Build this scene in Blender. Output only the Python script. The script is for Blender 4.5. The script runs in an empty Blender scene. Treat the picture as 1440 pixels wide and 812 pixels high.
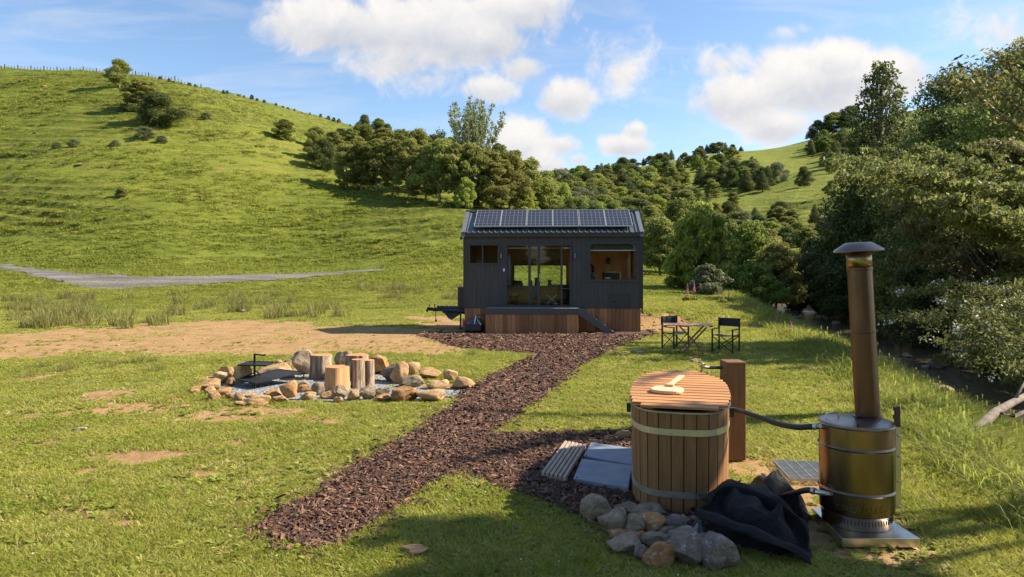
import bpy, bmesh, math, random
import numpy as np
from mathutils import Vector, Matrix
from math import sin, cos, pi, radians as R

# ---------------------------------------------------------------- camera, sky, sun, exposure
SC = bpy.context.scene
COL = SC.collection
CAMH, FPX, HOR = 2.37, 1000.0, 370.0
cam_d = bpy.data.cameras.new('camera'); cam = bpy.data.objects.new('camera', cam_d); COL.objects.link(cam)
cam.location = (0, 0, CAMH); cam.rotation_euler = (R(90), 0, 0)
cam_d.sensor_width = 36; cam_d.lens = 25.0; cam_d.shift_y = -0.025
cam_d.clip_start = 0.1; cam_d.clip_end = 5000
SC.camera = cam
SUN_EL, SUN_AZ = R(38), R(7)          # azimuth measured from +X towards +Y
sun_vec = Vector((cos(SUN_EL)*cos(SUN_AZ), cos(SUN_EL)*sin(SUN_AZ), sin(SUN_EL)))
sd = bpy.data.lights.new('sun', 'SUN'); sd.energy = 5.0; sd.angle = R(0.55); sd.color = (1.0, 0.86, 0.66)
sun = bpy.data.objects.new('sun', sd); COL.objects.link(sun)
sun.rotation_euler = (-sun_vec).to_track_quat('-Z', 'Y').to_euler()
SC.view_settings.view_transform = 'Standard'; SC.view_settings.look = 'None'
SC.view_settings.exposure = 1.2; SC.view_settings.gamma = 1.0; SC.view_settings.use_curve_mapping = False
SC.cycles.max_bounces = 8; SC.cycles.transparent_max_bounces = 16
SC.cycles.diffuse_bounces = 3; SC.cycles.glossy_bounces = 4; SC.cycles.transmission_bounces = 4
SC.cycles.use_denoising = True
SC.cycles.sample_clamp_indirect = 6

W = bpy.data.worlds.new('World'); SC.world = W; W.use_nodes = True
wn, wl = W.node_tree.nodes, W.node_tree.links
wn.clear()
def wmath(op, a, b=None, c=None, clamp=False):
    n = wn.new('ShaderNodeMath'); n.operation = op; n.use_clamp = clamp
    for i, v in enumerate((a, b, c)):
        if v is None: continue
        if isinstance(v, (int, float)): n.inputs[i].default_value = v
        else: wl.new(v, n.inputs[i])
    return n.outputs[0]
sky = wn.new('ShaderNodeTexSky'); sky.sky_type = 'NISHITA'; sky.sun_disc = False
sky.sun_elevation = SUN_EL; sky.sun_rotation = math.atan2(sun_vec.x, sun_vec.y); sky.altitude = 100
sky.air_density = 1.0; sky.dust_density = 0.35; sky.ozone_density = 3.2
bg = wn.new('ShaderNodeBackground'); wl.new(sky.outputs[0], bg.inputs[0]); bg.inputs[1].default_value = 0.088
tc = wn.new('ShaderNodeTexCoord'); sep = wn.new('ShaderNodeSeparateXYZ'); wl.new(tc.outputs['Generated'], sep.inputs[0])
dy = wmath('MAXIMUM', sep.outputs[1], 0.02)
ca = wmath('DIVIDE', sep.outputs[0], dy); cb = wmath('DIVIDE', sep.outputs[2], dy)
comb = wn.new('ShaderNodeCombineXYZ'); wl.new(ca, comb.inputs[0]); wl.new(cb, comb.inputs[1])
nz = wn.new('ShaderNodeTexNoise'); nz.inputs['Scale'].default_value = 7.0; nz.inputs['Detail'].default_value = 9
nz.inputs['Roughness'].default_value = 0.56; nz.inputs['Distortion'].default_value = 0.35
wl.new(tc.outputs['Generated'], nz.inputs['Vector'])
# cloud banks by direction: (px,row,half width,half height,strength)
BLOBS = [(455, 32, 110, 55, 1.0), (600, 40, 170, 68, 1.2), (730, 10, 90, 55, 1.0), (560, 92, 110, 30, .55), (600,112,60,22,.35), (690,60,90,40,.8),
         (735, 95, 42, 26, .75), (795, 138, 48, 36, 1.0), (690, 125, 50, 24, .75), (855, 75, 50, 34, .28), (875, 100, 26, 32, .3),
         (735, 205, 50, 52, 1.0), (765, 235, 40, 30, .8), (790, 205, 30, 18, .6), (812,224,18,10,.5), (880, 205, 44, 20, .95), (893, 184, 20, 14, .8),
         (1015, 92, 60, 22, .35), (1040, 140, 80, 44, .95), (1150, 112, 120, 56, 1.2), (1240, 105, 80, 42, 1.0), (1180, 78, 60, 30, .9), (1090, 178, 60, 30, .9),
         (1110, 45, 22, 12, .25), (1420,40,60,50,.25), (-200, 60, 200, 60, .8), (1800, 100, 260, 90, 1.0), (300,-300,300,120,.8), (1100,-350,260,120,.8)]
field = None; top = None
for (px, py, rw, rh, st) in BLOBS:
    m = wn.new('ShaderNodeVectorMath'); m.operation = 'SUBTRACT'; wl.new(comb.outputs[0], m.inputs[0])
    m.inputs[1].default_value = ((px-720)/1000, (370-py)/1000, 0)
    s = wn.new('ShaderNodeVectorMath'); s.operation = 'MULTIPLY'; wl.new(m.outputs[0], s.inputs[0]); s.inputs[1].default_value = (1000/rw, 1000/rh, 0)
    l = wn.new('ShaderNodeVectorMath'); l.operation = 'LENGTH'; wl.new(s.outputs[0], l.inputs[0])
    v = wmath('MULTIPLY_ADD', l.outputs['Value'], -st, st)
    sx = wn.new('ShaderNodeSeparateXYZ'); wl.new(s.outputs[0], sx.inputs[0])
    w = wmath('MAXIMUM', v, 0.0)
    t = wmath('MULTIPLY', w, sx.outputs[1])
    field = v if field is None else wmath('SMOOTH_MAX', field, v, 0.15)
    top = t if top is None else wmath('ADD', top, t)
# second octave of the noise, finer billows
nz2 = wn.new('ShaderNodeTexNoise'); nz2.inputs['Scale'].default_value = 26.0; nz2.inputs['Detail'].default_value = 10; nz2.inputs['Roughness'].default_value = .66; nz2.inputs['Distortion'].default_value = .5
wl.new(tc.outputs['Generated'], nz2.inputs['Vector'])
nn = wmath('ADD', wmath('MULTIPLY_ADD', nz.outputs[0], 1.9, -0.95), wmath('MULTIPLY_ADD', nz2.outputs[0], 1.3, -0.65))
dens = wmath('ADD', wmath('MULTIPLY_ADD', field, 0.85, 0.10), wmath('MULTIPLY', nn, 0.62))
mr = wn.new('ShaderNodeMapRange'); mr.interpolation_type = 'SMOOTHSTEP'; wl.new(dens, mr.inputs[0])
mr.inputs[1].default_value = 0.02; mr.inputs[2].default_value = 0.46
# thin high streaks
mp = wn.new('ShaderNodeMapping'); mp.inputs['Scale'].default_value = (1.4, 9.0, 1.0); mp.inputs['Rotation'].default_value = (0,0,R(-4)); wl.new(comb.outputs[0], mp.inputs[0])
nz3 = wn.new('ShaderNodeTexNoise'); nz3.inputs['Scale'].default_value = 2.6; nz3.inputs['Detail'].default_value = 8; nz3.inputs['Roughness'].default_value=.6; nz3.inputs['Distortion'].default_value = .6
wl.new(mp.outputs[0], nz3.inputs['Vector'])
mr3 = wn.new('ShaderNodeMapRange'); wl.new(nz3.outputs[0], mr3.inputs[0]); mr3.inputs[1].default_value = 0.46; mr3.inputs[2].default_value = 0.78; mr3.inputs[4].default_value = 0.42
alpha = wmath('MAXIMUM', mr.outputs[0], mr3.outputs[0], clamp=True)
# grey undersides, white tops
shade = wmath('ADD', wmath('MULTIPLY_ADD', top, 0.9, 0.56), wmath('MULTIPLY', nn, 0.5), clamp=True)
edge = wmath('SUBTRACT', 1.0, mr.outputs[0])
shade = wmath('ADD', shade, wmath('MULTIPLY', edge, 0.15), clamp=True)
cr = wn.new('ShaderNodeMix'); cr.data_type = 'RGBA'; wl.new(shade, cr.inputs[0])
cr.inputs[6].default_value = (0.40, 0.44, 0.53, 1); cr.inputs[7].default_value = (0.86, 0.82, 0.77, 1)
bg2 = wn.new('ShaderNodeBackground'); wl.new(cr.outputs[2], bg2.inputs[0]); bg2.inputs[1].default_value = 0.555
mx = wn.new('ShaderNodeMixShader'); wl.new(alpha, mx.inputs[0]); wl.new(bg.outputs[0], mx.inputs[1]); wl.new(bg2.outputs[0], mx.inputs[2])
wo = wn.new('ShaderNodeOutputWorld'); wl.new(mx.outputs[0], wo.inputs[0])

# ---------------------------------------------------------------- helpers
rnd = random.Random(7)
def prop(o, label=None, cat=None, group=None, kind=None):
    if label: o['label'] = label
    if cat: o['category'] = cat
    if group: o['group'] = group
    if kind: o['kind'] = kind
    return o
def empty(name, loc=(0,0,0), rz=0.0, **k):
    o = bpy.data.objects.new(name, None); COL.objects.link(o); o.empty_display_size = .1
    o.location = loc; o.rotation_euler = (0, 0, rz); return prop(o, **k)
def npmesh(name, V, loops, counts, mat=None, smooth=False):
    V = np.asarray(V, np.float32).reshape(-1, 3); loops = np.asarray(loops, np.int32).ravel(); counts = np.asarray(counts, np.int32)
    me = bpy.data.meshes.new(name); me.vertices.add(len(V)); me.vertices.foreach_set('co', V.ravel())
    me.loops.add(len(loops)); me.loops.foreach_set('vertex_index', loops)
    me.polygons.add(len(counts)); st = np.zeros(len(counts), np.int32); st[1:] = np.cumsum(counts)[:-1]
    me.polygons.foreach_set('loop_start', st); me.polygons.foreach_set('loop_total', counts)
    if smooth: me.polygons.foreach_set('use_smooth', np.ones(len(counts), bool))
    me.update(calc_edges=True); me.validate()
    if mat: me.materials.append(mat)
    return me
def link(name, me, parent=None, **k):
    o = bpy.data.objects.new(name, me); COL.objects.link(o)
    if parent: o.parent = parent
    return prop(o, **k)
class MB:
    """collects shapes, links them as one mesh"""
    def __init__(s): s.v = []; s.f = []
    def add(s, vs, fs):
        n = len(s.v); s.v += [tuple(v) for v in vs]; s.f += [tuple(i+n for i in f) for f in fs]; return s
    def box(s, x0, x1, y0, y1, z0, z1, M=None):
        vs = [Vector((x, y, z)) for z in (z0, z1) for y in (y0, y1) for x in (x0, x1)]
        if M: vs = [M @ v for v in vs]
        return s.add(vs, [(0,2,3,1), (4,5,7,6), (0,1,5,4), (1,3,7,5), (3,2,6,7), (2,0,4,6)])
    def prism(s, poly, y0, y1, M=None):        # poly in xz, extruded along y
        n = len(poly); vs = [Vector((x, y, z)) for y in (y0, y1) for x, z in poly]
        if M: vs = [M @ v for v in vs]
        return s.add(vs, [tuple(range(n)), tuple(range(2*n-1, n-1, -1))] + [(i, i+n, (i+1) % n+n, (i+1) % n) for i in range(n)])
    def plate(s, poly, z0, z1, M=None):        # poly in xy, extruded along z
        n = len(poly); vs = [Vector((x, y, z)) for z in (z0, z1) for x, y in poly]
        if M: vs = [M @ v for v in vs]
        return s.add(vs, [tuple(range(n-1, -1, -1)), tuple(range(n, 2*n))] + [(i, (i+1) % n, (i+1) % n+n, i+n) for i in range(n)])
    def tube(s, pts, r, n=8, cap=True):
        pts = [Vector(p) for p in pts]; k = len(pts)
        rs = r if isinstance(r, (list, tuple)) else [r]*k
        ref = None; vs = []
        for i, p in enumerate(pts):
            t = (pts[min(i+1, k-1)] - pts[max(i-1, 0)])
            t = t.normalized() if t.length > 1e-9 else Vector((0,0,1))
            if ref is None: ref = Vector((1,0,0)) if abs(t.x) < .9 else Vector((0,1,0))
            a = t.cross(ref).normalized(); b = t.cross(a).normalized(); ref = b.cross(t) if False else ref
            for j in range(n):
                q = 2*pi*j/n; vs.append(p + (a*cos(q) + b*sin(q))*rs[i])
        fs = [(i*n+j, i*n+(j+1) % n, (i+1)*n+(j+1) % n, (i+1)*n+j) for i in range(k-1) for j in range(n)]
        if cap: fs += [tuple(range(n-1, -1, -1)), tuple((k-1)*n+j for j in range(n))]
        return s.add(vs, fs)
    def lathe(s, prof, n=24, M=None, cx=0, cy=0):   # prof: (r,z)
        vs = []
        for r, z in prof:
            for j in range(n):
                q = 2*pi*j/n; v = Vector((cx+r*cos(q), cy+r*sin(q), z)); vs.append(M @ v if M else v)
        k = len(prof)
        fs = [(i*n+j, i*n+(j+1) % n, (i+1)*n+(j+1) % n, (i+1)*n+j) for i in range(k-1) for j in range(n)]
        fs += [tuple(range(n-1, -1, -1)), tuple((k-1)*n+j for j in range(n))]
        return s.add(vs, fs)
    def build(s, name, mat, parent=None, smooth=False, bevel=0, **k):
        me = bpy.data.meshes.new(name); me.from_pydata([tuple(v) for v in s.v], [], s.f); me.validate()
        bm = bmesh.new(); bm.from_mesh(me); bmesh.ops.recalc_face_normals(bm, faces=bm.faces)
        bm.to_mesh(me); bm.free()
        if mat: me.materials.append(mat)
        if smooth:
            for p in me.polygons: p.use_smooth = True
        o = link(name, me, parent, **k)
        if smooth == 'auto':
            m = o.modifiers.new('edge', 'EDGE_SPLIT'); m.split_angle = R(35)
        if bevel:
            m = o.modifiers.new('bevel', 'BEVEL'); m.width = bevel; m.segments = 2; m.limit_method = 'ANGLE'; m.angle_limit = R(40)
        return o
def copy_tree(o, parent=None):
    c = o.copy(); COL.objects.link(c)
    if parent: c.parent = parent
    for ch in KIDS.get(o.name, []): copy_tree(ch, c)
    return c
KIDS = {}
def index_kids():
    KIDS.clear()
    for o in SC.objects:
        if o.parent: KIDS.setdefault(o.parent.name, []).append(o)
def G(px, py, z=0.0):          # where the sight line through a point of the photograph meets the height z
    d = (CAMH - z)*1000.0/(py - HOR); return ((px-720)/1000.0*d, d)

# numpy value noise
def _h(ix, iy, seed):
    n = (ix.astype(np.int64)*374761393 + iy.astype(np.int64)*668265263 + seed*1274126177) & 0x7fffffff
    n = (n ^ (n >> 13))*1274126177 & 0x7fffffff
    return ((n ^ (n >> 16)) & 0xffff)/65535.0
def vnoise(x, y, seed=0):
    x = np.asarray(x, float); y = np.asarray(y, float)
    ix = np.floor(x); iy = np.floor(y); fx = x-ix; fy = y-iy
    fx = fx*fx*(3-2*fx); fy = fy*fy*(3-2*fy)
    a = _h(ix, iy, seed); b = _h(ix+1, iy, seed); c = _h(ix, iy+1, seed); d = _h(ix+1, iy+1, seed)
    return (a*(1-fx)+b*fx)*(1-fy) + (c*(1-fx)+d*fx)*fy
def fbm(x, y, oct=4, seed=0, gain=.5):
    s = 0; a = 1; t = 0
    for i in range(oct):
        s = s + a*vnoise(np.asarray(x)*2**i+i*17.3, np.asarray(y)*2**i+i*9.1, seed+i); t += a; a *= gain
    return s/t*2-1
def sstep(a, b, x):
    t = np.clip((np.asarray(x, float)-a)/(b-a), 0, 1); return t*t*(3-2*t)
def polydist(x, y, poly):
    """signed distance, positive inside"""
    x = np.asarray(x, float); y = np.asarray(y, float); P = np.array(poly, float); n = len(P)
    d = np.full(x.shape, 1e9); ins = np.zeros(x.shape, bool)
    for i in range(n):
        ax, ay = P[i]; bx, by = P[(i+1) % n]; ex, ey = bx-ax, by-ay
        t = np.clip(((x-ax)*ex+(y-ay)*ey)/(ex*ex+ey*ey+1e-12), 0, 1)
        d = np.minimum(d, (x-ax-t*ex)**2+(y-ay-t*ey)**2)
        c = ((ay > y) != (by > y)); xi = ax + (y-ay)*ex/(ey if abs(ey) > 1e-12 else 1e-12)
        ins ^= (c & (x < xi))
    d = np.sqrt(d); return np.where(ins, d, -d)

# ---------------------------------------------------------------- materials
class NT:
    def __init__(s, name):
        s.m = bpy.data.materials.new(name); s.m.use_nodes = True; s.n = s.m.node_tree.nodes; s.l = s.m.node_tree.links
        s.b = s.n['Principled BSDF']; s.out = s.n['Material Output']; s.pos = None
    def P(s, space='Object'):
        if space == 'World':
            g = s.n.new('ShaderNodeNewGeometry'); return g.outputs['Position']
        t = s.n.new('ShaderNodeTexCoord'); return t.outputs[space]
    def noise(s, vec, scale, detail=4, rough=.55, stretch=None, dist=0):
        if stretch:
            m = s.n.new('ShaderNodeMapping'); m.inputs['Scale'].default_value = stretch; s.l.new(vec, m.inputs[0]); vec = m.outputs[0]
        t = s.n.new('ShaderNodeTexNoise'); t.inputs['Scale'].default_value = scale; t.inputs['Detail'].default_value = detail
        t.inputs['Roughness'].default_value = rough; t.inputs['Distortion'].default_value = dist; s.l.new(vec, t.inputs['Vector']); return t.outputs[0]
    def ramp(s, fac, stops):
        r = s.n.new('ShaderNodeValToRGB'); s.l.new(fac, r.inputs[0]); e = r.color_ramp.elements
        while len(e) < len(stops): e.new(.5)
        for i, (p, c) in enumerate(stops):
            e[i].position = p; e[i].color = (c if isinstance(c, tuple) else (c, c, c)) + (1,)
        return r.outputs[0]
    def mix(s, fac, a, b, mode='MIX'):
        m = s.n.new('ShaderNodeMix'); m.data_type = 'RGBA'; m.blend_type = mode
        for i, v in ((0, fac), (6, a), (7, b)):
            if isinstance(v, tuple): m.inputs[i].default_value = v + ((1,) if len(v) == 3 else ())
            elif isinstance(v, (int, float)): m.inputs[i].default_value = v
            else: s.l.new(v, m.inputs[i])
        return m.outputs[2]
    def math(s, op, a, b=0.0, clamp=False):
        m = s.n.new('ShaderNodeMath'); m.operation = op; m.use_clamp = clamp
        for i, v in enumerate((a, b)):
            if isinstance(v, (int, float)): m.inputs[i].default_value = v
            else: s.l.new(v, m.inputs[i])
        return m.outputs[0]
    def bump(s, h, strength=.3, dist=.02):
        b = s.n.new('ShaderNodeBump'); b.inputs['Strength'].default_value = strength; b.inputs['Distance'].default_value = dist
        s.l.new(h, b.inputs['Height']); s.l.new(b.outputs[0], s.b.inputs['Normal']); return b
    def col(s, c): s.l.new(c, s.b.inputs['Base Color'])
    def set(s, **k):
        for a, v in k.items(): s.b.inputs[a.replace('_', ' ')].default_value = v
        return s
def simple(name, c, rough=.6, metal=0.0, var=.18, scale=20, bump=.15, bdist=.005, stretch=None, spec=.5):
    t = NT(name); p = t.P(); n = t.noise(p, scale, 5, .6, stretch)
    lo = tuple(x*(1-var) for x in c); hi = tuple(min(1, x*(1+var)) for x in c)
    t.col(t.ramp(n, [(.3, lo), (.7, hi)])); t.set(Roughness=rough, Metallic=metal, Specular_IOR_Level=spec)
    if bump: t.bump(n, bump, bdist)
    return t.m
def wood(name, dark, light, axis='z', scale=6, rough=.7, island=.25, bump=.35):
    t = NT(name); p = t.P(); st = {'z': (6, 6, .5), 'x': (.5, 6, 6), 'y': (6, .5, 6)}[axis]
    g = t.n.new('ShaderNodeNewGeometry'); ri = g.outputs['Random Per Island']
    off = t.n.new('ShaderNodeVectorMath'); off.operation = 'ADD'; t.l.new(p, off.inputs[0])
    cc = t.n.new('ShaderNodeCombineXYZ'); t.l.new(t.math('MULTIPLY', ri, 37.0), cc.inputs[0]); t.l.new(t.math('MULTIPLY', ri, 17.0), cc.inputs[2]); t.l.new(cc.outputs[0], off.inputs[1])
    n = t.noise(off.outputs[0], scale, 6, .65, st, .6)
    c = t.ramp(n, [(.25, dark), (.75, light)])
    k = t.math('MULTIPLY_ADD', ri, island*2); 
    k = t.math('ADD', t.math('MULTIPLY', ri, island*2), 1-island)
    hsv = t.n.new('ShaderNodeHueSaturation'); t.l.new(c, hsv.inputs['Color']); t.l.new(k, hsv.inputs['Value'])
    t.col(hsv.outputs[0]); t.set(Roughness=rough); t.bump(n, bump, .004); return t.m
def foliage(name, a, b, transl=.35, hue=.03, val=.35, pscale=.35):
    """leaves: colour drifts from clump to clump and tree to tree"""
    t = NT(name); p = t.P('World'); n = t.noise(p, pscale, 3, .6); n2 = t.noise(p, pscale*9, 2, .6)
    oi = t.n.new('ShaderNodeObjectInfo'); g = t.n.new('ShaderNodeNewGeometry')
    f = t.math('ADD', t.math('MULTIPLY', n, .6), t.math('MULTIPLY', n2, .4))
    c = t.ramp(f, [(.36, a), (.64, b)])
    hsv = t.n.new('ShaderNodeHueSaturation'); t.l.new(c, hsv.inputs['Color'])
    v = t.math('ADD', t.math('MULTIPLY', oi.outputs['Random'], val), 1-val*.5)
    v = t.math('MULTIPLY', v, t.math('ADD', t.math('MULTIPLY', g.outputs['Random Per Island'], .6), .7)); t.l.new(v, hsv.inputs['Value'])
    h = t.math('ADD', t.math('MULTIPLY', oi.outputs['Random'], hue), .5-hue*.5); t.l.new(h, hsv.inputs['Hue'])
    t.col(hsv.outputs[0]); t.set(Roughness=.55, Specular_IOR_Level=.3)
    tr = t.n.new('ShaderNodeBsdfTranslucent'); t.l.new(hsv.outputs[0], tr.inputs[0])
    mx = t.n.new('ShaderNodeMixShader'); mx.inputs[0].default_value = transl
    t.l.new(t.b.outputs[0], mx.inputs[1]); t.l.new(tr.outputs[0], mx.inputs[2]); t.l.new(mx.outputs[0], t.out.inputs[0])
    return t.m
# ---------------------------------------------------------------- the lie of the land
def zrow(d, row): return CAMH + (HOR-row)/1000.0*d
LAND = {   # bearing (px of the view line): (distance, sight row) or (distance, 'z', height)
 -700: [(45,'z',0),(52,'z',.15),(60,389),(66,380),(72,370),(85,335),(175,100),(260,130),(600,200)],
 0:    [(45,'z',0),(52,'z',.15),(58,395),(64,384),(70,376),(78,356),(160,104),(176,96.5),(230,115),(600,200)],
 100:  [(45,'z',0),(52,'z',.15),(57,400),(62,389),(68,379),(76,358),(150,112),(168,97),(230,112),(600,200)],
 200:  [(45,'z',0),(52,'z',.15),(56,406),(61,389),(68,380),(75,360),(145,122),(160,107),(230,112),(600,200)],
 300:  [(45,'z',0),(52,'z',.15),(57,402),(62,389),(70,382),(78,362),(130,165),(152,133),(232,126),(600,200)],
 400:  [(45,'z',0),(54,'z',.2),(60,397),(66,388),(76,380),(85,350),(120,218),(135,192),(160,186),(232,147),(300,160),(600,220)],
 500:  [(45,'z',0),(54,'z',.2),(60,394),(68,384),(80,372),(95,310),(115,258),(150,225),(235,178),(300,190),(600,230)],
 600:  [(42,'z',0),(50,'z',.2),(60,392),(70,378),(80,352),(100,288),(130,262),(180,232),(240,206),(300,215),(600,235)],
 680:  [(38,'z',0),(50,'z',.25),(60,392),(70,375),(80,350),(98,302),(130,280),(180,255),(250,235),(600,248)],
 760:  [(34,'z',0),(50,'z',.3),(60,390),(80,362),(100,325),(130,300),(200,272),(300,262),(600,262)],
 830:  [(29.5,'z',0),(31,'z',.4),(60,390),(80,372),(120,345),(200,300),(330,262),(450,246),(600,262)],
 880:  [(26.6,'z',0),(27.4,'z',.62),(45,405),(60,388),(80,372),(120,345),(200,305),(330,260),(460,238),(600,252)],
 940:  [(26.2,'z',0),(27.2,'z',.6),(45,408),(60,392),(80,376),(120,350),(200,300),(330,252),(470,226),(600,240)],
 1000: [(26.5,'z',0),(28.5,'z',.5),(45,410),(60,396),(90,378),(140,335),(220,285),(330,245),(480,214),(600,235)],
 1060: [(28,'z',0),(32,'z',.4),(45,410),(60,400),(90,382),(140,330),(220,275),(330,238),(480,212),(600,230)],
 1120: [(30,'z',0),(45,'z',.2),(60,400),(90,384),(130,325),(200,268),(260,245),(330,250),(500,203),(600,215)],
 1200: [(30,'z',0),(60,'z',.4),(90,380),(130,320),(200,262),(270,222),(330,232),(500,176),(620,190)],
 1300: [(30,'z',0),(60,'z',.6),(90,370),(150,290),(500,150),(620,165)],
 1450: [(30,'z',0),(60,'z',.8),(90,360),(150,270),(500,120),(620,135)],
 2200: [(30,'z',0),(60,'z',.8),(90,360),(150,270),(500,120),(620,135)],
}
TU = np.linspace(-1.45, 1.5, 237); TD = np.exp(np.linspace(math.log(20), math.log(700), 320))
_keys = sorted(LAND); _tab = []
for k in _keys:
    ds = [20.0]; zs = [0.0]
    for e in LAND[k]:
        ds.append(e[0]); zs.append(e[2] if e[1] == 'z' else zrow(e[0], e[1]))
    _tab.append(np.interp(TD, ds, zs))
_tab = np.array(_tab); _ku = (np.array(_keys)-720)/1000.0
T = np.array([[np.interp(u, _ku, _tab[:, j]) for j in range(len(TD))] for u in TU])
def _smooth(A, n, ax):
    for _ in range(n):
        B = np.roll(A, 1, ax); C = np.roll(A, -1, ax)
        if ax == 0: B[0] = A[0]; C[-1] = A[-1]
        else: B[:, 0] = A[:, 0]; C[:, -1] = A[:, -1]
        A = A*.5+B*.25+C*.25
    return A
T = _smooth(_smooth(T, 14, 0), 3, 1)
EDGE = np.array([(2.6,-10),(4.4,2),(5.0,5),(5.5,8),(6.7,12.5),(7.7,16),(8.8,21),(10,27),(11.6,34),(13.7,45),(15.4,57),(17,65),(26,90)], float)
def edge_x(y): return np.interp(y, EDGE[:, 1], EDGE[:, 0])
BX = [0, 1, 2.4, 4.0, 8.2, 9.5, 13, 30, 80]; BZ = [0, -.28, -.95, -1.62, -1.62, -1.35, .25, 8.0, 22]
def base_z(x, y):
    x = np.asarray(x, float); y = np.asarray(y, float)
    yy = np.maximum(y, 14.0); u = np.clip(x/yy, TU[0], TU[-1]); d = np.clip(yy, TD[0], TD[-1])
    fu = (u-TU[0])/(TU[1]-TU[0]); iu = np.clip(fu.astype(int), 0, len(TU)-2); fu = fu-iu
    fd = (np.log(d)-math.log(TD[0]))/(math.log(TD[1])-math.log(TD[0])); idx = np.clip(fd.astype(int), 0, len(TD)-2); fd = fd-idx
    z = (T[iu, idx]*(1-fu)+T[iu+1, idx]*fu)*(1-fd) + (T[iu, idx+1]*(1-fu)+T[iu+1, idx+1]*fu)*fd
    s = x-edge_x(y); zb = np.interp(s, BX, BZ) + .1*(s > 0)*np.sin(y*.7)*np.clip(s/4, 0, 1)*np.clip(5-s, 0, 1)
    w = sstep(82, 62, y)*sstep(-.3, .6, s)
    return z*(1-w) + (zb+np.where(s > 9, 0, 0))*w
def terraces(x, y, z):
    ph = (z+fbm(x*.045, y*.045, 3, 61)*2.2)/1.25; fr = ph-np.floor(ph); msk = sstep(-.45, .15, fbm(x*.035, z*.12, 3, 62)); return fr, msk*sstep(70, 95, y)*sstep(450, 250, y)*sstep(2.5, 6, z)
def ground_z(x, y):
    x = np.asarray(x, float); y = np.asarray(y, float)
    z = base_z(x, y)
    hill = sstep(70, 95, y)*sstep(450, 250, y)
    n = fbm(x*.06, y*.06, 3, 11)*.9 + fbm(x*.3, y*.3, 3, 5)*.22
    ter = fbm(x*.10, z*1.05+fbm(x*.05, y*.05, 2, 77)*1.6, 3, 31); ter = ter + .5*np.abs(fbm(x*.2, z*1.6+fbm(x*.08, y*.08, 2, 7)*2, 2, 35))
    z2 = z + hill*(n + .45*ter)
    # grazing terraces: the slope is trodden into steps about a metre apart
    fr, msk = terraces(x, y, z2); z2 = z2 + 1.25*(sstep(.55, .95, fr)-fr)*.72*msk
    mid = sstep(28, 40, y)*(1-hill)
    z2 = z2 + mid*(fbm(x*.25, y*.25, 3, 9)*.07)
    lawn = sstep(33, 25, y)
    z2 = z2 + lawn*sstep(.0, -2, x-edge_x(y))*0 + fbm(x*.8, y*.8, 3, 3)*.018*lawn - .012*lawn
    s = x-edge_x(y)
    z2 = z2 + sstep(0, 2, s)*sstep(82, 62, y)*fbm(x*.7, y*.7, 3, 8)*.12
    return z2
def gz(x, y): return float(ground_z(np.array([x]), np.array([y]))[0])
def hit(px, row, d0=24, d1=640):
    """where the sight line meets the land"""
    u = (px-720)/1000.0; d = np.exp(np.linspace(math.log(d0), math.log(d1), 1500)); g = base_z(u*d, d)
    r = zrow(d, row); k = np.argmax(g >= r)
    dd = d[k] if g[k] >= r[k] else d1
    return u*dd, dd

# bare earth and bark outlines on the level ground, from the photograph
def GP(l, z=0): return [G(a, b, z) for a, b in l]
DIRT1 = GP([(-200,468),(0,472),(120,460),(240,453),(330,450),(430,452),(480,457),(560,459),(652,464),(690,468),(640,492),(600,500),(470,499),(330,500),(200,497),(110,497),(60,508),(-200,510)])
DIRT2 = GP([(565,445),(655,443),(655,466),(600,462)])
DIRT3 = GP([(1118,676),(1160,676),(1215,700),(1300,742),(1345,785),(1330,800),(1200,800),(1140,785),(1110,740)])
DIRT4 = [(4.3,24.0),(6.0,24.6),(6.7,26.0),(6.1,27.3),(5.2,27.4),(4.0,27.4)]
DIRT5 = GP([(1032,640),(1100,640),(1110,680),(1040,668)])
FIREBED = GP([(278,545),(300,528),(360,520),(430,516),(520,518),(570,528),(620,540),(690,546),(700,556),(640,562),(560,566),(470,570),(340,568),(290,560)])
SCUFF = [(60,585,70,14),(200,575,130,14),(330,582,150,15),(440,590,60,12),(150,555,60,10),(330,707,24,6),(60,620,60,8),(120,660,40,7),(270,560,50,12),(40,665,120,16),(200,640,130,16),(300,665,90,12),(90,720,120,16),(230,735,110,14),(330,620,120,12),(30,770,120,14),(400,650,40,8),(640,770,60,8),(60,530,50,8),(420,480,40,6)]
PATH = GP([(583,470),(610,478),(640,488),(700,495),(757,498),(728,512),(690,528),(660,545),(643,556),(648,563),(600,597),(540,632),(480,668),(430,700),(388,724),(360,745),(392,760),(440,771),(478,765),(530,735),(580,700),(612,678),(650,667),(690,686),(740,697),(790,716),(850,742),(900,745),(1000,740),(1010,640),(890,600),(880,607),(800,608),(742,611),(692,611),(735,578),(780,548),(815,516),(870,488),(925,470),(915,464),(700,466.5),(640,466)])
def dirt_field(x, y):
    x = np.asarray(x, float); y = np.asarray(y, float)
    f = np.full(x.shape, -1.0)
    for P_, sc in ((DIRT1, 1.1), (DIRT2, .8), (DIRT3, .35), (DIRT4, .5), (DIRT5, .35), (FIREBED, .5)):
        near = (np.abs(y-np.mean([p[1] for p in P_])) < 26)
        v = np.full(x.shape, -1.0)
        v[near] = polydist(x[near], y[near], P_)/sc
        f = np.maximum(f, np.clip(v, -1, 1))
    for (px, py, rw, rh) in SCUFF:
        cx, cy = G(px, py); rx = rw/1000*cy; ry = rh*cy*cy/2370.0
        q = 1-np.sqrt(((x-cx)/rx)**2+((y-cy)/ry)**2); f = np.maximum(f, np.clip(q*1.3-(.42 if py < 615 else .78), -1, .3))
    return f
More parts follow.
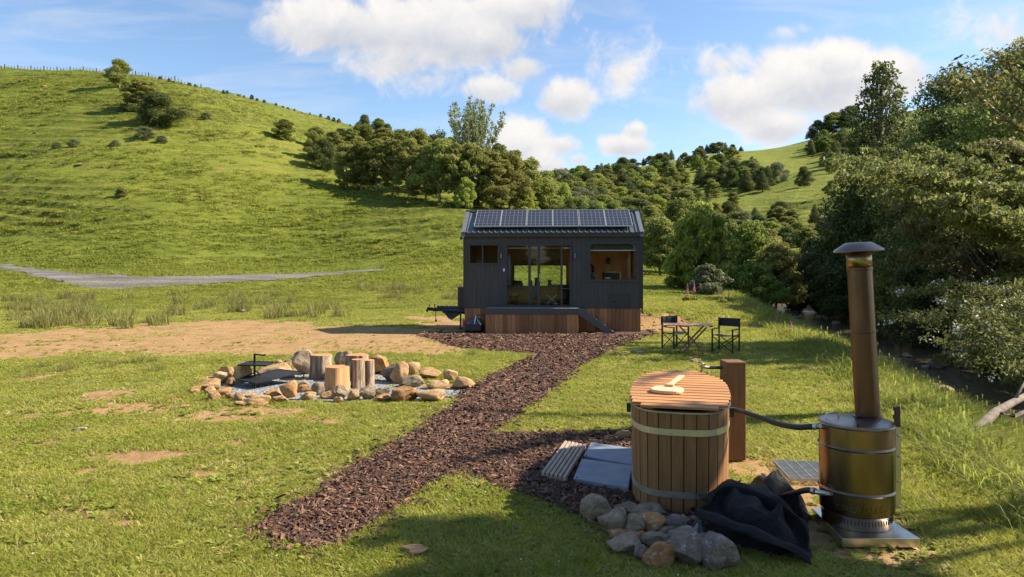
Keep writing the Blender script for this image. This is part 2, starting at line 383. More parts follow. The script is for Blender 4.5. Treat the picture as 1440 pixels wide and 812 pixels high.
def dirt_amt(x, y):
    f = dirt_field(x, y)*1.1 + fbm(x*1.6, y*1.3, 5, 21, .62)*1.5 + fbm(x*.4, y*.6, 2, 4)*.35
    return sstep(-.35, .55, f-.02)

# ---------------------------------------------------------------- ground sheet
def ground_material():
    t = NT('ground'); p = t.P('World')
    at = t.n.new('ShaderNodeAttribute'); at.attribute_name = 'dirt'
    ah = t.n.new('ShaderNodeAttribute'); ah.attribute_name = 'hill'
    asd = t.n.new('ShaderNodeAttribute'); asd.attribute_name = 'bed'
    n1 = t.noise(p, .35, 5, .6); n2 = t.noise(p, 3.0, 6, .65); n3 = t.noise(p, 40, 4, .7)
    near = t.ramp(t.math('ADD', t.math('MULTIPLY', n1, .45), t.math('MULTIPLY', n2, .55)), [(.34, (.12,.135,.03)), (.5, (.18,.185,.045)), (.66, (.25,.225,.09))])
    # steep pasture: streaks along the contours, brown where the turf has slipped
    h1 = t.noise(p, 1.0, 5, .62, (.05, .05, .85), 1.0); h2 = t.noise(p, 1.0, 6, .65, (.28, .28, 1.5), .5); h0 = t.noise(p, .022, 4, .55)
    h3 = t.noise(p, 1.0, 7, .72, (.55, .55, 3.4), .8)
    hm = t.math('ADD', t.math('ADD', t.math('MULTIPLY', h1, .28), t.math('MULTIPLY', h2, .34)), t.math('ADD', t.math('MULTIPLY', h0, .22), t.math('MULTIPLY', h3, .31)))
    hc = t.ramp(hm, [(.42, (.045,.062,.011)), (.51, (.11,.145,.018)), (.60, (.175,.205,.028)), (.72, (.235,.22,.055))])
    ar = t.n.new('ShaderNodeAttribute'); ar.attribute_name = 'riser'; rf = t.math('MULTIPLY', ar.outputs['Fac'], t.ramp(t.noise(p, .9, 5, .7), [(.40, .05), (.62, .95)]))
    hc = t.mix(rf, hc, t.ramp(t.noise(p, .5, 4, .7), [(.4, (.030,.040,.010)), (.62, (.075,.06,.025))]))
    sl = t.noise(p, .16, 6, .75, (1, 1, 1.6), .8); slm = t.ramp(sl, [(.655, 0.0), (.70, 1.0)])
    hc = t.mix(slm, hc, (.33, .20, .09))
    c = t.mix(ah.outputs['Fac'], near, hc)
    d1 = t.noise(p, 1.3, 7, .7); d2 = t.noise(p, 14, 5, .75)
    dc = t.ramp(t.math('ADD', t.math('MULTIPLY', d1, .5), t.math('MULTIPLY', d2, .5)), [(.3, (.17,.095,.045)), (.5, (.33,.21,.10)), (.7, (.44,.31,.17))])
    fac = t.math('ADD', at.outputs['Fac'], t.math('MULTIPLY_ADD', n2, 1.0)); 
    fac = t.math('ADD', at.outputs['Fac'], t.math('ADD', t.math('MULTIPLY', t.math('SUBTRACT', n2, .5), 1.2), t.math('MULTIPLY', t.math('SUBTRACT', t.noise(p, 11, 6, .7), .5), 1.4)))
    fm = t.ramp(fac, [(.40, 0.0), (.50, 1.0)])
    c = t.mix(fm, c, dc)
    bc = t.ramp(t.noise(p, 2.2, 6, .75), [(.3, (.08,.062,.04)), (.6, (.20,.16,.105)), (.75, (.33,.28,.20))])
    c = t.mix(asd.outputs['Fac'], c, bc)
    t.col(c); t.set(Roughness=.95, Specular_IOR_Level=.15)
    hb = t.math('ADD', t.math('ADD', t.math('MULTIPLY', h2, 1.5), t.math('MULTIPLY', h3, 1.0)), t.math('MULTIPLY', t.noise(p, 2.5, 5, .7), .5))
    hb = t.math('MULTIPLY', hb, ah.outputs['Fac'])
    hb = t.math('ADD', hb, t.math('ADD', t.math('MULTIPLY', n2, .10), t.math('MULTIPLY', n3, .05)))
    t.bump(hb, .9, .5); return t.m
M_GROUND = ground_material()
def make_ground():
    ys = [-14.0]
    while ys[-1] < 650:
        y = ys[-1]
        st = .35 if y < 3 else (.07+.004*y if y < 28 else (.45 if y < 70 else (.38 if y < 182 else max(1.0, .011*y))))
        ys.append(y+st)
    ys = np.array(ys); us = np.linspace(-1.35, 1.4, 620)
    X = us[None, :]*np.maximum(ys, 11.0)[:, None]; Y = np.repeat(ys[:, None], len(us), 1)
    Z = ground_z(X, Y); nr, nc = X.shape
    V = np.stack([X, Y, Z], -1).reshape(-1, 3)
    i = np.arange(nr*nc).reshape(nr, nc); q = np.stack([i[:-1, :-1], i[:-1, 1:], i[1:, 1:], i[1:, :-1]], -1).reshape(-1, 4)
    me = npmesh('ground', V, q, np.full(len(q), 4), M_GROUND, True)
    D = np.zeros(nr*nc, np.float32); x = V[:, 0]; y = V[:, 1]; m = y < 50
    D[m] = dirt_amt(x[m], y[m])*.8+.05
    Hh = sstep(26, 44, y)*sstep(1, -1, x-edge_x(y)) + sstep(60, 80, y); Hh = np.clip(Hh, 0, 1)
    s = x-edge_x(y); B = sstep(3.0, 4.6, s)*sstep(11.5, 9.0, s)*sstep(80, 62, y)
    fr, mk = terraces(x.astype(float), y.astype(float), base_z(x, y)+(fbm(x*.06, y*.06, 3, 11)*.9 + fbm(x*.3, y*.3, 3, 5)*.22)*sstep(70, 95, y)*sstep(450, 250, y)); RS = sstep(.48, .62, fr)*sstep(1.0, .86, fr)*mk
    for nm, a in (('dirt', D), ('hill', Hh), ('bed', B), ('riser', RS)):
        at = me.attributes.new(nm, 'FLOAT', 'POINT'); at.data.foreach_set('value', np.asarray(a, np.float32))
    link('ground', me, kind='structure')
make_ground()
# far plain beyond everything, so that the land reaches the horizon
t = NT('far_land'); t.col(t.ramp(t.noise(t.P('World'), .01, 5), [(.35, (.04,.06,.02)), (.65, (.1,.13,.035))])); t.set(Roughness=1.0)
MB().add([(-4500,-4500,-9),(4500,-4500,-9),(4500,4500,-9),(-4500,4500,-9)], [(0,1,2,3)]).build('terrain', t.m, kind='structure')

# stream
def stream():
    ys = np.arange(-10, 78, .5); V = []; k = 0
    ex = edge_x(ys)
    V = np.array([[(ex[i]+s, ys[i], -1.50) for s in (3.6, 6.4, 9.6)] for i in range(len(ys))]).reshape(-1, 3)
    idx = np.arange(len(ys)*3).reshape(-1, 3); q = np.stack([idx[:-1, :-1], idx[:-1, 1:], idx[1:, 1:], idx[1:, :-1]], -1).reshape(-1, 4)
    t = NT('stream_water'); t.set(Base_Color=(.13,.11,.07,1), Roughness=.14, IOR=1.33, Transmission_Weight=.35)
    n = t.noise(t.P('World'), 5, 4, .6, (1, .5, 1)); t.bump(n, .9, .12)
    link('stream_water', npmesh('stream_water', V, q, np.full(len(q), 4), t.m, True), kind='structure')
stream()

# gravel road along the foot of the hill
def road():
    top = [(-60,364),(0,373),(60,379),(110,385),(160,387.5),(230,389.5),(300,388.5),(380,386),(440,384),(490,382),(540,378.5)]
    bot = [(-60,367),(0,378),(60,391),(100,403),(150,409),(230,404),(300,400),(380,395),(440,390),(490,386),(540,381)]
    N = 90; M = 8; V = []
    for i in range(N):
        f = i/(N-1)*(len(top)-1); k = min(int(f), len(top)-2); f -= k
        a = [top[k][j]*(1-f)+top[k+1][j]*f for j in (0, 1)]; b = [bot[k][j]*(1-f)+bot[k+1][j]*f for j in (0, 1)]
        A = hit(*a, 40); B = hit(*b, 40)
        for j in range(M+1):
            g = j/M; w = .8*rnd.uniform(-1, 1) if j in (0, M) else 0
            x = A[0]*(1-g)+B[0]*g; y = A[1]*(1-g)+B[1]*g+w; V.append((x, y, gz(x, y)+.05+.05*sin(g*pi)))
    idx = np.arange(N*(M+1)).reshape(N, M+1); q = np.stack([idx[:-1, :-1], idx[1:, :-1], idx[1:, 1:], idx[:-1, 1:]], -1).reshape(-1, 4)
    t = NT('road_gravel'); p = t.P('World'); n = t.noise(p, 4, 8, .85); n2 = t.noise(p, .35, 5, .6, (.35, 1.6, 1))
    t.col(t.ramp(t.math('ADD', t.math('MULTIPLY', n, .55), t.math('MULTIPLY', n2, .45)), [(.37, (.09,.10,.035)), (.43, (.075,.07,.06)), (.52, (.14,.135,.125)), (.62, (.26,.25,.23))])); t.set(Roughness=.95); t.bump(n, .8, .1)
    link('gravel_road', npmesh('gravel_road', V, q, np.full(len(q), 4), t.m, True), kind='structure')
road()

# bark path: an earthy sheet a little proud of the turf, the loose chips lie on it
BARKN = lambda x, y: polydist(x, y, PATH) + fbm(x*2.6, y*2.6, 3, 41)*.07
def bark():
    st = .085; xs = np.arange(-5.5, 5.6, st); ys = np.arange(5.4, 25.0, st)
    X, Y = np.meshgrid(xs, ys); D = BARKN(X, Y); Z = ground_z(X, Y)+.012+.02*sstep(0, .3, D)+fbm(X*5, Y*5, 2, 2)*.006
    i = np.arange(X.size).reshape(X.shape); keep = (D[:-1, :-1] > 0) & (D[1:, 1:] > 0) & (D[1:, :-1] > 0) & (D[:-1, 1:] > 0)
    q = np.stack([i[:-1, :-1], i[:-1, 1:], i[1:, 1:], i[1:, :-1]], -1)[keep]
    used = np.unique(q); mp = np.zeros(X.size, int); mp[used] = np.arange(len(used))
    V = np.stack([X, Y, Z], -1).reshape(-1, 3)[used]
    t = NT('bark_soil'); p = t.P('World'); v = t.n.new('ShaderNodeTexVoronoi'); v.inputs['Scale'].default_value = 26; t.l.new(p, v.inputs[0])
    sp = t.n.new('ShaderNodeSeparateColor'); t.l.new(v.outputs['Color'], sp.inputs[0])
    t.col(t.ramp(sp.outputs[0], [(.1, (.025,.013,.009)), (.5, (.07,.034,.021)), (.9, (.15,.078,.045))])); t.set(Roughness=.9)
    t.bump(v.outputs['Distance'], 1.0, .03)
    link('bark_path', npmesh('bark_path', V, mp[q].reshape(-1, 4), np.full(len(q), 4), t.m, True), kind='structure')
bark()
# blue-grey chip bed of the fire circle
def firebed():
    c = np.mean(FIREBED, 0); t = NT('fire_bed_gravel'); p = t.P('World'); v = t.n.new('ShaderNodeTexVoronoi'); v.inputs['Scale'].default_value = 30; t.l.new(p, v.inputs[0])
    sp = t.n.new('ShaderNodeSeparateColor'); t.l.new(v.outputs['Color'], sp.inputs[0])
    t.col(t.ramp(sp.outputs[0], [(.1, (.11,.125,.14)), (.9, (.34,.36,.38))])); t.set(Roughness=.9); t.bump(v.outputs['Distance'], .8, .03)
    P_ = GP([(300,545),(330,530),(370,524),(430,520),(520,522),(560,535),(600,545),(680,547),(697,552),(640,559),(560,563),(470,566),(340,563)])
    st = .1; xs = np.arange(-6.5, .3, st); ys = np.arange(11.5, 16.5, st); X, Y = np.meshgrid(xs, ys); D = polydist(X, Y, P_)+fbm(X*2, Y*2, 2, 6)*.1
    i = np.arange(X.size).reshape(X.shape); keep = (D[:-1, :-1] > 0) & (D[1:, 1:] > 0); q = np.stack([i[:-1, :-1], i[:-1, 1:], i[1:, 1:], i[1:, :-1]], -1)[keep]
    V = np.stack([X, Y, ground_z(X, Y)+.02], -1).reshape(-1, 3)
    used = np.unique(q); mp = np.zeros(X.size, int); mp[used] = np.arange(len(used))
    link('gravel_bed', npmesh('gravel_bed', V[used], mp[q].reshape(-1, 4), np.full(len(q), 4), t.m), kind='structure')
firebed()

# ---------------------------------------------------------------- ground cover scattered by geometry nodes (stuff)
def protos(name, meshes):
    c = bpy.data.collections.new(name)
    for i, me in enumerate(meshes):
        o = bpy.data.objects.new('%s_tuft' % name, me); c.objects.link(o)
    return c
def scatter(name, coll, pts, yaw, scale, tilt=None, **k):
    n = len(pts); me = bpy.data.meshes.new(name); me.vertices.add(n); me.vertices.foreach_set('co', np.asarray(pts, np.float32).ravel())
    rot = np.zeros((n, 3), np.float32); rot[:, 2] = yaw
    if tilt is not None: rot[:, 0] = tilt[0]; rot[:, 1] = tilt[1]
    a = me.attributes.new('rot', 'FLOAT_VECTOR', 'POINT'); a.data.foreach_set('vector', rot.ravel())
    sc = np.asarray(scale, np.float32)
    if sc.ndim == 1: sc = np.repeat(sc[:, None], 3, 1)
    a = me.attributes.new('scl', 'FLOAT_VECTOR', 'POINT'); a.data.foreach_set('vector', sc.ravel())
    a = me.attributes.new('pick', 'INT', 'POINT'); a.data.foreach_set('value', np.random.RandomState(3).randint(0, max(1, len(coll.objects)), n).astype(np.int32))
    o = link(name, me, **k)
    ng = bpy.data.node_groups.new(name, 'GeometryNodeTree')
    ng.interface.new_socket('Geometry', in_out='INPUT', socket_type='NodeSocketGeometry'); ng.interface.new_socket('Geometry', in_out='OUTPUT', socket_type='NodeSocketGeometry')
    N, L = ng.nodes, ng.links
    gi = N.new('NodeGroupInput'); go = N.new('NodeGroupOutput')
    ip = N.new('GeometryNodeInstanceOnPoints'); ci = N.new('GeometryNodeCollectionInfo')
    ci.inputs['Collection'].default_value = coll; ci.inputs['Separate Children'].default_value = True; ci.inputs['Reset Children'].default_value = True
    def na(nm, ty):
        x = N.new('GeometryNodeInputNamedAttribute'); x.data_type = ty; x.inputs[0].default_value = nm; return [s for s in x.outputs if s.enabled][0]
    mp = N.new('GeometryNodeMeshToPoints'); L.new(gi.outputs[0], mp.inputs[0])
    L.new(mp.outputs[0], ip.inputs['Points']); L.new(ci.outputs[0], ip.inputs['Instance']); ip.inputs['Pick Instance'].default_value = True
    L.new(na('pick', 'INT'), ip.inputs['Instance Index']); L.new(na('rot', 'FLOAT_VECTOR'), ip.inputs['Rotation']); L.new(na('scl', 'FLOAT_VECTOR'), ip.inputs['Scale'])
    L.new(ip.outputs[0], go.inputs[0])
    m = o.modifiers.new('scatter', 'NODES'); m.node_group = ng
    return o
def blades(seed, n, rad, h, w, lean=.5, curve=.5, mat=None, seed_head=0):
    r = np.random.RandomState(seed); V = []; L = []; C = []
    for i in range(n):
        a = r.rand()*2*pi; q = rad*math.sqrt(r.rand()); bx, by = q*cos(a), q*sin(a)
        hh = h*(.55+.6*r.rand()); la = r.rand()*2*pi; ln = lean*(.3+r.rand())*hh
        dx, dy_ = cos(la)*ln, sin(la)*ln; px_, py_ = -sin(la)*w*.5, cos(la)*w*.5
        if r.rand() < .5: px_, py_ = cos(la)*w*.5, sin(la)*w*.5
        k = len(V)
        V += [(bx-px_, by-py_, -.01), (bx+px_, by+py_, -.01),
              (bx+dx*.35-px_*.9, by+dy_*.35-py_*.9, hh*.55), (bx+dx*.35+px_*.9, by+dy_*.35+py_*.9, hh*.55),
              (bx+dx, by+dy_, hh*(1-curve*.25))]
        L += [k, k+1, k+3, k+2, k+2, k+3, k+4]; C += [4, 3]
        if seed_head and r.rand() < seed_head:
            k = len(V); x, y, z = bx+dx, by+dy_, hh*(1-curve*.25)
            V += [(x-.006, y, z-.05), (x+.006, y, z-.05), (x+.012, y+.004, z+.03), (x-.004, y-.004, z+.04)]
            L += [k, k+1, k+2, k+3]; C += [4]
    return npmesh('blades', V, L, C, mat)
M_GRASS = foliage('grass', (.225,.262,.036), (.40,.395,.088), .5, .04, .4, .8)
M_DRYGRASS = foliage('dry_grass', (.30,.28,.09), (.46,.40,.18), .4, .03, .4, .8)
M_LONG = foliage('long_grass', (.18,.22,.032), (.33,.35,.08), .5, .03, .4, .6)
M_RUSH = foliage('rush', (.17,.19,.05), (.30,.27,.09), .4, .03, .4, .8)
NR = np.random.RandomState(12)
SLABS = [GP(q, .06) for q in ([(831,622),(893,631),(889,654),(820,641)],[(818,645),(889,655),(884,686),(806,673)],[(794,620),(822,624),(797,672),(761,664)])]
def clear_of(x, y, pad=0.0):
    """false where the house, deck, tub, slabs or boiler stand"""
    ok = ~((x > -2.4) & (x < 4.7) & (y > 23.3) & (y < 27.6))
    for s_ in SLABS: ok &= polydist(x, y, s_) < -.02
    return ok
def lawn():
    cg = protos('lawn_grass', [blades(i, 13, .05, .052, .0085, 1.1, .7, M_GRASS) for i in range(5)] + [blades(9, 11, .05, .045, .008, 1.2, .7, M_DRYGRASS)])
    N = 175000; lo, hi = math.log(3.6), math.log(58)
    # density falls with distance, tufts grow wider to keep the turf closed
    y = np.exp(lo+(hi-lo)*NR.rand(N)**.95); u = NR.uniform(-.95, .95, N); x = u*np.maximum(y, 5)*.86
    e = x-edge_x(y)
    bark_ = polydist(x, y, PATH)+fbm(x*2.6, y*2.6, 3, 41)*.07
    d = np.where(y < 50, dirt_amt(x, y), 0)
    keep = (e < .6) & (bark_ < .02+.03*NR.rand(N)) & (NR.rand(N) > np.clip(d*1.1+fbm(x*5, y*5, 2, 88)*.5*d, 0, .975)) & clear_of(x, y) & (y > 3.2)
    patch = fbm(x*.5, y*.5, 3, 66); keep &= NR.rand(N) < .86+patch*.5
    x, y = x[keep], y[keep]; n = len(x); patch = patch[keep]; d = d[keep]
    z = ground_z(x, y); s = (1.0+np.clip((y-6)/9, 0, 5))*(.75+.5*NR.rand(n))
    hs = np.clip(.8+.35*NR.rand(n)+patch*.6-d*.4, .35, 1.8)*(1+np.clip((y-8)/40, 0, 1))
    # the turf stands taller along the bank
    hs = hs*(1+1.2*sstep(-2.5, .3, x-edge_x(y)))
    scatter('grass', cg, np.stack([x, y, z], -1), NR.rand(n)*6.28, np.stack([s, s, hs], -1), kind='stuff', label='short green turf of the lawn round the cabin and the bark path')
lawn()
def weeds():
    def rosette(seed, mat, n, l, w):
        r = np.random.RandomState(seed); V = []; L = []; C = []
        for i in range(n):
            a = r.rand()*6.28; ll = l*(.6+.6*r.rand()); up = .25+.5*r.rand(); d = np.array([cos(a), sin(a), up]); s = np.array([-sin(a), cos(a), 0])*w*(.7+.5*r.rand()); k = len(V)
            V += [tuple(d*ll*.1-s*.2), tuple(d*ll*.1+s*.2), tuple(d*ll*.6+s), tuple(d*ll+np.array([0,0,-.01])), tuple(d*ll*.6-s)]; L += [k, k+1, k+2, k+3, k+4]; C += [5]
        return npmesh('rosette', V, L, C, mat)
    cg = protos('weed_leaves', [rosette(i, M_LONG, 16, .06, .011) for i in range(3)]+[rosette(7, M_DRYGRASS, 9, .07, .006)])
    N = 5200; y = np.exp(np.log(4.5)+(np.log(22)-np.log(4.5))*NR.rand(N)); x = NR.uniform(-.8, .7, N)*y; e = x-edge_x(y)
    keep = (e < 0) & (polydist(x, y, PATH) < -.03) & clear_of(x, y) & (fbm(x*.9, y*.9, 3, 70) > -.1); x, y = x[keep], y[keep]; n = len(x)
    scatter('weeds', cg, np.stack([x, y, ground_z(x, y)+.01], -1), NR.rand(n)*6.28, .7+NR.rand(n)*.9, kind='stuff', label='broad-leaved weeds and dry wisps in the lawn')
    fl = bpy.data.meshes.new('daisy'); V = []; F = []
    for k in range(7): a = k*.9; V += [(0,0,.03),(cos(a)*.011, sin(a)*.011, .032),(cos(a+.6)*.011, sin(a+.6)*.011, .032)]; F += [(3*k, 3*k+1, 3*k+2)]
    fl.from_pydata(V, [], F); fl.materials.append(simple('daisy_white', (.75,.75,.72), .6)); cg = protos('daisies', [fl])
    N = 190; y = np.exp(np.log(4.8)+(np.log(16)-np.log(4.8))*NR.rand(N)); x = NR.uniform(-.75, .6, N)*y; keep = (x-edge_x(y) < 0) & (polydist(x, y, PATH) < -.1) & clear_of(x, y) & (fbm(x*.6, y*.6, 2, 71) > .0); x, y = x[keep], y[keep]; n = len(x)
    scatter('daisies', cg, np.stack([x, y, ground_z(x, y)+.03], -1), NR.rand(n)*6.28, .5+NR.rand(n)*.5, kind='stuff', label='tiny white daisies scattered in the lawn')
weeds()
def longgrass():
    cg = protos('bank_grass', [blades(20+i, 26, .14, .34, .009, 1.1, .9, M_LONG, .02) for i in range(4)])
    N = 15000; y = np.exp(np.log(3.5)+(np.log(60)-np.log(3.5))*NR.rand(N)); e = NR.uniform(-.9, 3.6, N); x = edge_x(y)+e
    p = sstep(-.9, .6, e)*sstep(5.2, 3.2, e)*(.45+.55*(fbm(x*.5, y*.5, 3, 91) > -.15)); keep = NR.rand(N) < p; keep &= x/np.maximum(y, 2) < 1.1
    x, y = x[keep], y[keep]; n = len(x); z = ground_z(x, y); s = (.65+.6*NR.rand(n))*(1+np.clip((y-10)/60, 0, .3))*(1-.35*sstep(1.0, 3.0, x-edge_x(y)))
    # the shaded far bank
    m = 5200; y2 = np.exp(np.log(9)+(np.log(62)-np.log(9))*NR.rand(m)); x2 = edge_x(y2)+NR.uniform(9.0, 16, m); k2 = x2/y2 < .85; x2, y2 = x2[k2], y2[k2]
    x = np.concatenate([x, x2]); y = np.concatenate([y, y2]); z = np.concatenate([z, ground_z(x2, y2)]); s = np.concatenate([s, .7+.6*NR.rand(len(x2))]); n = len(x)
    scatter('long_grass', cg, np.stack([x, y, z-.02], -1), NR.rand(n)*6.28, np.stack([s*1.2, s*1.2, s*.95], -1), kind='stuff', label='long seeding grass on the stream bank')
    # paddock and hill turf: low broad tussocks that roughen the slopes
    cg2 = protos('hill_grass', [blades(40+i, 30, .34, .30, .05, .9, .6, foliage('pasture%d' % i, (.175,.215,.03), (.30,.315,.06), .5, .02, .3, .1)) for i in range(3)])
    N = 60000; y = np.exp(np.log(36)+(np.log(200)-np.log(36))*NR.rand(N)); u = NR.uniform(-.8, .5, N); x = u*y
    nn_ = fbm(x*.12, base_z(x, y)*.9, 3, 55)+fbm(x*.03, y*.03, 2, 5)*.5
    e = x-edge_x(y); keep = (NR.rand(N) < .35+nn_*1.1) & (e < 0)
    # keep the road clear
    zz = base_z(x, y); row = HOR-(zz-CAMH)/y*1000; px = 720+x/y*1000
    tp = np.interp(px, [-60,0,60,110,160,230,300,380,440,490,540], [364,373,379,385,387.5,389.5,388.5,386,384,382,378.5]); bt = np.interp(px, [-60,0,60,100,150,230,300,380,440,490,540], [367,378,391,403,409,404,400,395,390,386,381])
    keep &= ~((px < 545) & (row > tp+.6) & (row < bt-.9))
    x, y = x[keep], y[keep]; n = len(x); s = (.5+.8*NR.rand(n))*(.9+np.clip((y-40)/90, 0, 1)*.8)
    scatter('hill_grass', cg2, np.stack([x, y, ground_z(x, y)-.03], -1), NR.rand(n)*6.28, np.stack([s*1.3, s*1.3, s*.55], -1), kind='stuff', label='rough pasture tussocks over the hillside')
longgrass()
def chips():
    ms = [simple('bark_chip_dark', (.045,.022,.015), .85, 0, .3, 40, .3), simple('bark_chip_red', (.11,.048,.026), .85, 0, .35, 40, .3), simple('bark_chip_pale', (.19,.105,.06), .85, 0, .3, 40, .3)]
    me = []
    for i in range(9):
        r = random.Random(i); b = MB(); l, w, h = r.uniform(.022, .05), r.uniform(.008, .02), r.uniform(.003, .008)
        vs = [(-l, -w*.6, 0), (l*.8, -w, 0), (l, w*.5, 0), (-l*.7, w, 0), (-l*.9, -w*.5, h), (l*.7, -w*.8, h*1.4), (l*.85, w*.4, h), (-l*.6, w*.8, h*1.3)]
        k = [0, 0, 0, 1, 1, 1, 2, 2, 0][i]
        m_ = bpy.data.meshes.new('chip'); m_.from_pydata(vs, [], [(3,2,1,0), (4,5,6,7), (0,1,5,4), (1,2,6,5), (2,3,7,6), (3,0,4,7)]); m_.materials.append(ms[k]); me.append(m_)
    cg = protos('bark', me); N = 135000
    y = np.exp(np.log(5.5)+(np.log(25)-np.log(5.5))*NR.rand(N)); x = NR.uniform(-.5, .5, N)*y
    dd = BARKN(x, y); keep = (dd > -.02+NR.rand(N)*.05-.32*(NR.rand(N) < .22)*NR.rand(N)**2) & ~((x > -1.2) & (x < 4.5) & (y > 23.7)) & clear_of(x, y-.0)
    x, y = x[keep], y[keep]; n = len(x)
    s = (.32+1.0*NR.rand(n)**1.6)*(1+np.clip((y-8)/12, 0, 1.6)); z = ground_z(x, y)+.032
    scatter('bark_chips', cg, np.stack([x, y, z+NR.rand(n)*.014], -1), NR.rand(n)*6.28, s, (NR.normal(0, .35, n), NR.normal(0, .35, n)), kind='stuff', label='loose dark bark chips of the path')
chips()
# ---------------------------------------------------------------- common object materials
M_SLATE = simple('slate_paint', (.033,.036,.040), .55, 0, .15, 3, .1)
M_TRIM = simple('dark_trim', (.040,.042,.044), .5, 0, .12, 5, .05)
M_STEELROOF = simple('roof_steel', (.10,.12,.14), .42, .3, .12, 2, .05)
M_ALU = simple('aluminium', (.55,.56,.58), .35, .9, .1, 8, .05)
M_FRAME = simple('panel_frame', (.42,.43,.44), .45, .3, .05, 8, .03)
M_BLACKMETAL = simple('black_metal', (.018,.018,.019), .45, .5, .25, 20, .2)
M_BLACKPLASTIC = simple('black_plastic', (.02,.021,.024), .4, 0, .2, 12, .1)
M_SKIRT = wood('skirting_timber', (.19,.085,.034), (.37,.18,.078), 'z', 5, .75, .45)
M_PLY = wood('plywood', (.46,.22,.09), (.68,.38,.17), 'z', 2.0, .55, .06, .05)
M_DARKPLY = wood('counter_wood', (.30,.14,.06), (.46,.25,.12), 'x', 3, .6, .05, .05)
def glass_mat(name, tint=(.9,.93,.9), refl=.18):
    t = NT(name); tr = t.n.new('ShaderNodeBsdfTransparent'); tr.inputs[0].default_value = tint+(1,)
    gl = t.n.new('ShaderNodeBsdfGlossy'); gl.inputs['Roughness'].default_value = .02; fr = t.n.new('ShaderNodeFresnel'); fr.inputs[0].default_value = 1.5
    n = t.noise(t.P(), 1.2, 2); bp = t.n.new('ShaderNodeBump'); bp.inputs['Strength'].default_value = .05; t.l.new(n, bp.inputs['Height']); t.l.new(bp.outputs[0], gl.inputs['Normal'])
    f = t.math('MULTIPLY', fr.outputs[0], .3+refl*1.2, True)
    m = t.n.new('ShaderNodeMixShader'); t.l.new(f, m.inputs[0]); t.l.new(tr.outputs[0], m.inputs[1]); t.l.new(gl.outputs[0], m.inputs[2]); t.l.new(m.outputs[0], t.out.inputs[0]); return t.m
M_GLASS = glass_mat('window_glass')

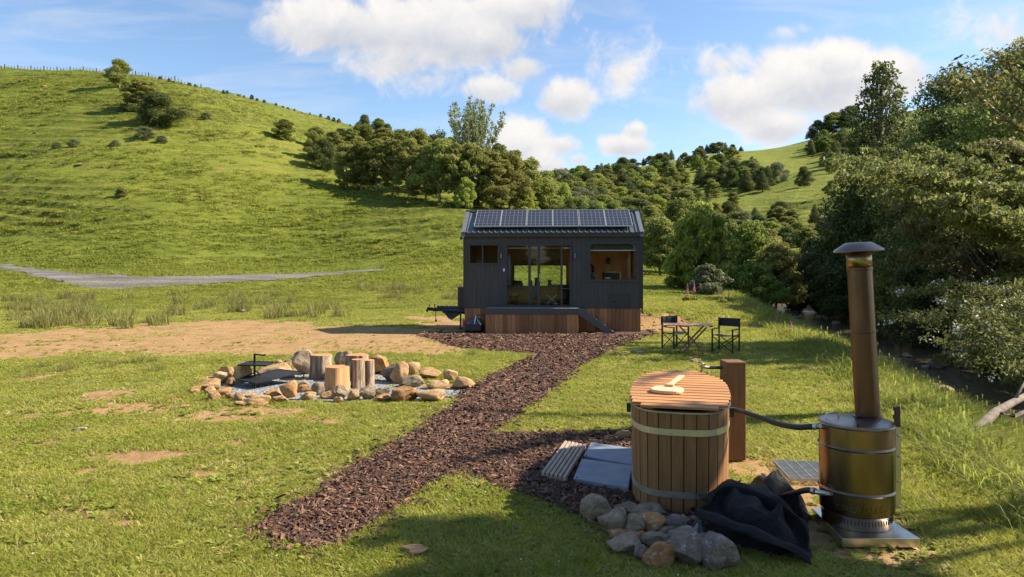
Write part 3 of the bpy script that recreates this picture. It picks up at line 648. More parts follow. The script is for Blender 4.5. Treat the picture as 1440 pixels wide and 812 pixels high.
# ---------------------------------------------------------------- the cabin
HX, HY, HYAW = -1.673, 24.6, R(-3.0)
L, DP = 6.10, 2.8
def house():
    root = empty('tiny_house', (HX, HY, 0), HYAW, label='small dark slate cabin on wheels with solar panels on its pitched roof', cat='tiny house')
    FL, EV, RG = .84, 3.27, 4.24            # floor, eave, ridge heights
    S = .0244
    # openings in the front wall: x0,x1,z0,z1
    win1 = (.22, 1.19, 2.36, 2.98); door = (1.50, 3.66, .90, 2.97); win2 = (4.36, 5.93, 1.80, 3.02)
    t = NT('slate_cladding'); p = t.P(); sx = t.n.new('ShaderNodeSeparateXYZ'); t.l.new(p, sx.inputs[0])
    n = t.noise(p, 2, 5, .6, (3, 3, .4)); t.col(t.ramp(n, [(.3, (.041,.041,.041)), (.7, (.060,.060,.060))])); t.set(Roughness=.6)
    g = t.math('SUBTRACT', t.math('ABSOLUTE', t.math('SUBTRACT', t.math('FRACT', t.math('MULTIPLY', sx.outputs[0], 1/.15)), .5)), .44); g = t.math('MULTIPLY', g, -18, True)
    g2 = t.math('SUBTRACT', 1.0, t.math('MULTIPLY', t.math('MAXIMUM', t.math('SUBTRACT', t.math('ABSOLUTE', t.math('SUBTRACT', t.math('FRACT', t.math('MULTIPLY', sx.outputs[0], 1/.15)), .5)), .44), 0.0), 16.0)); t.bump(g2, 1.0, .012)
    clad = t.m
    xs = sorted({0, L, win1[0], win1[1], door[0], door[1], win2[0], win2[1]}); zs = sorted({FL-.03, EV, win1[2], win1[3], door[2], door[3], win2[2], win2[3]})
    b = MB(); th = .10
    def inside(x, z): return any(o[0] < x < o[1] and o[2] < z < o[3] for o in (win1, door, win2))
    for (ax, bx) in zip(xs, xs[1:]):
        z0 = None
        for (az, bz) in zip(zs, zs[1:]):
            if not inside((ax+bx)/2, (az+bz)/2):
                if z0 is None: z0 = az
                z1 = bz
            else:
                if z0 is not None: b.box(ax, bx, 0, th, z0, z1)
                z0 = None
        if z0 is not None: b.box(ax, bx, 0, th, z0, z1)
    b.build('wall', clad, root)
    # back wall with its long window
    bw = (1.62, 3.60, 1.50, 2.27); b = MB()
    b.box(0, bw[0], DP-th, DP, FL-.03, EV); b.box(bw[1], L, DP-th, DP, FL-.03, EV); b.box(bw[0], bw[1], DP-th, DP, FL-.03, bw[2]); b.box(bw[0], bw[1], DP-th, DP, bw[3], EV); b.build('wall', clad, root)
    f = MB(); ey0, ey1, ez0, ez1 = 1.2, 2.3, 1.9, 2.9
    for x0, x1 in ((0, th), (L-th, L)):
        if x0 > 0:      # unseen end window, added to let sun in and brighten the room
            b = MB(); b.box(x0, x1, th+.001, DP-th-.001, FL-.03, ez0); b.box(x0, x1, th+.001, ey0, ez0, ez1); b.box(x0, x1, ey1, DP-th-.001, ez0, ez1)
            q = [(th+.001, ez1), (DP-th-.001, ez1), (DP-th-.001, EV+.05), (DP/2, RG-.05), (th+.001, EV+.05)]; vs = [(x, y, z) for x in (x0, x1) for y, z in q]
            b.add(vs, [tuple(range(5)), tuple(range(9, 4, -1))]+[(i, i+5, (i+1) % 5+5, (i+1) % 5) for i in range(5)]); b.build('wall', clad, root)
            f.box(x0-.02, x1+.02, ey0-.05, ey1+.05, ez1, ez1+.05); f.box(x0-.02, x1+.02, ey0-.05, ey1+.05, ez0-.05, ez0); f.box(x0-.02, x1+.02, ey0-.05, ey0, ez0, ez1); f.box(x0-.02, x1+.02, ey1, ey1+.05, ez0, ez1)
            wd = f.build('window', M_TRIM, root); MB().box(L-.055, L-.05, ey0, ey1, ez0, ez1).build('pane', M_GLASS, wd); continue
        b = MB(); poly = [(th+.001, FL-.03), (DP-th-.001, FL-.03), (DP-th-.001, EV+.05), (DP/2, RG-.05), (th+.001, EV+.05)]
        vs = [(x, y, z) for x in (x0, x1) for y, z in poly]; k = 5
        b.add(vs, [tuple(range(k)), tuple(range(2*k-1, k-1, -1))]+[(i, i+k, (i+1) % k+k, (i+1) % k) for i in range(k)]); b.build('wall', clad, root)
    # inner lining
    b = MB(); b.box(th+.002, L-th-.002, th+.01, DP-th-.01, FL-.03, FL); b.build('cabin_floor', M_DARKPLY, root)
    b = MB(); y0, y1 = DP-th-.02, DP-th-.004
    b.box(.13, bw[0], y0, y1, FL, EV); b.box(bw[1], L-.13, y0, y1, FL, EV); b.box(bw[0], bw[1], y0, y1, FL, bw[2]); b.box(bw[0], bw[1], y0, y1, bw[3], EV)
    b.box(th+.003, th+.02, th+.02, DP-th-.03, FL, EV); b.box(L-th-.02, L-th-.003, th+.02, DP-th-.03, FL, 1.84); b.box(L-th-.02, L-th-.003, th+.02, 1.14, 1.84, EV); b.box(L-th-.02, L-th-.003, 2.36, DP-th-.03, 1.84, EV)
    b.box(th+.03, L-th-.03, th+.02, DP-th-.03, EV-.06, EV-.03)
    # partition between the living room and the bedroom nook, and its plywood face beyond the big window
    b.box(4.02, 4.06, th+.5, DP-th-.03, FL, EV-.07)
    b.build('lining', M_PLY, root)
    f = MB(); e = .05
    f.box(bw[0]-e, bw[1]+e, DP-.12, DP+.02, bw[3], bw[3]+e); f.box(bw[0]-e, bw[1]+e, DP-.12, DP+.02, bw[2]-e, bw[2]); f.box(bw[0]-e, bw[0], DP-.12, DP+.02, bw[2], bw[3]); f.box(bw[1], bw[1]+e, DP-.12, DP+.02, bw[2], bw[3])
    w = f.build('window', M_TRIM, root); MB().box(bw[0], bw[1], DP-.06, DP-.055, bw[2], bw[3]).build('pane', M_GLASS, w)
    def opening(name, o, e=.06, mull=(), pane=True, sillh=0):
        x0, x1, z0, z1 = o; f = MB()
        f.box(x0-e, x1+e, -.03, .09, z1-.005, z1+e); f.box(x0-e, x1+e, -.035, .09, z0-e, z0+.005)
        f.box(x0-e, x0+.005, -.03, .09, z0+.005, z1-.005); f.box(x1-.005, x1+e, -.03, .09, z0+.005, z1-.005)
        w = f.build(name, M_TRIM, root, bevel=.006)
        for (m, ww) in mull: MB().box(m-ww/2, m+ww/2, -.005, .06, z0, z1).build('mullion', M_TRIM, w)
        edges = [x0]+[m for m, _ in mull]+[x1]
        return w, edges
    w, e = opening('window', win1, mull=((.66, .05),))
    for a, c in zip(e, e[1:]): MB().box(a+.005, c-.005, .028, .033, win1[2], win1[3]).build('pane', M_GLASS, w)
    w, e = opening('window', win2, e=.09)
    MB().box(win2[0], win2[1], .028, .033, win2[2], win2[3]).build('pane', M_GLASS, w)
    bl = MB().box(win2[0]+.01, win2[1]-.01, .10, .12, win2[3]-.20, win2[3]-.01).build('blind', simple('blind_cloth', (.07,.075,.06), .7), w); MB().box(win2[0]+.01, win2[1]-.01, .093, .127, win2[3]-.235, win2[3]-.202).build('blind_rail', simple('blind_rail_white', (.85,.86,.85), .5), bl)
    w, e = opening('door', door, e=.07, mull=((2.28, .09), (2.60, .09), (3.38, .07)))
    MB().box(door[0], 2.24, .028, .033, door[2], door[3]).build('pane', M_GLASS, w)
    MB().box(2.31, 2.56, .028, .033, door[2], door[3]).build('pane', M_GLASS, w)
    MB().box(2.64, 3.35, .028, .033, door[2], door[3]).build('pane', glass_mat('door_glass', (.8,.83,.78), .35), w)
    MB().box(door[0]+.02, door[1]-.02, .035, .07, door[3]-.10, door[3]-.075).build('blind', simple('blind_rail', (.5,.48,.42), .5), w)
    MB().box(2.615, 2.64, -.05, -.005, 1.75, 2.0).build('handle', M_ALU, w)
    # hatch
    hx0, hx1, hz0, hz1 = 5.03, 5.70, .84, 1.28; f = MB()
    f.box(hx0, hx1, -.018, -.002, hz0, hz1); h = f.build('hatch', M_SLATE, root, bevel=.004)
    f = MB(); f.box(hx0-.03, hx1+.03, -.026, -.001, hz1+.004, hz1+.03); f.box(hx0-.03, hx0-.004, -.024, -.001, hz0, hz1+.003); f.box(hx1+.004, hx1+.03, -.024, -.001, hz0, hz1+.003); f.build('frame', M_TRIM, h)
    MB().box(hx0+.06, hx0+.20, -.045, -.019, 1.03, 1.06).build('handle', M_BLACKMETAL, h)
    # corner boards, fascia, gutter
    for q in (-.012, L-.07): MB().box(q, q+.082, -.014, -.001, FL-.03, EV-.02).build('corner_board', M_SLATE, root)
    b = MB(); b.box(-.04, L+.04, -.14, .0, EV-.0, EV+.13); b.box(-.04, L+.04, -.165, -.142, EV+.10, EV+.14); b.box(-.13, -.05, -.03, .05, EV-.10, EV-.005); b.box(L+.01, L+.06, .02, .07, .65, EV-.01)
    b.build('gutter', simple('gutter_brown', (.045,.042,.038), .5), root)
    # roof
    def slope_pts(y): return EV+.13 + (RG-EV-.13)*(y+.12)/(DP/2+.12)
    for sgn in (1, -1):
        b = MB(); X0, X1 = -.04, L+.04; ny = [(-.12, 0), (DP/2, 0)]
        n = int((X1-X0)/.19); vs = []; prof = []
        for i in range(n):
            x = X0+(X1-X0)*i/n; w = (X1-X0)/n
            prof += [(x, 0), (x+w*.68, 0), (x+w*.76, .035), (x+w*.92, .035)]
        prof += [(X1, 0)]
        for (yy) in (-.12, DP/2):
            y = yy if sgn == 1 else DP-yy
            for x, h in prof: vs.append((x, y, slope_pts(yy)+h))
        k = len(prof); fs = [(i, i+1, k+i+1, k+i) for i in range(k-1)]
        # underside
        for (yy) in (-.12, DP/2):
            y = yy if sgn == 1 else DP-yy
            vs += [(X0, y, slope_pts(yy)-.06), (X1, y, slope_pts(yy)-.06)]
        q = 2*k; fs += [(q, q+1, q+3, q+2)]
        b.add(vs, fs); b.build('roof', M_STEELROOF, root)
        # barge caps
        for X in (X0, X1):
            c = MB(); x0, x1 = (X-.03, X+.11) if X == X0 else (X-.11, X+.03)
            pts = [(-.15, slope_pts(-.15)), (DP/2, slope_pts(DP/2))]; vs = []
            for x in (x0, x1):
                for yy, z in pts:
                    y = yy if sgn == 1 else DP-yy
                    vs += [(x, y, z-.12), (x, y, z+.055)]
            c.add(vs, [(0,1,3,2), (4,6,7,5), (1,5,7,3), (0,2,6,4), (0,4,5,1), (2,3,7,6)]); c.build('barge_cap', simple('cap_steel', (.16,.18,.20), .4, .3), root)
    b = MB(); b.box(-.07, L+.07, DP/2-.10, DP/2+.10, RG+.015, RG+.06); b.build('ridge_cap', simple('ridge_steel', (.16,.18,.20), .4, .3), root)
    # solar panels
    ty = (RG-EV-.13)/(DP/2+.12); ang = math.atan(ty)
    cell = NT('solar_cells'); p = cell.P(); sp = cell.n.new('ShaderNodeSeparateXYZ'); cell.l.new(p, sp.inputs[0])
    def grid(o, per, w):
        a = cell.math('ABSOLUTE', cell.math('SUBTRACT', cell.math('FRACT', cell.math('MULTIPLY', o, 1/per)), .5)); return cell.math('GREATER_THAN', a, .5-w)
    gl = cell.math('MAXIMUM', grid(sp.outputs[0], .1455, .04), grid(sp.outputs[1], .236, .03)); n = cell.noise(p, 2.5, 4)
    cell.col(cell.mix(gl, cell.ramp(n, [(.3, (.014,.016,.022)), (.7, (.025,.027,.035))]), (.15,.16,.18))); cell.set(Roughness=.16, Specular_IOR_Level=.6)
    px0, pw = .36, .905; slen = 1.42
    for i in range(6):
        x0 = px0+i*pw+(.02 if i >= 4 else 0)+(.012 if i >= 2 else 0)
        f = MB(); a, c = .013, pw-.010
        for s in ((0, c, 0, a), (0, c, slen-a, slen), (0, a, a, slen-a), (c-a, c, a, slen-a)): f.box(s[0], s[1], s[2], s[3], 0, .04)
        pan = f.build('solar_panel', M_FRAME, root); pan.location = (x0, .02, slope_pts(.02)+.13); pan.rotation_euler = (ang-.03, 0, 0)
        MB().box(a, c-a, a, slen-a, .012, .033).build('cell_face', cell.m, pan)
    for yy in (.35, 1.1):
        b = MB(); b.box(.30, px0+6*pw+.08, yy, yy+.04, slope_pts(yy)+.06, slope_pts(yy)+.10); b.build('mounting_rail', M_ALU, root)
        for k in range(8): x = .34+k*.76; MB().box(x, x+.05, yy-.01, yy+.05, slope_pts(yy)-.01, slope_pts(yy)+.058).build('mounting_foot', M_ALU, root)
    # skirting boards
    for (x0, x1) in ((.03, .80), (3.97, L-.02)):
        b = MB(); x = x0; r = random.Random(3)
        while x < x1-.02:
            w = min(.14, x1-x); b.box(x+.004, x+w-.004, .02, .045+.004*r.random(), .0, FL-.035); x += w
        b.build('skirting', M_SKIRT, root)
    b = MB(); x = .05
    while x < DP-.1: b.box(L-.045, L-.02, x, x+.138, 0, FL-.035); x += .142
    b.build('skirting', M_SKIRT, root)
    b = MB(); x = .05
    while x < 2.2: b.box(.03, .055, x, x+.138, 0.05, FL-.035); x += .142
    b.build('skirting', M_SKIRT, root)
    b = MB(); b.box(.06, L-.06, .05, .07, .0, FL-.04); b.build('skirt_backing', M_BLACKPLASTIC, root)  # dark board added behind the skirting so no light shows through its gaps
    b = MB(); b.box(.1, L-.1, .35, .45, .55, FL-.04); b.box(.1, L-.1, DP-.45, DP-.35, .55, FL-.04); b.build('chassis', M_BLACKMETAL, root)
    # wheels under the floor
    for x in (2.7, 3.6):
        m = Matrix.Translation((x, DP-.25, .33)) @ Matrix.Rotation(R(90), 4, 'X')
        wv = MB(); wv.lathe([(.20,-.09), (.30,-.10), (.33,-.06), (.33,.06), (.30,.10), (.20,.09)], 24, m); wh = wv.build('wheel', M_BLACKPLASTIC, root, True)
        MB().lathe([(.05,-.06), (.19,-.075), (.19,.075), (.05,.06)], 20, m).build('rim', M_ALU, wh)
    # cabinet on the end wall
    MB().box(-.24, -.003, .25, .95, .80, 1.52).build('meter_cabinet', M_SLATE, root, bevel=.01)
    # drawbar
    b = MB(); yc = DP/2
    b.tube([(-.02, yc-.75, .66), (-1.15, yc-.05, .66)], .05, 6); b.tube([(-.02, yc+.75, .66), (-1.15, yc+.05, .66)], .05, 6)
    b.box(-1.30, -1.05, yc-.07, yc+.07, .60, .72); d = b.build('drawbar', M_BLACKMETAL, root)
    b = MB(); b.box(-1.50, -1.30, yc-.05, yc+.05, .62, .74); b.tube([(-1.48, yc, .70), (-1.53, yc, .62), (-1.50, yc, .57)], .035, 8); b.tube([(-1.45, yc, .74), (-1.42, yc, .84)], .02, 6); b.tube([(-1.22, yc, .72), (-1.25, yc, .86)], .02, 6); b.build('coupling', M_BLACKMETAL, d)
    b = MB(); b.tube([(-.22, yc-.5, .78), (-.22, yc-.5, .03)], .03, 8); b.box(-.29, -.15, yc-.57, yc-.43, 0, .03); b.build('jack_stand', M_BLACKMETAL, d)
    b = MB(); b.tube([(-1.18, yc-.1, .62), (-1.19, yc-.1, .35), (-1.17, yc-.1, .27)], .012, 5); b.lathe([(.02,.22), (.035,.24), (.035,.29), (.015,.31)], 8, None, -1.17, yc-.1); b.build('safety_chain', M_BLACKMETAL, d)
    # wall lamps, switch
    for x in (1.31, 3.84):
        b = MB(); b.lathe([(.035,2.52), (.04,2.53), (.04,2.68), (.035,2.69)], 16, None, x, -.06); b.box(x-.025, x+.025, -.03, -.002, 2.57, 2.64); b.build('wall_lamp', simple('lamp_grey', (.16,.16,.16), .4, .5), root, smooth=False)
    b = MB(); b.box(1.37, 1.43, -.03, -.002, 2.08, 2.18); sw = b.build('door_keypad', simple('white_plastic', (.75,.75,.75), .4), root)
    return root
HOUSE = house()
HM = Matrix.Translation((HX, HY, 0)) @ Matrix.Rotation(HYAW, 4, 'Z')
def H(x, y, z): return HM @ Vector((x, y, z))
def hroot(name, x, y, z, rz=0, **k): v = H(x, y, z); return empty(name, tuple(v), HYAW+rz, **k)

# deck with steps
def deck():
    r = hroot('deck', 0, 0, 0, label='low timber-faced deck with a dark rim under the sliding door', cat='deck')
    x0, x1, y0, zt = .84, 3.93, -.72, .85
    b = MB(); y = y0+.02
    while y < -.06: b.box(x0+.005, x1-.005, y, y+.088, zt-.03, zt+.002); y += .094
    b.build('deck_boards', simple('deck_grey', (.19,.19,.19), .7, 0, .3, 8, .3), r)
    b = MB(); b.box(x0-.02, x1+.02, y0-.03, y0+.015, zt-.20, zt+.006); b.box(x0-.02, x0+.02, y0+.02, -.05, zt-.20, zt+.006); b.box(x1-.02, x1+.02, y0+.02, -.05, zt-.20, zt+.006); b.build('rim', simple('deck_rim', (.06,.064,.068), .6), r, bevel=.004)
    b = MB(); x = x0
    while x < x1-.02: w = min(.142, x1-x); b.box(x+.004, x+w-.004, y0-.012, y0+.012, .0, zt-.203); x += w
    y = y0+.02
    while y < -.08: b.box(x1-.01, x1+.014, y, y+.13, 0, zt-.203); b.box(x0-.014, x0+.01, y, y+.13, 0, zt-.203); y += .134
    b.build('facing_boards', M_SKIRT, r)
    MB().box(x0+.03, x1-.03, y0+.02, y0+.04, 0, zt-.21).build('backing', M_BLACKPLASTIC, r)
    # steps going down to the right, between two stringers
    st = MB(); sx0, sx1 = x1+.03, x1+1.24
    for yy in (y0-.02, y0+.52):
        s = MB(); s.prism([(sx0, .83), (sx0+.10, .83), (sx1, .03), (sx1-.02, 0), (sx1-.26, 0), (sx0, .62)], yy, yy+.04); s.build('stringer', simple('stringer_slate', (.075,.08,.088), .6), r)
    for k in range(4): z = .66-k*.19; x = sx0+.06+k*.27; MB().box(x, x+.27, y0+.022, y0+.518, z-.03, z).build('tread', simple('tread_grey', (.16,.16,.16), .7), r)
deck()

# ---- things in and beside the cabin
def inside_things():
    FL = .84
    # kitchen counter under the back window
    r = hroot('kitchen_counter', 0, 0, FL, label='long timber kitchen counter inside the cabin under the back window', cat='counter')
    MB().box(.95, 3.25, 1.95, 2.66, .02, .64).build('cabinet', M_DARKPLY, r)
    MB().box(.93, 3.30, 1.92, 2.67, .642, .675).build('countertop', simple('worktop', (.10,.05,.035), .4), r)
    zc = FL+.676
    r = hroot('oven', 3.50, 2.30, FL, label='dark oven at the right end of the kitchen counter', cat='oven')
    MB().box(-.2, .3, -.3, .35, .02, .72).build('body', M_BLACKPLASTIC, r, bevel=.01); MB().tube([(-.15, -.35, .58), (.25, -.35, .58)], .012, 6).build('handle', M_ALU, r); MB().box(-.14, .24, -.312, -.302, .15, .5).build('oven_door', simple('oven_glass', (.01,.01,.012), .1), r)
    md = simple('dark_item', (.045,.03,.035), .6)
    # items on the counter, each its own
    b = MB(); b.lathe([(.11,0), (.14,.03), (.13,.14), (.07,.19)], 16); k = b.build('saucepan', simple('pan_metal', (.13,.12,.12), .35, .6), smooth=True); k.location = H(1.32, 2.25, zc); k.rotation_euler.z = HYAW; prop(k, 'dark pan at the left end of the kitchen counter', 'pan')
    b = MB(); b.add([(-.22,-.08,0),(.22,-.08,0),(.22,.1,0),(-.22,.1,0),(-.16,-.05,.15),(.12,-.05,.20),(.14,.06,.16),(-.15,.06,.22)], [(3,2,1,0),(4,5,6,7),(0,1,5,4),(1,2,6,5),(2,3,7,6),(3,0,4,7)])
    k = b.build('carry_bag', simple('bag_cloth', (.10,.045,.04), .8), bevel=.03); k.location = H(1.78, 2.25, zc); prop(k, 'soft dark red bag slumped on the kitchen counter', 'bag')
    for ax in (-.12, .10): MB().tube([(ax-.05, 0, .13), (ax-.03, 0, .26), (ax+.04, 0, .26), (ax+.05, 0, .13)], .009, 5).build('handle', md, k)
    for i, (x, h, rad, lb, nm, cat) in enumerate([(2.25, .20, .085, 'dark canister beside the bag on the kitchen counter', 'canister', 'canister'), (2.47, .30, .075, 'tall dark jug by the door mullion on the kitchen counter', 'jug', 'jug'), (2.97, .22, .085, 'dark vase alone in the middle of the back window', 'vase', 'vase')]):
        b = MB(); b.lathe([(rad*.75,0), (rad,.03), (rad*.72,h*.55), (rad*.9,h*.95), (rad*1.1,h), (rad*.95,h+.002)], 18); k = b.build(nm, md, smooth=True); k.location = H(x, 2.2, zc); prop(k, lb, cat)
        if nm == 'jug': MB().tube([(rad*.8,0,h*.3), (rad*1.7,0,h*.4), (rad*1.6,0,h*.8), (rad*.8,0,h*.9)], .012, 6).build('handle', md, k)
    k = MB().box(-.2, .2, -.12, .12, 0, .045).build('chopping_board', simple('board', (.14,.08,.05), .6)); k.location = H(3.22, 2.3, zc); prop(k, 'low board lying right of the vase on the counter', 'chopping board')
    # towel, bin, stool, shelf picture
    b = MB(); n = 9
    vs = [(x*.26/n-.13, .012*sin(x*1.9)+(.02 if l else 0), z) for l in (0, 1) for z in (.0, .46) for x in range(n+1)]
    q = n+1; fs = [(i, i+1, q+i+1, q+i) for i in range(n)]+[(2*q+i, 3*q+i, 3*q+i+1, 2*q+i+1) for i in range(n)]+[(0,q,3*q,2*q),(n,2*q+n,3*q+n,q+n)]+[(q+i,q+i+1,3*q+i+1,3*q+i) for i in range(n)]+[(i,2*q+i,2*q+i+1,i+1) for i in range(n)]
    b.add(vs, fs); k = b.build('hand_towel', simple('towel_blue', (.14,.19,.33), .9), smooth=True); k.location = H(2.48, 1.86, 1.06); k.rotation_euler.z = HYAW; prop(k, 'blue hand towel hanging from the front of the counter', 'towel')
    b = MB(); b.lathe([(.13,0), (.16,.34), (.17,.36), (.165,.37)], 20); k = b.build('rubbish_bin', M_BLACKPLASTIC, smooth=True); k.location = H(1.72, .55, FL+.01); prop(k, 'black bin inside the door at its left side', 'bin')
    MB().lathe([(.165,.372), (.15,.42), (.05,.45)], 20).build('lid', simple('bin_lid', (.2,.2,.21), .4), k, smooth=True)
    r = hroot('folding_stool', 3.05, .75, FL, label='white-legged folding stool standing just inside the sliding door', cat='stool')
    mw = simple('stool_white', (.62,.64,.62), .5)
    for yy in (-.14, .14):
        for s in (-1, 1): MB().tube([(-.19*s, yy+.01*s, .06), (.19*s, yy+.01*s, .42)], .019, 6).build('leg', mw, r)
    MB().box(-.20, .20, -.16, .16, .42, .45).build('seat', simple('stool_seat', (.09,.08,.06), .8), r, bevel=.01)
    r = hroot('wall_shelf', 2.60, 2.56, 2.36, label='wooden shelf with jars above the back window', cat='shelf')
    MB().box(-.95, 1.0, -.12, .10, 0, .03).build('board', M_DARKPLY, r)
    JL = ['leftmost small jar', 'second small jar', 'third small jar', 'middle small jar', 'fifth small jar', 'sixth small jar', 'rightmost small jar']
    for i in range(7):
        b = MB(); h = .08+.04*((i*37) % 5)/4; b.lathe([(.035,0), (.045,.01), (.045,h), (.03,h+.01)], 10); k = b.build('jar', simple('jar%d' % i, (.12+.03*i % .1,.12,.08), .3), smooth=True); k.location = H(2.0+i*.22, 2.53, 2.395)
        prop(k, JL[i]+' in the row on the shelf above the back window', 'jar', 'jars on the shelf')
    r = hroot('picture', 3.05, 2.64, 2.52, label='small framed picture above the shelf seen through the door', cat='picture'); MB().box(-.16, .16, 0, .02, .06, .34).build('frame', simple('pic_frame', (.3,.26,.2), .5), r); MB().box(-.13, .13, -.004, -.001, .09, .31).build('print', simple('pic_print', (.4,.4,.33), .7, 0, .3, 12), r)
    # white curtain strip by the left door jamb
    b = MB(); n = 12; vs = [(.01*x, .02*sin(x*1.6)+.022*l, z) for l in (0, 1) for z in (0, 1.1) for x in range(n+1)]; q = n+1
    fs = [(i, i+1, q+i+1, q+i) for i in range(n)]+[(2*q+i, 3*q+i, 3*q+i+1, 2*q+i+1) for i in range(n)]+[(0,q,3*q,2*q),(n,2*q+n,3*q+n,q+n)]+[(q+i,q+i+1,3*q+i+1,3*q+i) for i in range(n)]+[(i,2*q+i,2*q+i+1,i+1) for i in range(n)]
    b.add(vs, fs); k = b.build('curtain', simple('curtain_lilac', (.45,.43,.55), .9), smooth=True); k.location = H(1.49, .30, 1.55); k.rotation_euler.z = HYAW; prop(k, 'pale lilac cloth hanging just inside the left door jamb', 'curtain')
    # bedroom nook behind the big window: bed back, wall clock shape, cushion, bowl
    r = hroot('bench_seat', 4.95, 1.6, FL, label='dark bench with a low back below the plywood wall', cat='bench')
    MB().box(-.55, .75, -.5, .3, .03, .75).build('base', M_DARKPLY, r); b = MB(); b.box(-.05, .62, .12, .26, .752, 1.20); b.build('backrest', simple('bench_dark', (.02,.021,.024), .7), r, bevel=.04)
    k = MB(); k.lathe([(.075,-.012), (.085,0), (.075,.012)], 24, Matrix.Diagonal((1, 1, 1.0, 1))); o = k.build('wall_mask', simple('mask_green', (.03,.035,.025), .5), smooth=False); o.scale = (1, 1.7, 1); o.location = H(5.20, 2.655, 2.45); o.rotation_euler = (R(90), 0, HYAW); prop(o, 'dark oval ornament on the plywood wall behind the large window', 'ornament')
    b = MB(); b.lathe([(.05,0), (.09,.03), (.12,.07), (.11,.072), (.06,.03)], 20); o = b.build('bowl', simple('bowl_white', (.62,.68,.66), .4), smooth=True); o.location = H(4.98, .30, 1.80); prop(o, 'pale bowl on the sill of the large window', 'bowl')
    o = MB().box(4.40, 5.88, .13, .42, 1.76, 1.795).build('window_shelf', M_PLY); o.matrix_world = HM; prop(o, 'plywood shelf along the inside of the large window', 'shelf')
    o = MB().box(-.055, .055, -.05, .05, 0, 1.16).build('bed_post', simple('post_pine', (.60,.36,.17), .6)); o.location = H(5.78, .95, 1.80); prop(o, 'pale timber post at the right side of the large window', 'post')
    o = MB().box(-.05,.05,-.05,.05, 0, .955).build('support_leg', M_PLY, o); o.location = (0, 0, -.956)
inside_things()

def person():
    """someone sitting by the large window, seen from the chest up through the glass"""
    me = bpy.data.meshes.new('person'); S = .84
    pts = {'pel': (0,0,.50,.14), 'wa': (0,.0,.66,.125), 'ch': (0,-.01,.86,.145), 'nk0': (0,-.01,1.0,.07), 'nk': (0,-.02,1.06,.052), 'hd0': (0,-.035,1.12,.072), 'hd': (0,-.03,1.20,.088), 'hd2': (0,-.02,1.27,.06),
           'sl': (-.155,0,.97,.062), 'el': (-.22,-.06,.72,.042), 'wl': (-.10,-.25,.66,.028), 'hl': (-.04,-.31,.67,.026), 'sr': (.155,0,.97,.062), 'er': (.26,-.10,.76,.042), 'wr': (.12,-.30,.70,.028), 'hr': (.06,-.36,.71,.026),
           'tl': (-.10,-.05,.50,.09), 'kl': (-.11,-.42,.50,.06), 'al': (-.11,-.44,.12,.042), 'fl': (-.11,-.55,.06,.035), 'tr': (.10,-.05,.50,.09), 'kr': (.11,-.42,.50,.06), 'ar': (.11,-.44,.12,.042), 'fr': (.11,-.55,.06,.035),
           'no': (0,-.12,1.19,.014)}
    ks = list(pts); ed = [('pel','wa'),('wa','ch'),('ch','nk0'),('nk0','nk'),('nk','hd0'),('hd0','hd'),('hd','hd2'),('hd','no'),('ch','sl'),('sl','el'),('el','wl'),('wl','hl'),('ch','sr'),('sr','er'),('er','wr'),('wr','hr'),('pel','tl'),('tl','kl'),('kl','al'),('al','fl'),('pel','tr'),('tr','kr'),('kr','ar'),('ar','fr')]
    me.from_pydata([pts[k][:3] for k in ks], [(ks.index(a), ks.index(b)) for a, b in ed], [])
    o = bpy.data.objects.new('person', me); COL.objects.link(o); me.materials.append(simple('skin', (.42,.24,.17), .6))
    m = o.modifiers.new('skin', 'SKIN'); m.use_smooth_shade = True
    for i, k in enumerate(ks): me.skin_vertices[0].data[i].radius = (pts[k][3],)*2; me.skin_vertices[0].data[i].use_root = (i == 0)
    o.modifiers.new('sub', 'SUBSURF').levels = 1; o.modifiers['sub'].render_levels = 2
    o.location = H(4.44, .92, S+.18); o.rotation_euler.z = HYAW+R(-35)
    prop(o, 'person with long dark hair sitting inside at the left of the large window', 'person')
    b = MB(); prof = [(.03,1.30), (.085,1.28), (.108,1.20), (.112,1.10), (.12,.95), (.10,.80), (.04,.76)]
    n = 16; vs = []
    for r_, z in prof:
        for j in range(n+1):
            a = R(-35)+R(250)*j/n; vs.append((r_*cos(a), .01+r_*sin(a), z))
    q = n+1; fs = [(i*q+j, i*q+j+1, (i+1)*q+j+1, (i+1)*q+j) for i in range(len(prof)-1) for j in range(n)]
    b.add(vs, fs); h = b.build('hair', simple('hair_dark', (.02,.012,.009), .5), o, smooth=True); s = h.modifiers.new('s', 'SOLIDIFY'); s.thickness = .025
    b = MB(); b.lathe([(.17,.48), (.16,.60), (.145,.70), (.175,.86), (.15,.95), (.09,1.0)], 20, Matrix.Diagonal((1, .8, 1, 1))); b.build('top', simple('top_green', (.10,.11,.075), .9), o, smooth=True)
person()
def stool_for_person():
    r = hroot('chair_inside', 4.44, .92, .84, label='low wooden stool the person by the large window sits on', cat='stool')
    MB().box(-.18, .18, -.18, .18, .44, .48).build('seat', M_DARKPLY, r)
    for sx in (-1, 1):
        for sy in (-1, 1): MB().box(sx*.15-.018, sx*.15+.018, sy*.15-.018, sy*.15+.018, .002, .438).build('leg', M_DARKPLY, r)
stool_for_person()

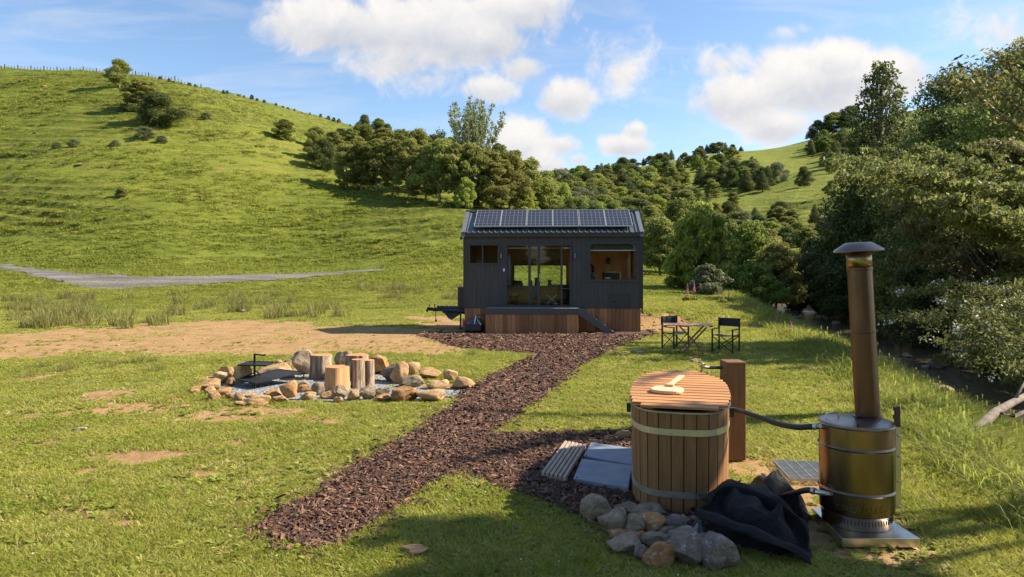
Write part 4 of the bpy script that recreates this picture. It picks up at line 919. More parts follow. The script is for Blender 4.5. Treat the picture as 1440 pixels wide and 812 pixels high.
# black cover over the drawbar, and the black cart by the steps
def cover():
    yc = DP/2; n = 26; m = 14; vs = []
    for side in (0, 1):
        for j in range(m+1):
            for i in range(n+1):
                x = -1.14+1.12*i/n; t_ = j/m; sgn = -1
                w = .18+.55*(i/n)
                prof = t_*2-1                                      # across the drawbar
                y = yc+prof*w; z = .80-.05*abs(prof)
                k = max(0, abs(prof)-.55)/.45
                drop = (.10+.26*math.exp(-((i/n-.50)/.20)**2)+.10*(i/n))*k
                z -= drop; y = yc+(np.sign(prof))*min(abs(prof)*w, w*.9+.01)
                z += .012*sin(i*1.7+j); y += .015*sin(i*1.3)*k
                vs.append((x, y, z-.015*side))
    q = (n+1); N = q*(m+1)
    fs = [(j*q+i, j*q+i+1, (j+1)*q+i+1, (j+1)*q+i) for j in range(m) for i in range(n)]+[(N+j*q+i, N+(j+1)*q+i, N+(j+1)*q+i+1, N+j*q+i+1) for j in range(m) for i in range(n)]
    b = MB(); b.add(vs, fs); o = b.build('tarpaulin', simple('black_tarp', (.012,.012,.015), .6, 0, .3, 10, .3), smooth=True); o.matrix_world = HM
    prop(o, 'black cloth draped over the tow bar left of the cabin', 'cover')
cover()
def cart():
    r = hroot('wheeled_cart', .42, -.42, 0, rz=R(-8), label='black wheeled cart with a metal A-frame and red lamp left of the deck', cat='cart')
    b = MB(); b.plate([(-.29,-.2),(.27,-.2),(.31,.12),(.25,.2),(-.27,.2),(-.32,.1)], .06, .28); b.build('tub', M_BLACKPLASTIC, r, bevel=.03)
    b = MB(); vs = [(-.28,-.18,.282),(.28,-.18,.282),(.28,.18,.282),(-.28,.18,.282),(-.16,-.02,.50),(.20,-.02,.48),(.20,.14,.48),(-.18,.14,.50)]
    b.add(vs, [(3,2,1,0),(4,5,6,7),(0,1,5,4),(1,2,6,5),(2,3,7,6),(3,0,4,7)]); b.build('hood', simple('hood_grey', (.05,.056,.066), .35), r, bevel=.025)
    b = MB(); b.tube([(.04,-.15,.30),(.08,-.10,.61)], .013, 6); b.tube([(.28,-.19,.29),(.08,-.08,.50),(-.2,-.19,.32)], .012, 6); b.build('strut', M_ALU, r)
    b = MB(); b.tube([(.08,-.1,.60),(.42,-.1,.62)], .018, 6); b.build('handle', M_BLACKPLASTIC, r)
    b = MB(); b.box(-.37, -.30, -.16, -.05, .22, .44); b.build('lamp', simple('red_lens', (.65,.02,.015), .3), r, bevel=.02)
    b = MB(); b.box(-.41, -.375, -.15, .0, .20, .48); b.build('lamp_bracket', simple('pale_bracket', (.5,.5,.45), .5), r)
    for x in (-.24, .22):
        mm = Matrix.Translation((x, 0, .09)) @ Matrix.Rotation(R(90), 4, 'Y'); MB().lathe([(.05,-.03), (.09,-.03), (.09,.03), (.05,.03)], 16, mm).build('wheel', M_BLACKPLASTIC, r)
cart()
# ---------------------------------------------------------------- stones
def rock_mesh(name, seed, mat, flat=.75, sub=4, sharp=.5):
    bm = bmesh.new(); bmesh.ops.create_icosphere(bm, subdivisions=sub, radius=.5); r = random.Random(seed)
    pl = []
    for i in range(17):
        n = Vector((r.gauss(0,1), r.gauss(0,1), r.gauss(0,.8))).normalized(); pl.append((n, r.uniform(.25, .44)))
    for v in bm.verts:
        for n, d in pl:
            k = v.co.dot(n)
            if k > d: v.co -= n*(k-d)*.96
    from mathutils import noise as mn
    for v in bm.verts:
        v.co += v.co.normalized()*(mn.fractal(v.co*3.5+Vector((seed*3.1, 0, 0)), 1.0, 2.0, 4)*.045)
    mx = [max(abs(v.co[i]) for v in bm.verts) for i in range(3)]
    for v in bm.verts: v.co = Vector((v.co.x/mx[0]*.5, v.co.y/mx[1]*.5, v.co.z/mx[2]*.5))
    me = bpy.data.meshes.new(name); bm.to_mesh(me); bm.free(); me.materials.append(mat)
    for p in me.polygons: p.use_smooth = True
    return me
def rockmat(name, a, b, c, lichen=None):
    t = NT(name); p = t.P(); oi = t.n.new('ShaderNodeObjectInfo')
    add = t.n.new('ShaderNodeVectorMath'); add.operation = 'ADD'; t.l.new(p, add.inputs[0]); cc = t.n.new('ShaderNodeCombineXYZ'); t.l.new(t.math('MULTIPLY', oi.outputs['Random'], 40), cc.inputs[0]); t.l.new(cc.outputs[0], add.inputs[1]); p = add.outputs[0]
    n = t.noise(p, 2.6, 7, .65, None, .4); n2 = t.noise(p, 12, 6, .75)
    f = t.math('ADD', t.math('MULTIPLY', n, .6), t.math('MULTIPLY', n2, .4))
    col = t.ramp(f, [(.3, a), (.5, b), (.68, c)])
    if lichen:
        l = t.ramp(t.noise(p, 5, 6, .8), [(.56, 0.0), (.62, 1.0)]); col = t.mix(l, col, lichen)
    hsv = t.n.new('ShaderNodeHueSaturation'); t.l.new(col, hsv.inputs['Color']); t.l.new(t.math('ADD', t.math('MULTIPLY', oi.outputs['Random'], .5), .75), hsv.inputs['Value'])
    t.col(hsv.outputs[0]); t.set(Roughness=.9, Specular_IOR_Level=.25)
    t.bump(t.math('ADD', n, t.math('MULTIPLY', n2, .5)), .8, .05); return t.m
M_TAN = rockmat('tan_stone', (.24,.13,.06), (.44,.28,.14), (.60,.44,.27))
M_GREY = rockmat('grey_stone', (.15,.11,.07), (.31,.24,.16), (.48,.39,.28), (.40,.37,.32))
M_RUST = rockmat('rusty_stone', (.16,.07,.03), (.38,.19,.07), (.50,.34,.2), (.45,.4,.36))
M_DARKST = rockmat('dark_stone', (.085,.068,.055), (.18,.145,.12), (.32,.27,.22), (.32,.32,.33))
M_BLUEST = rockmat('blue_stone', (.12,.14,.17), (.24,.27,.31), (.40,.42,.45))
MATS = dict(t=M_TAN, g=M_GREY, r=M_RUST, d=M_DARKST, b=M_BLUEST)
_rk = {}
def stone(px, py, w, h, m, label, group, seed, z0=0.0, lift=0.0, depth=None, tilt=0.0, sink=.12):
    """px,py = centre in the photograph, w,h = size there; the stone stands where its foot is seen"""
    d = (CAMH-z0)*1000/(py+h*.42-HOR)
    W_ = w*d/1000; H_ = h*d/1000*(1.0 if h > w*.7 else .92); D_ = depth or max(W_*.75, H_*.8)
    H_ = max(.03, H_-D_*.06)
    key = (m, seed % 14)
    if key not in _rk: _rk[key] = rock_mesh('rock', seed % 14, MATS[m])
    o = link('rock', _rk[key]); x = (px-720)/1000*d
    o.scale = (W_*1.04, D_, H_*(1+sink)); o.location = (x, d+D_*.35, z0+lift+H_*(.5-sink*.5)); o.rotation_euler = (0, tilt, rnd.uniform(-.35, .35))
    prop(o, label, 'rock', group); return o
FR = [ # fire circle, clockwise from the far left
 (317,524,24,18,'t','orange rounded rock at the back left of the fire circle, left of the tall slab',0),
 (308,533,26,18,'t','tan angular rock one in from the back left of the fire circle',0),
 (322,539,12,12,'r','small rusty wedge between the left rocks and the fire bed',0),
 (292,543,28,18,'t','pale flat-topped rock at the left rim of the fire circle',0),
 (273,548,16,12,'t','half buried tan rock at the far left tip of the fire circle',0),
 (294,551,16,12,'t','small tan rock below the flat-topped left rim rock',0),
 (299,558,16,16,'t','upright tan rock at the front left corner of the fire circle',0),
 (314,552,24,13,'r','smooth orange rock lying inside the front left rim',0),
 (341,528,28,28,'t','tall pale orange slab just left of the grill post',0),
 (382,524,56,24,'t','longest flat orange boulder right behind the grill post',0),
 (404,513,17,12,'t','tan rock on top of the back rim, left of the leaning boulder',0),
 (391,512,12,9,'t','small tan rock at the back rim above the flat boulder',0),
 (411,508,9,10,'t','smallest upright stone against the leaning boulder',0),
 (427,514,38,33,'g','big grey leaning boulder behind the left log stool',0),
 (483,507,26,27,'g','round lichen-spotted grey boulder behind the middle log stools',0),
 (324,558,18,11,'t','flat tan stone under the left end of the lower grill plate',0),
 (334,561,16,13,'t','small brown rock left of the widest front rim rock',0),
 (345,556,22,11,'g','grey-brown flat rock under the lower grill plate',0),
 (361,563,36,18,'t','widest craggy tan rock at the front rim below the grill',0),
 (381,555,26,13,'r','orange wedge stone at the right edge of the lower grill plate',0),
 (392,562,22,11,'t','low crumbly tan rock right of the widest front rim rock',0),
 (406,551,28,25,'r','rounded rust-coloured rock standing in front of the grill plate',0),
 (427,548,20,13,'r','rusty rock just right of the rounded standing one',0),
 (422,540,20,10,'g','pale grey rock between the grill plate and the left log',0),
 (434,558,24,13,'t','blocky pale tan rock at the front rim left of the clean log',0),
 (446,550,19,19,'g','grey pointed rock leaning beside the clean-cut log',0),
 (460,557,24,12,'t','low pale rock directly under the clean-cut log',0),
 (479,554,19,19,'g','knobbly grey rock right of the clean-cut log foot',0),
 (475,562,14,9,'t','small pale stone on the grass below the clean-cut log',0),
 (338,568,20,7,'t','flat scrap of stone on the grass in front of the left rim',0),
 (497,558,19,14,'t','tan rock at the front rim between the knobbly and the upright grey rocks',0),
 (515,554,23,22,'g','upright grey-brown rock below the split bark log',0),
 (536,552,27,16,'g','long grey-brown rock right of the upright rock',0),
 (538,560,25,10,'r','thin rusty slab in front of the long grey-brown rock',0),
 (568,555,37,25,'r','large orange cracked boulder at the front right of the circle',0),
 (608,558,48,20,'t','long low buff boulder nearest the bark path',0),
 (532,516,36,26,'r','brown boulder at the back right, next to the split bark log',0),
 (549,527,34,26,'d','dark diagonal slab in the right part of the circle',0),
 (562,528,28,30,'t','layered buff rock right of the dark diagonal slab',0),
 (580,521,22,18,'t','tan rock on top of the right rim pile',0),
 (578,538,36,18,'g','broad grey rock at the bottom of the right rim pile',0),
 (603,527,34,18,'t','faceted tan boulder right of the rim pile',0),
 (615,541,32,17,'t','buff wedge rock below the faceted tan boulder',0),
 (633,530,19,18,'t','upright triangular rock on the grass at the right',0),
 (651,541,31,19,'t','rightmost rounded rock of the fire circle',0),
]
def fire_rocks():
    for i, (px, py, w, h, m, lb, z) in enumerate(FR): stone(px, py-h*.05, w*1.06, h*1.08, m, lb, 'rocks ringing the fire circle', i*5+3)
fire_rocks()
TR = [ # stones banked up at the tub
 (842,719,44,34,'g','smooth grey stone at the far left of the tub stones',.0),
 (880,716,30,14,'g','thin grey stone behind the left tub stones',.0),
 (913,722,52,20,'g','long grey stone against the foot of the tub',.0),
 (866,738,44,34,'g','sandy angular stone second from the left by the tub',.0),
 (894,745,26,28,'g','upright wedge stone in the middle of the tub stones',.02),
 (918,740,44,28,'r','rust-orange stone below the long grey one at the tub',.0),
 (957,739,46,24,'d','speckled flat stone under the front of the tub',.0),
 (880,757,40,18,'r','smooth tan stone half under others at the left of the heap',.0),
 (952,756,30,16,'b','bluish stone peeping out behind the big brown one',.0),
 (984,754,18,28,'b','narrow pointed grey-green stone beside the black cloth',.0),
 (926,762,42,24,'g','ridged brown stone in the middle row of the heap',.0),
 (882,771,48,30,'g','broad mottled stone in the front row, leftmost',.0),
 (933,784,46,40,'r','craggy stone with rust streaks, in the front row middle',.0),
 (973,778,54,50,'d','biggest brown stone with white lichen in the front row',.0),
 (1017,784,54,46,'d','dark square stone under the edge of the black cloth',.0),
]
for i, (px, py, w, h, m, lb, z) in enumerate(TR): stone(px, py, w*1.12, h*1.12, m, lb, 'stones banked at the foot of the tub', i*3+1, 0, z, depth=w*.0058)
for i, (px, py, w, h, m, lb) in enumerate([(858,728,26,18,'g','brown filler stone between the two leftmost tub stones'),(901,760,22,18,'r','small rusty stone in a gap of the heap by the middle wedge'),(905,783,24,22,'d','dark stone between the mottled one and the rust-streaked one'),(938,748,24,16,'g','sandy stone wedged under the orange one'),(950,772,20,22,'g','brown stone tucked left of the biggest lichen stone'),(997,768,26,26,'d','dark stone squeezed between the two largest front stones'),(975,738,26,16,'g','flat stone at the tub foot next to the black cloth'),(868,755,22,14,'g','low grey stone at the left edge of the heap')]):
    stone(px, py, w*1.1, h*1.1, m, lb, 'stones banked at the foot of the tub', i*5+2, 0, 0, depth=w*.006)
OR = [(340,438,11,7,'g','lone white rock in the paddock grass beyond the bare earth','lone'),
 (877,497,10,6,'g','small pale stone on the lawn near the bark path, left of its twin','lone'),
 (900,496,18,5,'b','flat grey stone on the lawn left of the table','lone'),
 (979,507,18,9,'g','grey stone on the lawn in front of the garden table','lone'),
 (990,485,6,5,'g','little white stone under the right garden chair','lone'),
 (878,610,22,14,'t','round tan rock at the bark edge left of the tub','lone'),
 (583,777,42,14,'t','flat buff stone sunk in the foreground turf','lone'),
 (110,604,22,7,'g','flat pale stone in the scuffed turf at the left','lone'),
 (258,572,20,5,'t','thin slab in the bare patch left of the fire circle','lone'),
 (246,592,16,6,'t','pale stone in the grass below the thin slab','lone'),
 (1075,668,8,5,'g','pebble in the bare earth by the metal grate','lone'),
 (442,670,8,5,'g','pale pebble on the lawn left of the bark path','lone'),
 (917,388,7,4,'g','white rock on the pasture right of the cabin','lone')]
for i, (px, py, w, h, m, lb, g) in enumerate(OR): stone(px, py, w, h, m, lb, None, i*7+2)
# stones in the stream bed
def stream_stones():
    r = random.Random(5); k = 0
    while k < 120:
        y = r.uniform(13, 62); s = r.choice([r.uniform(3.0, 4.8), r.uniform(8.0, 10.5), r.uniform(4.8, 8)]); x = float(edge_x(y))+s
        if x/y > .80: continue
        w = r.uniform(.2, .85)**1.3; m = 'ggd'[k % 3]; key = (m, k % 14)
        if key not in _rk: _rk[key] = rock_mesh('rock', k % 14, MATS[m])
        o = link('stream_stone', _rk[key]); o.scale = (w, w*.8, w*.5); o.location = (x, y, max(-1.5, gz(x, y))+w*.08); o.rotation_euler.z = r.uniform(0, 6)
        prop(o, 'water-worn stone lying in the shaded stream bed', 'stone', 'stones in the stream bed'); k += 1
stream_stones()

# ---------------------------------------------------------------- fire circle furniture
def bark_mat():
    t = NT('log_bark'); p = t.P(); n = t.noise(p, 7, 7, .7, (1, 1, .22), .8); t.col(t.ramp(n, [(.30, (.08,.055,.04)), (.48, (.25,.175,.12)), (.66, (.48,.37,.27))])); t.set(Roughness=.95); t.bump(n, 1.0, .05); return t.m
M_BARK = bark_mat()
def endgrain():
    t = NT('cut_wood'); p = t.P(); w = t.n.new('ShaderNodeTexWave'); w.wave_type = 'RINGS'; w.rings_direction = 'Z'; w.inputs['Scale'].default_value = 14; w.inputs['Distortion'].default_value = 2.5; t.l.new(p, w.inputs[0])
    t.col(t.ramp(w.outputs[0], [(0, (.36,.15,.06)), (1, (.60,.30,.13))])); t.set(Roughness=.8); t.bump(w.outputs[0], .2, .004); return t.m
M_END = endgrain(); M_SPLIT = wood('split_wood', (.30,.14,.055), (.60,.35,.16), 'z', 7, .8, 0, .6)
def log(px0, px1, top, foot, label, kind, seed):
    """a log stool: side surface and sawn top"""
    d = 2370.0/(foot-1-HOR); w = (px1-px0)/1000*d; cx = ((px0+px1)/2-720)/1000*d; h = CAMH-(top+2-HOR)/1000*(d+w*.1); r = random.Random(seed)
    o = empty('log_stool', (cx, d+w*.5, 0), 0, label=label, cat='log stool', group='log stools in the fire circle')
    n = 40; k = 9; b = MB(); vs = []
    ph = [r.uniform(0, 6.3) for _ in range(6)]
    def rad(a, t):
        q = 1+.06*sin(2*a+ph[0])+.05*sin(3*a+ph[1])+(.035*sin(9*a+ph[2]+t)+.03*sin(14*a+ph[3]-2*t) if kind != 'clean' else .0)
        if kind == 'clean': q *= .86+.14*abs(cos(2.5*a+.4))**.5
        if kind == 'split' : q *= .72+.28*(1-math.exp(-((a-4.6)/.22)**2))
        return w*.5*q*(1.06-.05*t+.05*(1-t)**3)
    for i in range(k):
        t_ = i/(k-1)
        for j in range(n): a = 2*pi*j/n; q = rad(a, t_); vs.append((q*cos(a), q*sin(a), -.02+t_*(h+.02)))
    b.add(vs, [(i*n+j, i*n+(j+1) % n, (i+1)*n+(j+1) % n, (i+1)*n+j) for i in range(k-1) for j in range(n)])
    b.build('side', M_SPLIT if kind == 'clean' else M_BARK, o, smooth=True)
    b = MB(); vs = [(rad(2*pi*j/n, 1)*.985*cos(2*pi*j/n), rad(2*pi*j/n, 1)*.985*sin(2*pi*j/n), z) for z in (h-.03, h+.008) for j in range(n)]
    b.add(vs, [tuple(range(n-1, -1, -1)), tuple(range(n, 2*n))]+[(j, (j+1) % n, n+(j+1) % n, n+j) for j in range(n)]); b.build('sawn_top', M_END, o)
log(434, 462, 499, 536, 'rough bark log stool in front of the big leaning boulder', 'bark', 1)
log(453, 487, 516, 552, 'clean barkless log stool standing nearest in the fire circle', 'clean', 2)
log(485, 514, 499, 538, 'wide log stool half hidden behind the bark-covered pair', 'bark', 3)
log(493, 510, 505, 548, 'narrow dark bark log stool right of the clean one', 'bark', 4)
log(507, 525, 506, 546, 'red-streaked split bark log stool, rightmost of the stools', 'split', 5)
def grill():
    t = NT('grill_mesh'); p = t.P(); sp = t.n.new('ShaderNodeSeparateXYZ'); t.l.new(p, sp.inputs[0]); v = t.math('ABSOLUTE', t.math('SUBTRACT', t.math('FRACT', t.math('MULTIPLY', sp.outputs[0], 30)), .5))
    t.col(t.ramp(v, [(.1, (.012,.012,.013)), (.4, (.035,.037,.04))])); t.set(Roughness=.5, Metallic=.4); t.bump(v, .8, .01)
    d = 13.9; X = lambda px: (px-720)/1000*d
    r = empty('fire_grill', (X(358), d, 0), 0, label='black swing grill with two plates on a post over the fire bed', cat='grill')
    b = MB(); b.tube([(0,0,0), (0,0,.60)], .022, 8); b.tube([(0,0,.585), (.20,-.02,.565), (.215,-.02,.585)], .016, 6); b.tube([(0,0,.28), (.18,-.02,.12)], .012, 6); b.build('post', M_BLACKMETAL, r)
    def plate(pts, th, nm, z):
        b = MB(); vs = [(x, y, zz+dz) for dz in (-th, 0) for (x, y, zz) in pts]; n = len(pts)
        b.add(vs, [tuple(range(n-1, -1, -1)), tuple(range(n, 2*n))]+[(i, (i+1) % n, n+(i+1) % n, n+i) for i in range(n)]); o = b.build(nm, t.m, r)
        f = MB(); f.tube([Vector(q) for q in pts]+[Vector(pts[0])], .014, 6); f.build('rim', M_BLACKMETAL, o)
    plate([(-.26,-.16,.395), (.30,-.22,.39), (.34,.14,.41), (-.20,.22,.41)], .012, 'upper_plate', 0)
    plate([(-.24,-.30,.14), (.24,-.62,.12), (.92,.18,.21), (.34,.46,.22)], .014, 'lower_plate', 0)
    b = MB(); b.tube([(-.24,-.30,.13), (.0,.0,.22)], .012, 6); b.tube([(.24,-.6,.12), (.22,-.6,0)], .012, 6); b.tube([(.9,.18,.20), (.92,.18,0)], .012, 6); b.build('stay', M_BLACKMETAL, r)
grill()

# ---------------------------------------------------------------- the tub
M_STAVE = wood('cedar_stave', (.19,.088,.032), (.37,.19,.072), 'z', 4, .6, .32, .25)
M_LID = wood('cedar_slat', (.33,.14,.045), (.53,.26,.095), 'x', 5, .6, .18, .35)
M_HOOP = simple('galvanised_hoop', (.60,.61,.58), .36, .9, .2, 6, .1)
TUBC, TUBA = (1.84, 7.80), R(-13.5)
A_, B_, TH, EXP = .50, 1.17, .955, 2.35
def tub_r(a, A=A_, B=B_, e=EXP):
    e = 3.4 if sin(a) < 0 else 2.15
    c, s = cos(a), sin(a); return (abs(c/A)**e+abs(s/B)**e)**(-1/e)
def tub_outline(n, off=0.0):
    """n points equally spaced round the oval"""
    m = 1600; P_ = [Vector((tub_r(2*pi*i/m, A_+off, B_+off)*cos(2*pi*i/m), tub_r(2*pi*i/m, A_+off, B_+off)*sin(2*pi*i/m))) for i in range(m+1)]
    ac = [0]
    for i in range(m): ac.append(ac[-1]+(P_[i+1]-P_[i]).length)
    out = []; j = 0
    for k in range(n):
        s = ac[-1]*k/n
        while ac[j+1] < s: j += 1
        out.append(P_[j].lerp(P_[j+1], (s-ac[j])/(ac[j+1]-ac[j]+1e-9)))
    return out
def tub():
    root = empty('hot_tub', (TUBC[0], TUBC[1], 0), TUBA, label='oval cedar hot tub with two metal hoops and a slatted lid', cat='hot tub')
    n = 48; O = tub_outline(n); I = tub_outline(n, -.045)
    for k in range(n):
        a, b_, c, d = O[k], O[(k+1) % n], I[(k+1) % n], I[k]; g = .035
        p = [a.lerp(b_, g), a.lerp(b_, 1-g), c.lerp(d, g), c.lerp(d, 1-g)][:4]; p = [a.lerp(b_, g), a.lerp(b_, 1-g), d.lerp(c, 1-g), d.lerp(c, g)]
        mid = (a+b_)/2
        vs = []
        for z, s in ((.0, .975), (TH, 1.0)): vs += [(q.x*s, q.y*s, z) for q in p]
        MB().add(vs, [(3,2,1,0), (4,5,6,7), (0,1,5,4), (1,2,6,5), (2,3,7,6), (3,0,4,7)]).build('stave', M_STAVE, root, bevel=.004)
    L_ = tub_outline(64, -.048); b = MB(); b.plate([(q.x*.972, q.y*.972) for q in L_], .03, .05); 
    vs = [(q.x*s, q.y*s, z) for z, s in ((.05, .975), (TH-.02, .995)) for q in L_]; b.add(vs, [(j, (j+1) % 64, 64+(j+1) % 64, 64+j) for j in range(64)]); b.build('liner', simple('liner_black', (.012,.012,.013), .5), root)
    def ring(z0, z1, o0, o1, nm, mat):
        a = tub_outline(120, o0); c = tub_outline(120, o1); vs = []
        for (P_, z) in ((c, z0), (c, z1), (a, z1), (a, z0)):
            s = .975+.025*z/TH; vs += [(q.x*s, q.y*s, z) for q in P_]
        b = MB(); m = 120; b.add(vs, [(k*m+j, k*m+(j+1) % m, ((k+1) % 4)*m+(j+1) % m, ((k+1) % 4)*m+j) for k in range(4) for j in range(m)]); return b.build(nm, mat, root)
    ring(.748, .808, .0015, .006, 'hoop', M_HOOP); ring(.158, .216, .0015, .006, 'hoop', M_HOOP)
    ring(TH+.001, TH+.016, -.05, .012, 'rim', simple('rim_metal', (.38,.40,.42), .3, .8))
    # lid: slats across the tub
    b = MB(); ns = 15; y0, y1 = -B_-.01, B_+.01; sw = (y1-y0)/ns
    for k in range(ns):
        ya, yb = y0+k*sw+.008, y0+(k+1)*sw-.024
        def hw(y):
            ex = 3.4 if y < 0 else 2.15; q = max(0.0, 1-abs(y/(B_+.015))**ex); return (A_+.012)*q**(1/ex)
        hx = max(.2, hw((ya+yb)/2))
        if k == 0: hx = .36
        if k == 1: hx = .45
        b.box(-hx, hx, ya, yb, TH+.045, TH+.068)
    lid = b.build('lid', M_LID, root, bevel=.003)
    b = MB()
    for x in (-.30, .30): b.box(x-.03, x+.03, -B_+.12, B_-.12, TH+.018, TH+.043)
    b.build('batten', M_LID, lid)
    for a in (-1, 1):
        b = MB(); b.box(a*A_-.012 if a > 0 else a*A_-.03, a*A_+.03 if a > 0 else a*A_+.012, -.62, -.58, TH-.12, TH-.03); b.build('lid_clip', M_BLACKPLASTIC, root)
    return root
tub()
TM = Matrix.Translation((TUBC[0], TUBC[1], 0)) @ Matrix.Rotation(TUBA, 4, 'Z')
def paddle():
    m = wood('paddle_wood', (.52,.33,.18), (.72,.52,.33), 'y', 5, .55, 0, .1)
    r = empty('stirring_paddle', (0,0,0), 0, label='pale wooden paddle lying on the tub lid', cat='paddle')
    r.location = (1.62, 7.42, TH+.072); r.rotation_euler = (0, 0, R(-24))
    P_ = []
    for i in range(28):
        a = 2*pi*i/28; P_.append((.165*np.sign(cos(a))*abs(cos(a))**.7, .16*np.sign(sin(a))*abs(sin(a))**.75))
    MB().plate(P_, 0, .035).build('blade', m, r, bevel=.008)
    MB().plate([(-.045,.10),(.045,.10),(.028,.26),(.033,.80),(-.033,.80),(-.028,.26)], .036, .06).build('handle', m, r, bevel=.008)
paddle()
def tap_post():
    m = wood('post_timber', (.10,.046,.015), (.21,.105,.036), 'z', 4, .7, 0, .3)
    r = empty('tap_post', (2.68, 8.63, 0), R(2), label='square timber post with a brass tap behind the tub', cat='post')
    MB().box(-.122, .122, -.12, .12, 0, 1.185).build('post', m, r, bevel=.012)
    br = simple('tap_brass', (.34,.25,.18), .35, .8)
    b = MB(); b.tube([(-.30,0,1.10), (-.136,0,1.10)], .02, 8); b.build('pipe', M_BLACKPLASTIC, r)
    b = MB(); b.tube([(-.40,0,1.125), (-.36,0,1.11), (-.29,0,1.10)], [.014,.018,.02], 10); b.tube([(-.375,0,1.115), (-.385,0,1.07), (-.39,0,1.05)], .013, 10); b.tube([(-.34,0,1.12),(-.35,0,1.14)], .008, 6); b.tube([(-.43,.0,1.165),(-.33,0,1.14)], .009, 6); b.build('tap', br, r, smooth=True)
tap_post()

# ---------------------------------------------------------------- boiler and flue
def boiler():
    cx, cy = 3.065, 6.33
    def steel(name, base, rough, var):
        t = NT(name); p = t.P(); n = t.noise(p, 3, 5, .6, (1, 1, .6)); n2 = t.noise(p, 1.0, 4, .6, (14, 14, .3))
        t.col(t.ramp(n, [(.3, tuple(v*(1-var) for v in base)), (.7, base)])); t.set(Metallic=1.0); t.l.new(t.math('ADD', t.math('MULTIPLY', n2, .14), rough-.07), t.b.inputs['Roughness']); t.bump(n2, .06, .002); return t.m
    st = steel('boiler_steel', (.29,.22,.155), .26, .45); fl = steel('flue_steel', (.16,.105,.08), .35, .4); pl = steel('plate_steel', (.72,.70,.67), .3, .15)
    r = empty('water_boiler', (cx, cy, 0), 0, label='round stainless wood-fired boiler with a tall leaning flue beside the tub', cat='boiler')
    b = MB(); c = (-.045, -.06); a = R(-4)
    P_ = [(-.32,-.38),(.33,-.38),(.30,.36),(-.26,.36)]
    b.plate([(x+c[0]+.05, y+c[1]+.03) for x, y in P_], .0, .075); b.build('base_plate', pl, r, bevel=.004)
    R0 = .308; z0 = .078; z1 = .945
    prof = [(R0*.93,z0), (R0*.93,z0+.10), (R0*.97,z0+.12), (R0,z0+.125), (R0,z0+.29), (R0+.012,z0+.305), (R0,z0+.32), (R0,z0+.67), (R0+.012,z0+.685), (R0,z0+.70), (R0,z1-.01), (R0+.008,z1), (R0,z1+.008)]
    o = MB().lathe(prof, 72).build('body', st, r, smooth='auto')
    b = MB()
    for k in range(64):
        q = 2*pi*k/64; M = Matrix.Rotation(q, 4, 'Z'); b.box(R0*.93+.0005, R0*.93+.002, -.0035, .0035, z0+.045, z0+.085, M)
    b.build('vent_slots', simple('slot_dark', (.02,.017,.015), .6), o)
    b = MB(); b.lathe([(R0-.004,z1+.002), (R0-.004,z1+.02), (R0-.03,z1+.028), (.02,z1+.034)], 64); lid = b.build('lid', steel('lid_steel', (.30,.27,.25), .35, .2), r, smooth='auto')
    b = MB(); b.box(-.012, .0, -R0+.02, .06, z1+.030, z1+.048, Matrix.Rotation(R(-22), 4, 'Z')); b.build('seam', M_BLACKMETAL, lid)
    b = MB(); b.tube([(-.25,.05,z1+.03), (-.24,.06,z1+.075), (-.14,.09,z1+.08), (-.11,.09,z1+.03)], .005, 6); b.build('handle', M_ALU, lid)
    # flue
    base = Vector((.145, .085, z1+.02)); tip = base+Vector((-.085, .0, 1.54)); ax = (tip-base).normalized(); M = Matrix.Translation(base) @ ax.to_track_quat('Z', 'Y').to_matrix().to_4x4(); Lf = (tip-base).length
    b = MB(); b.lathe([(.12,0), (.12,.03), (.104,.035), (.104,.78), (.108,.785), (.108,.80), (.104,.805), (.104,1.34), (.109,1.345), (.109,1.365), (.104,1.37), (.104,Lf-.08)], 40, M); f = b.build('flue', fl, r, smooth='auto')
    b = MB(); b.lathe([(.106,1.372), (.106,1.50)], 40, M); b.build('flue_collar', steel('collar_steel', (.34,.26,.14), .34, .2), f, smooth=True)
    b = MB(); b.lathe([(.085,Lf-.09), (.085,Lf-.02)], 30, M); b.build('cap_neck', M_BLACKMETAL, f)
    b = MB(); b.lathe([(.20,Lf-.035), (.212,Lf-.028), (.205,Lf-.012), (.13,Lf+.035), (.10,Lf+.05), (.02,Lf+.052)], 48, M); b.build('rain_cap', steel('cap_steel_dark', (.28,.22,.19), .35, .3), f, smooth='auto')
    b = MB(); b.tube([M @ Vector((-.10,-.02,.42)), M @ Vector((-.135,-.02,.42))], .008, 6); b.build('sensor', M_BLACKMETAL, f)
    # side rail with the damper grip
    b = MB(); b.box(R0+.004, R0+.05, -.075, -.068, z0+.13, z1-.02); b.box(R0+.045, R0+.052, -.067, .0, z0+.13, z1-.02); rail = b.build('side_rail', pl, r)
    for z in (.23, .45, .67, .85): MB().lathe([(.011,-.004), (.011,.004), (.006,.008)], 10, Matrix.Translation((R0+.028, -.08, z)) @ Matrix.Rotation(R(90), 4, 'X')).build('bolt', M_ALU, rail)
    b = MB(); pts = [(R0+.012,z1-.10)]
    for k in range(5): z = z1-.02+k*.035; pts += [(R0-.002 if k % 2 == 0 else R0+.010, z), (R0-.002 if k % 2 == 0 else R0+.010, z+.03)]
    pts += [(R0+.05,z1+.16), (R0+.058,z1-.30), (R0+.04,z1-.35), (R0+.035,z1-.10)]
    b.prism(pts, -.06, -.035); b.build('damper_grip', simple('grip_brown', (.07,.035,.025), .5), r)
    # hose unions
    b = MB(); b.tube([(-R0-.10,-.09,.36), (-R0+.06,-.13,.355)], .021, 12); b.build('lower_union', M_ALU, r, smooth=True)
    b = MB(); b.tube([(-R0-.06,-.02,z1-.025), (-R0+.02,-.02,z1-.03)], .022, 12); b.build('upper_union', M_ALU, r, smooth=True)
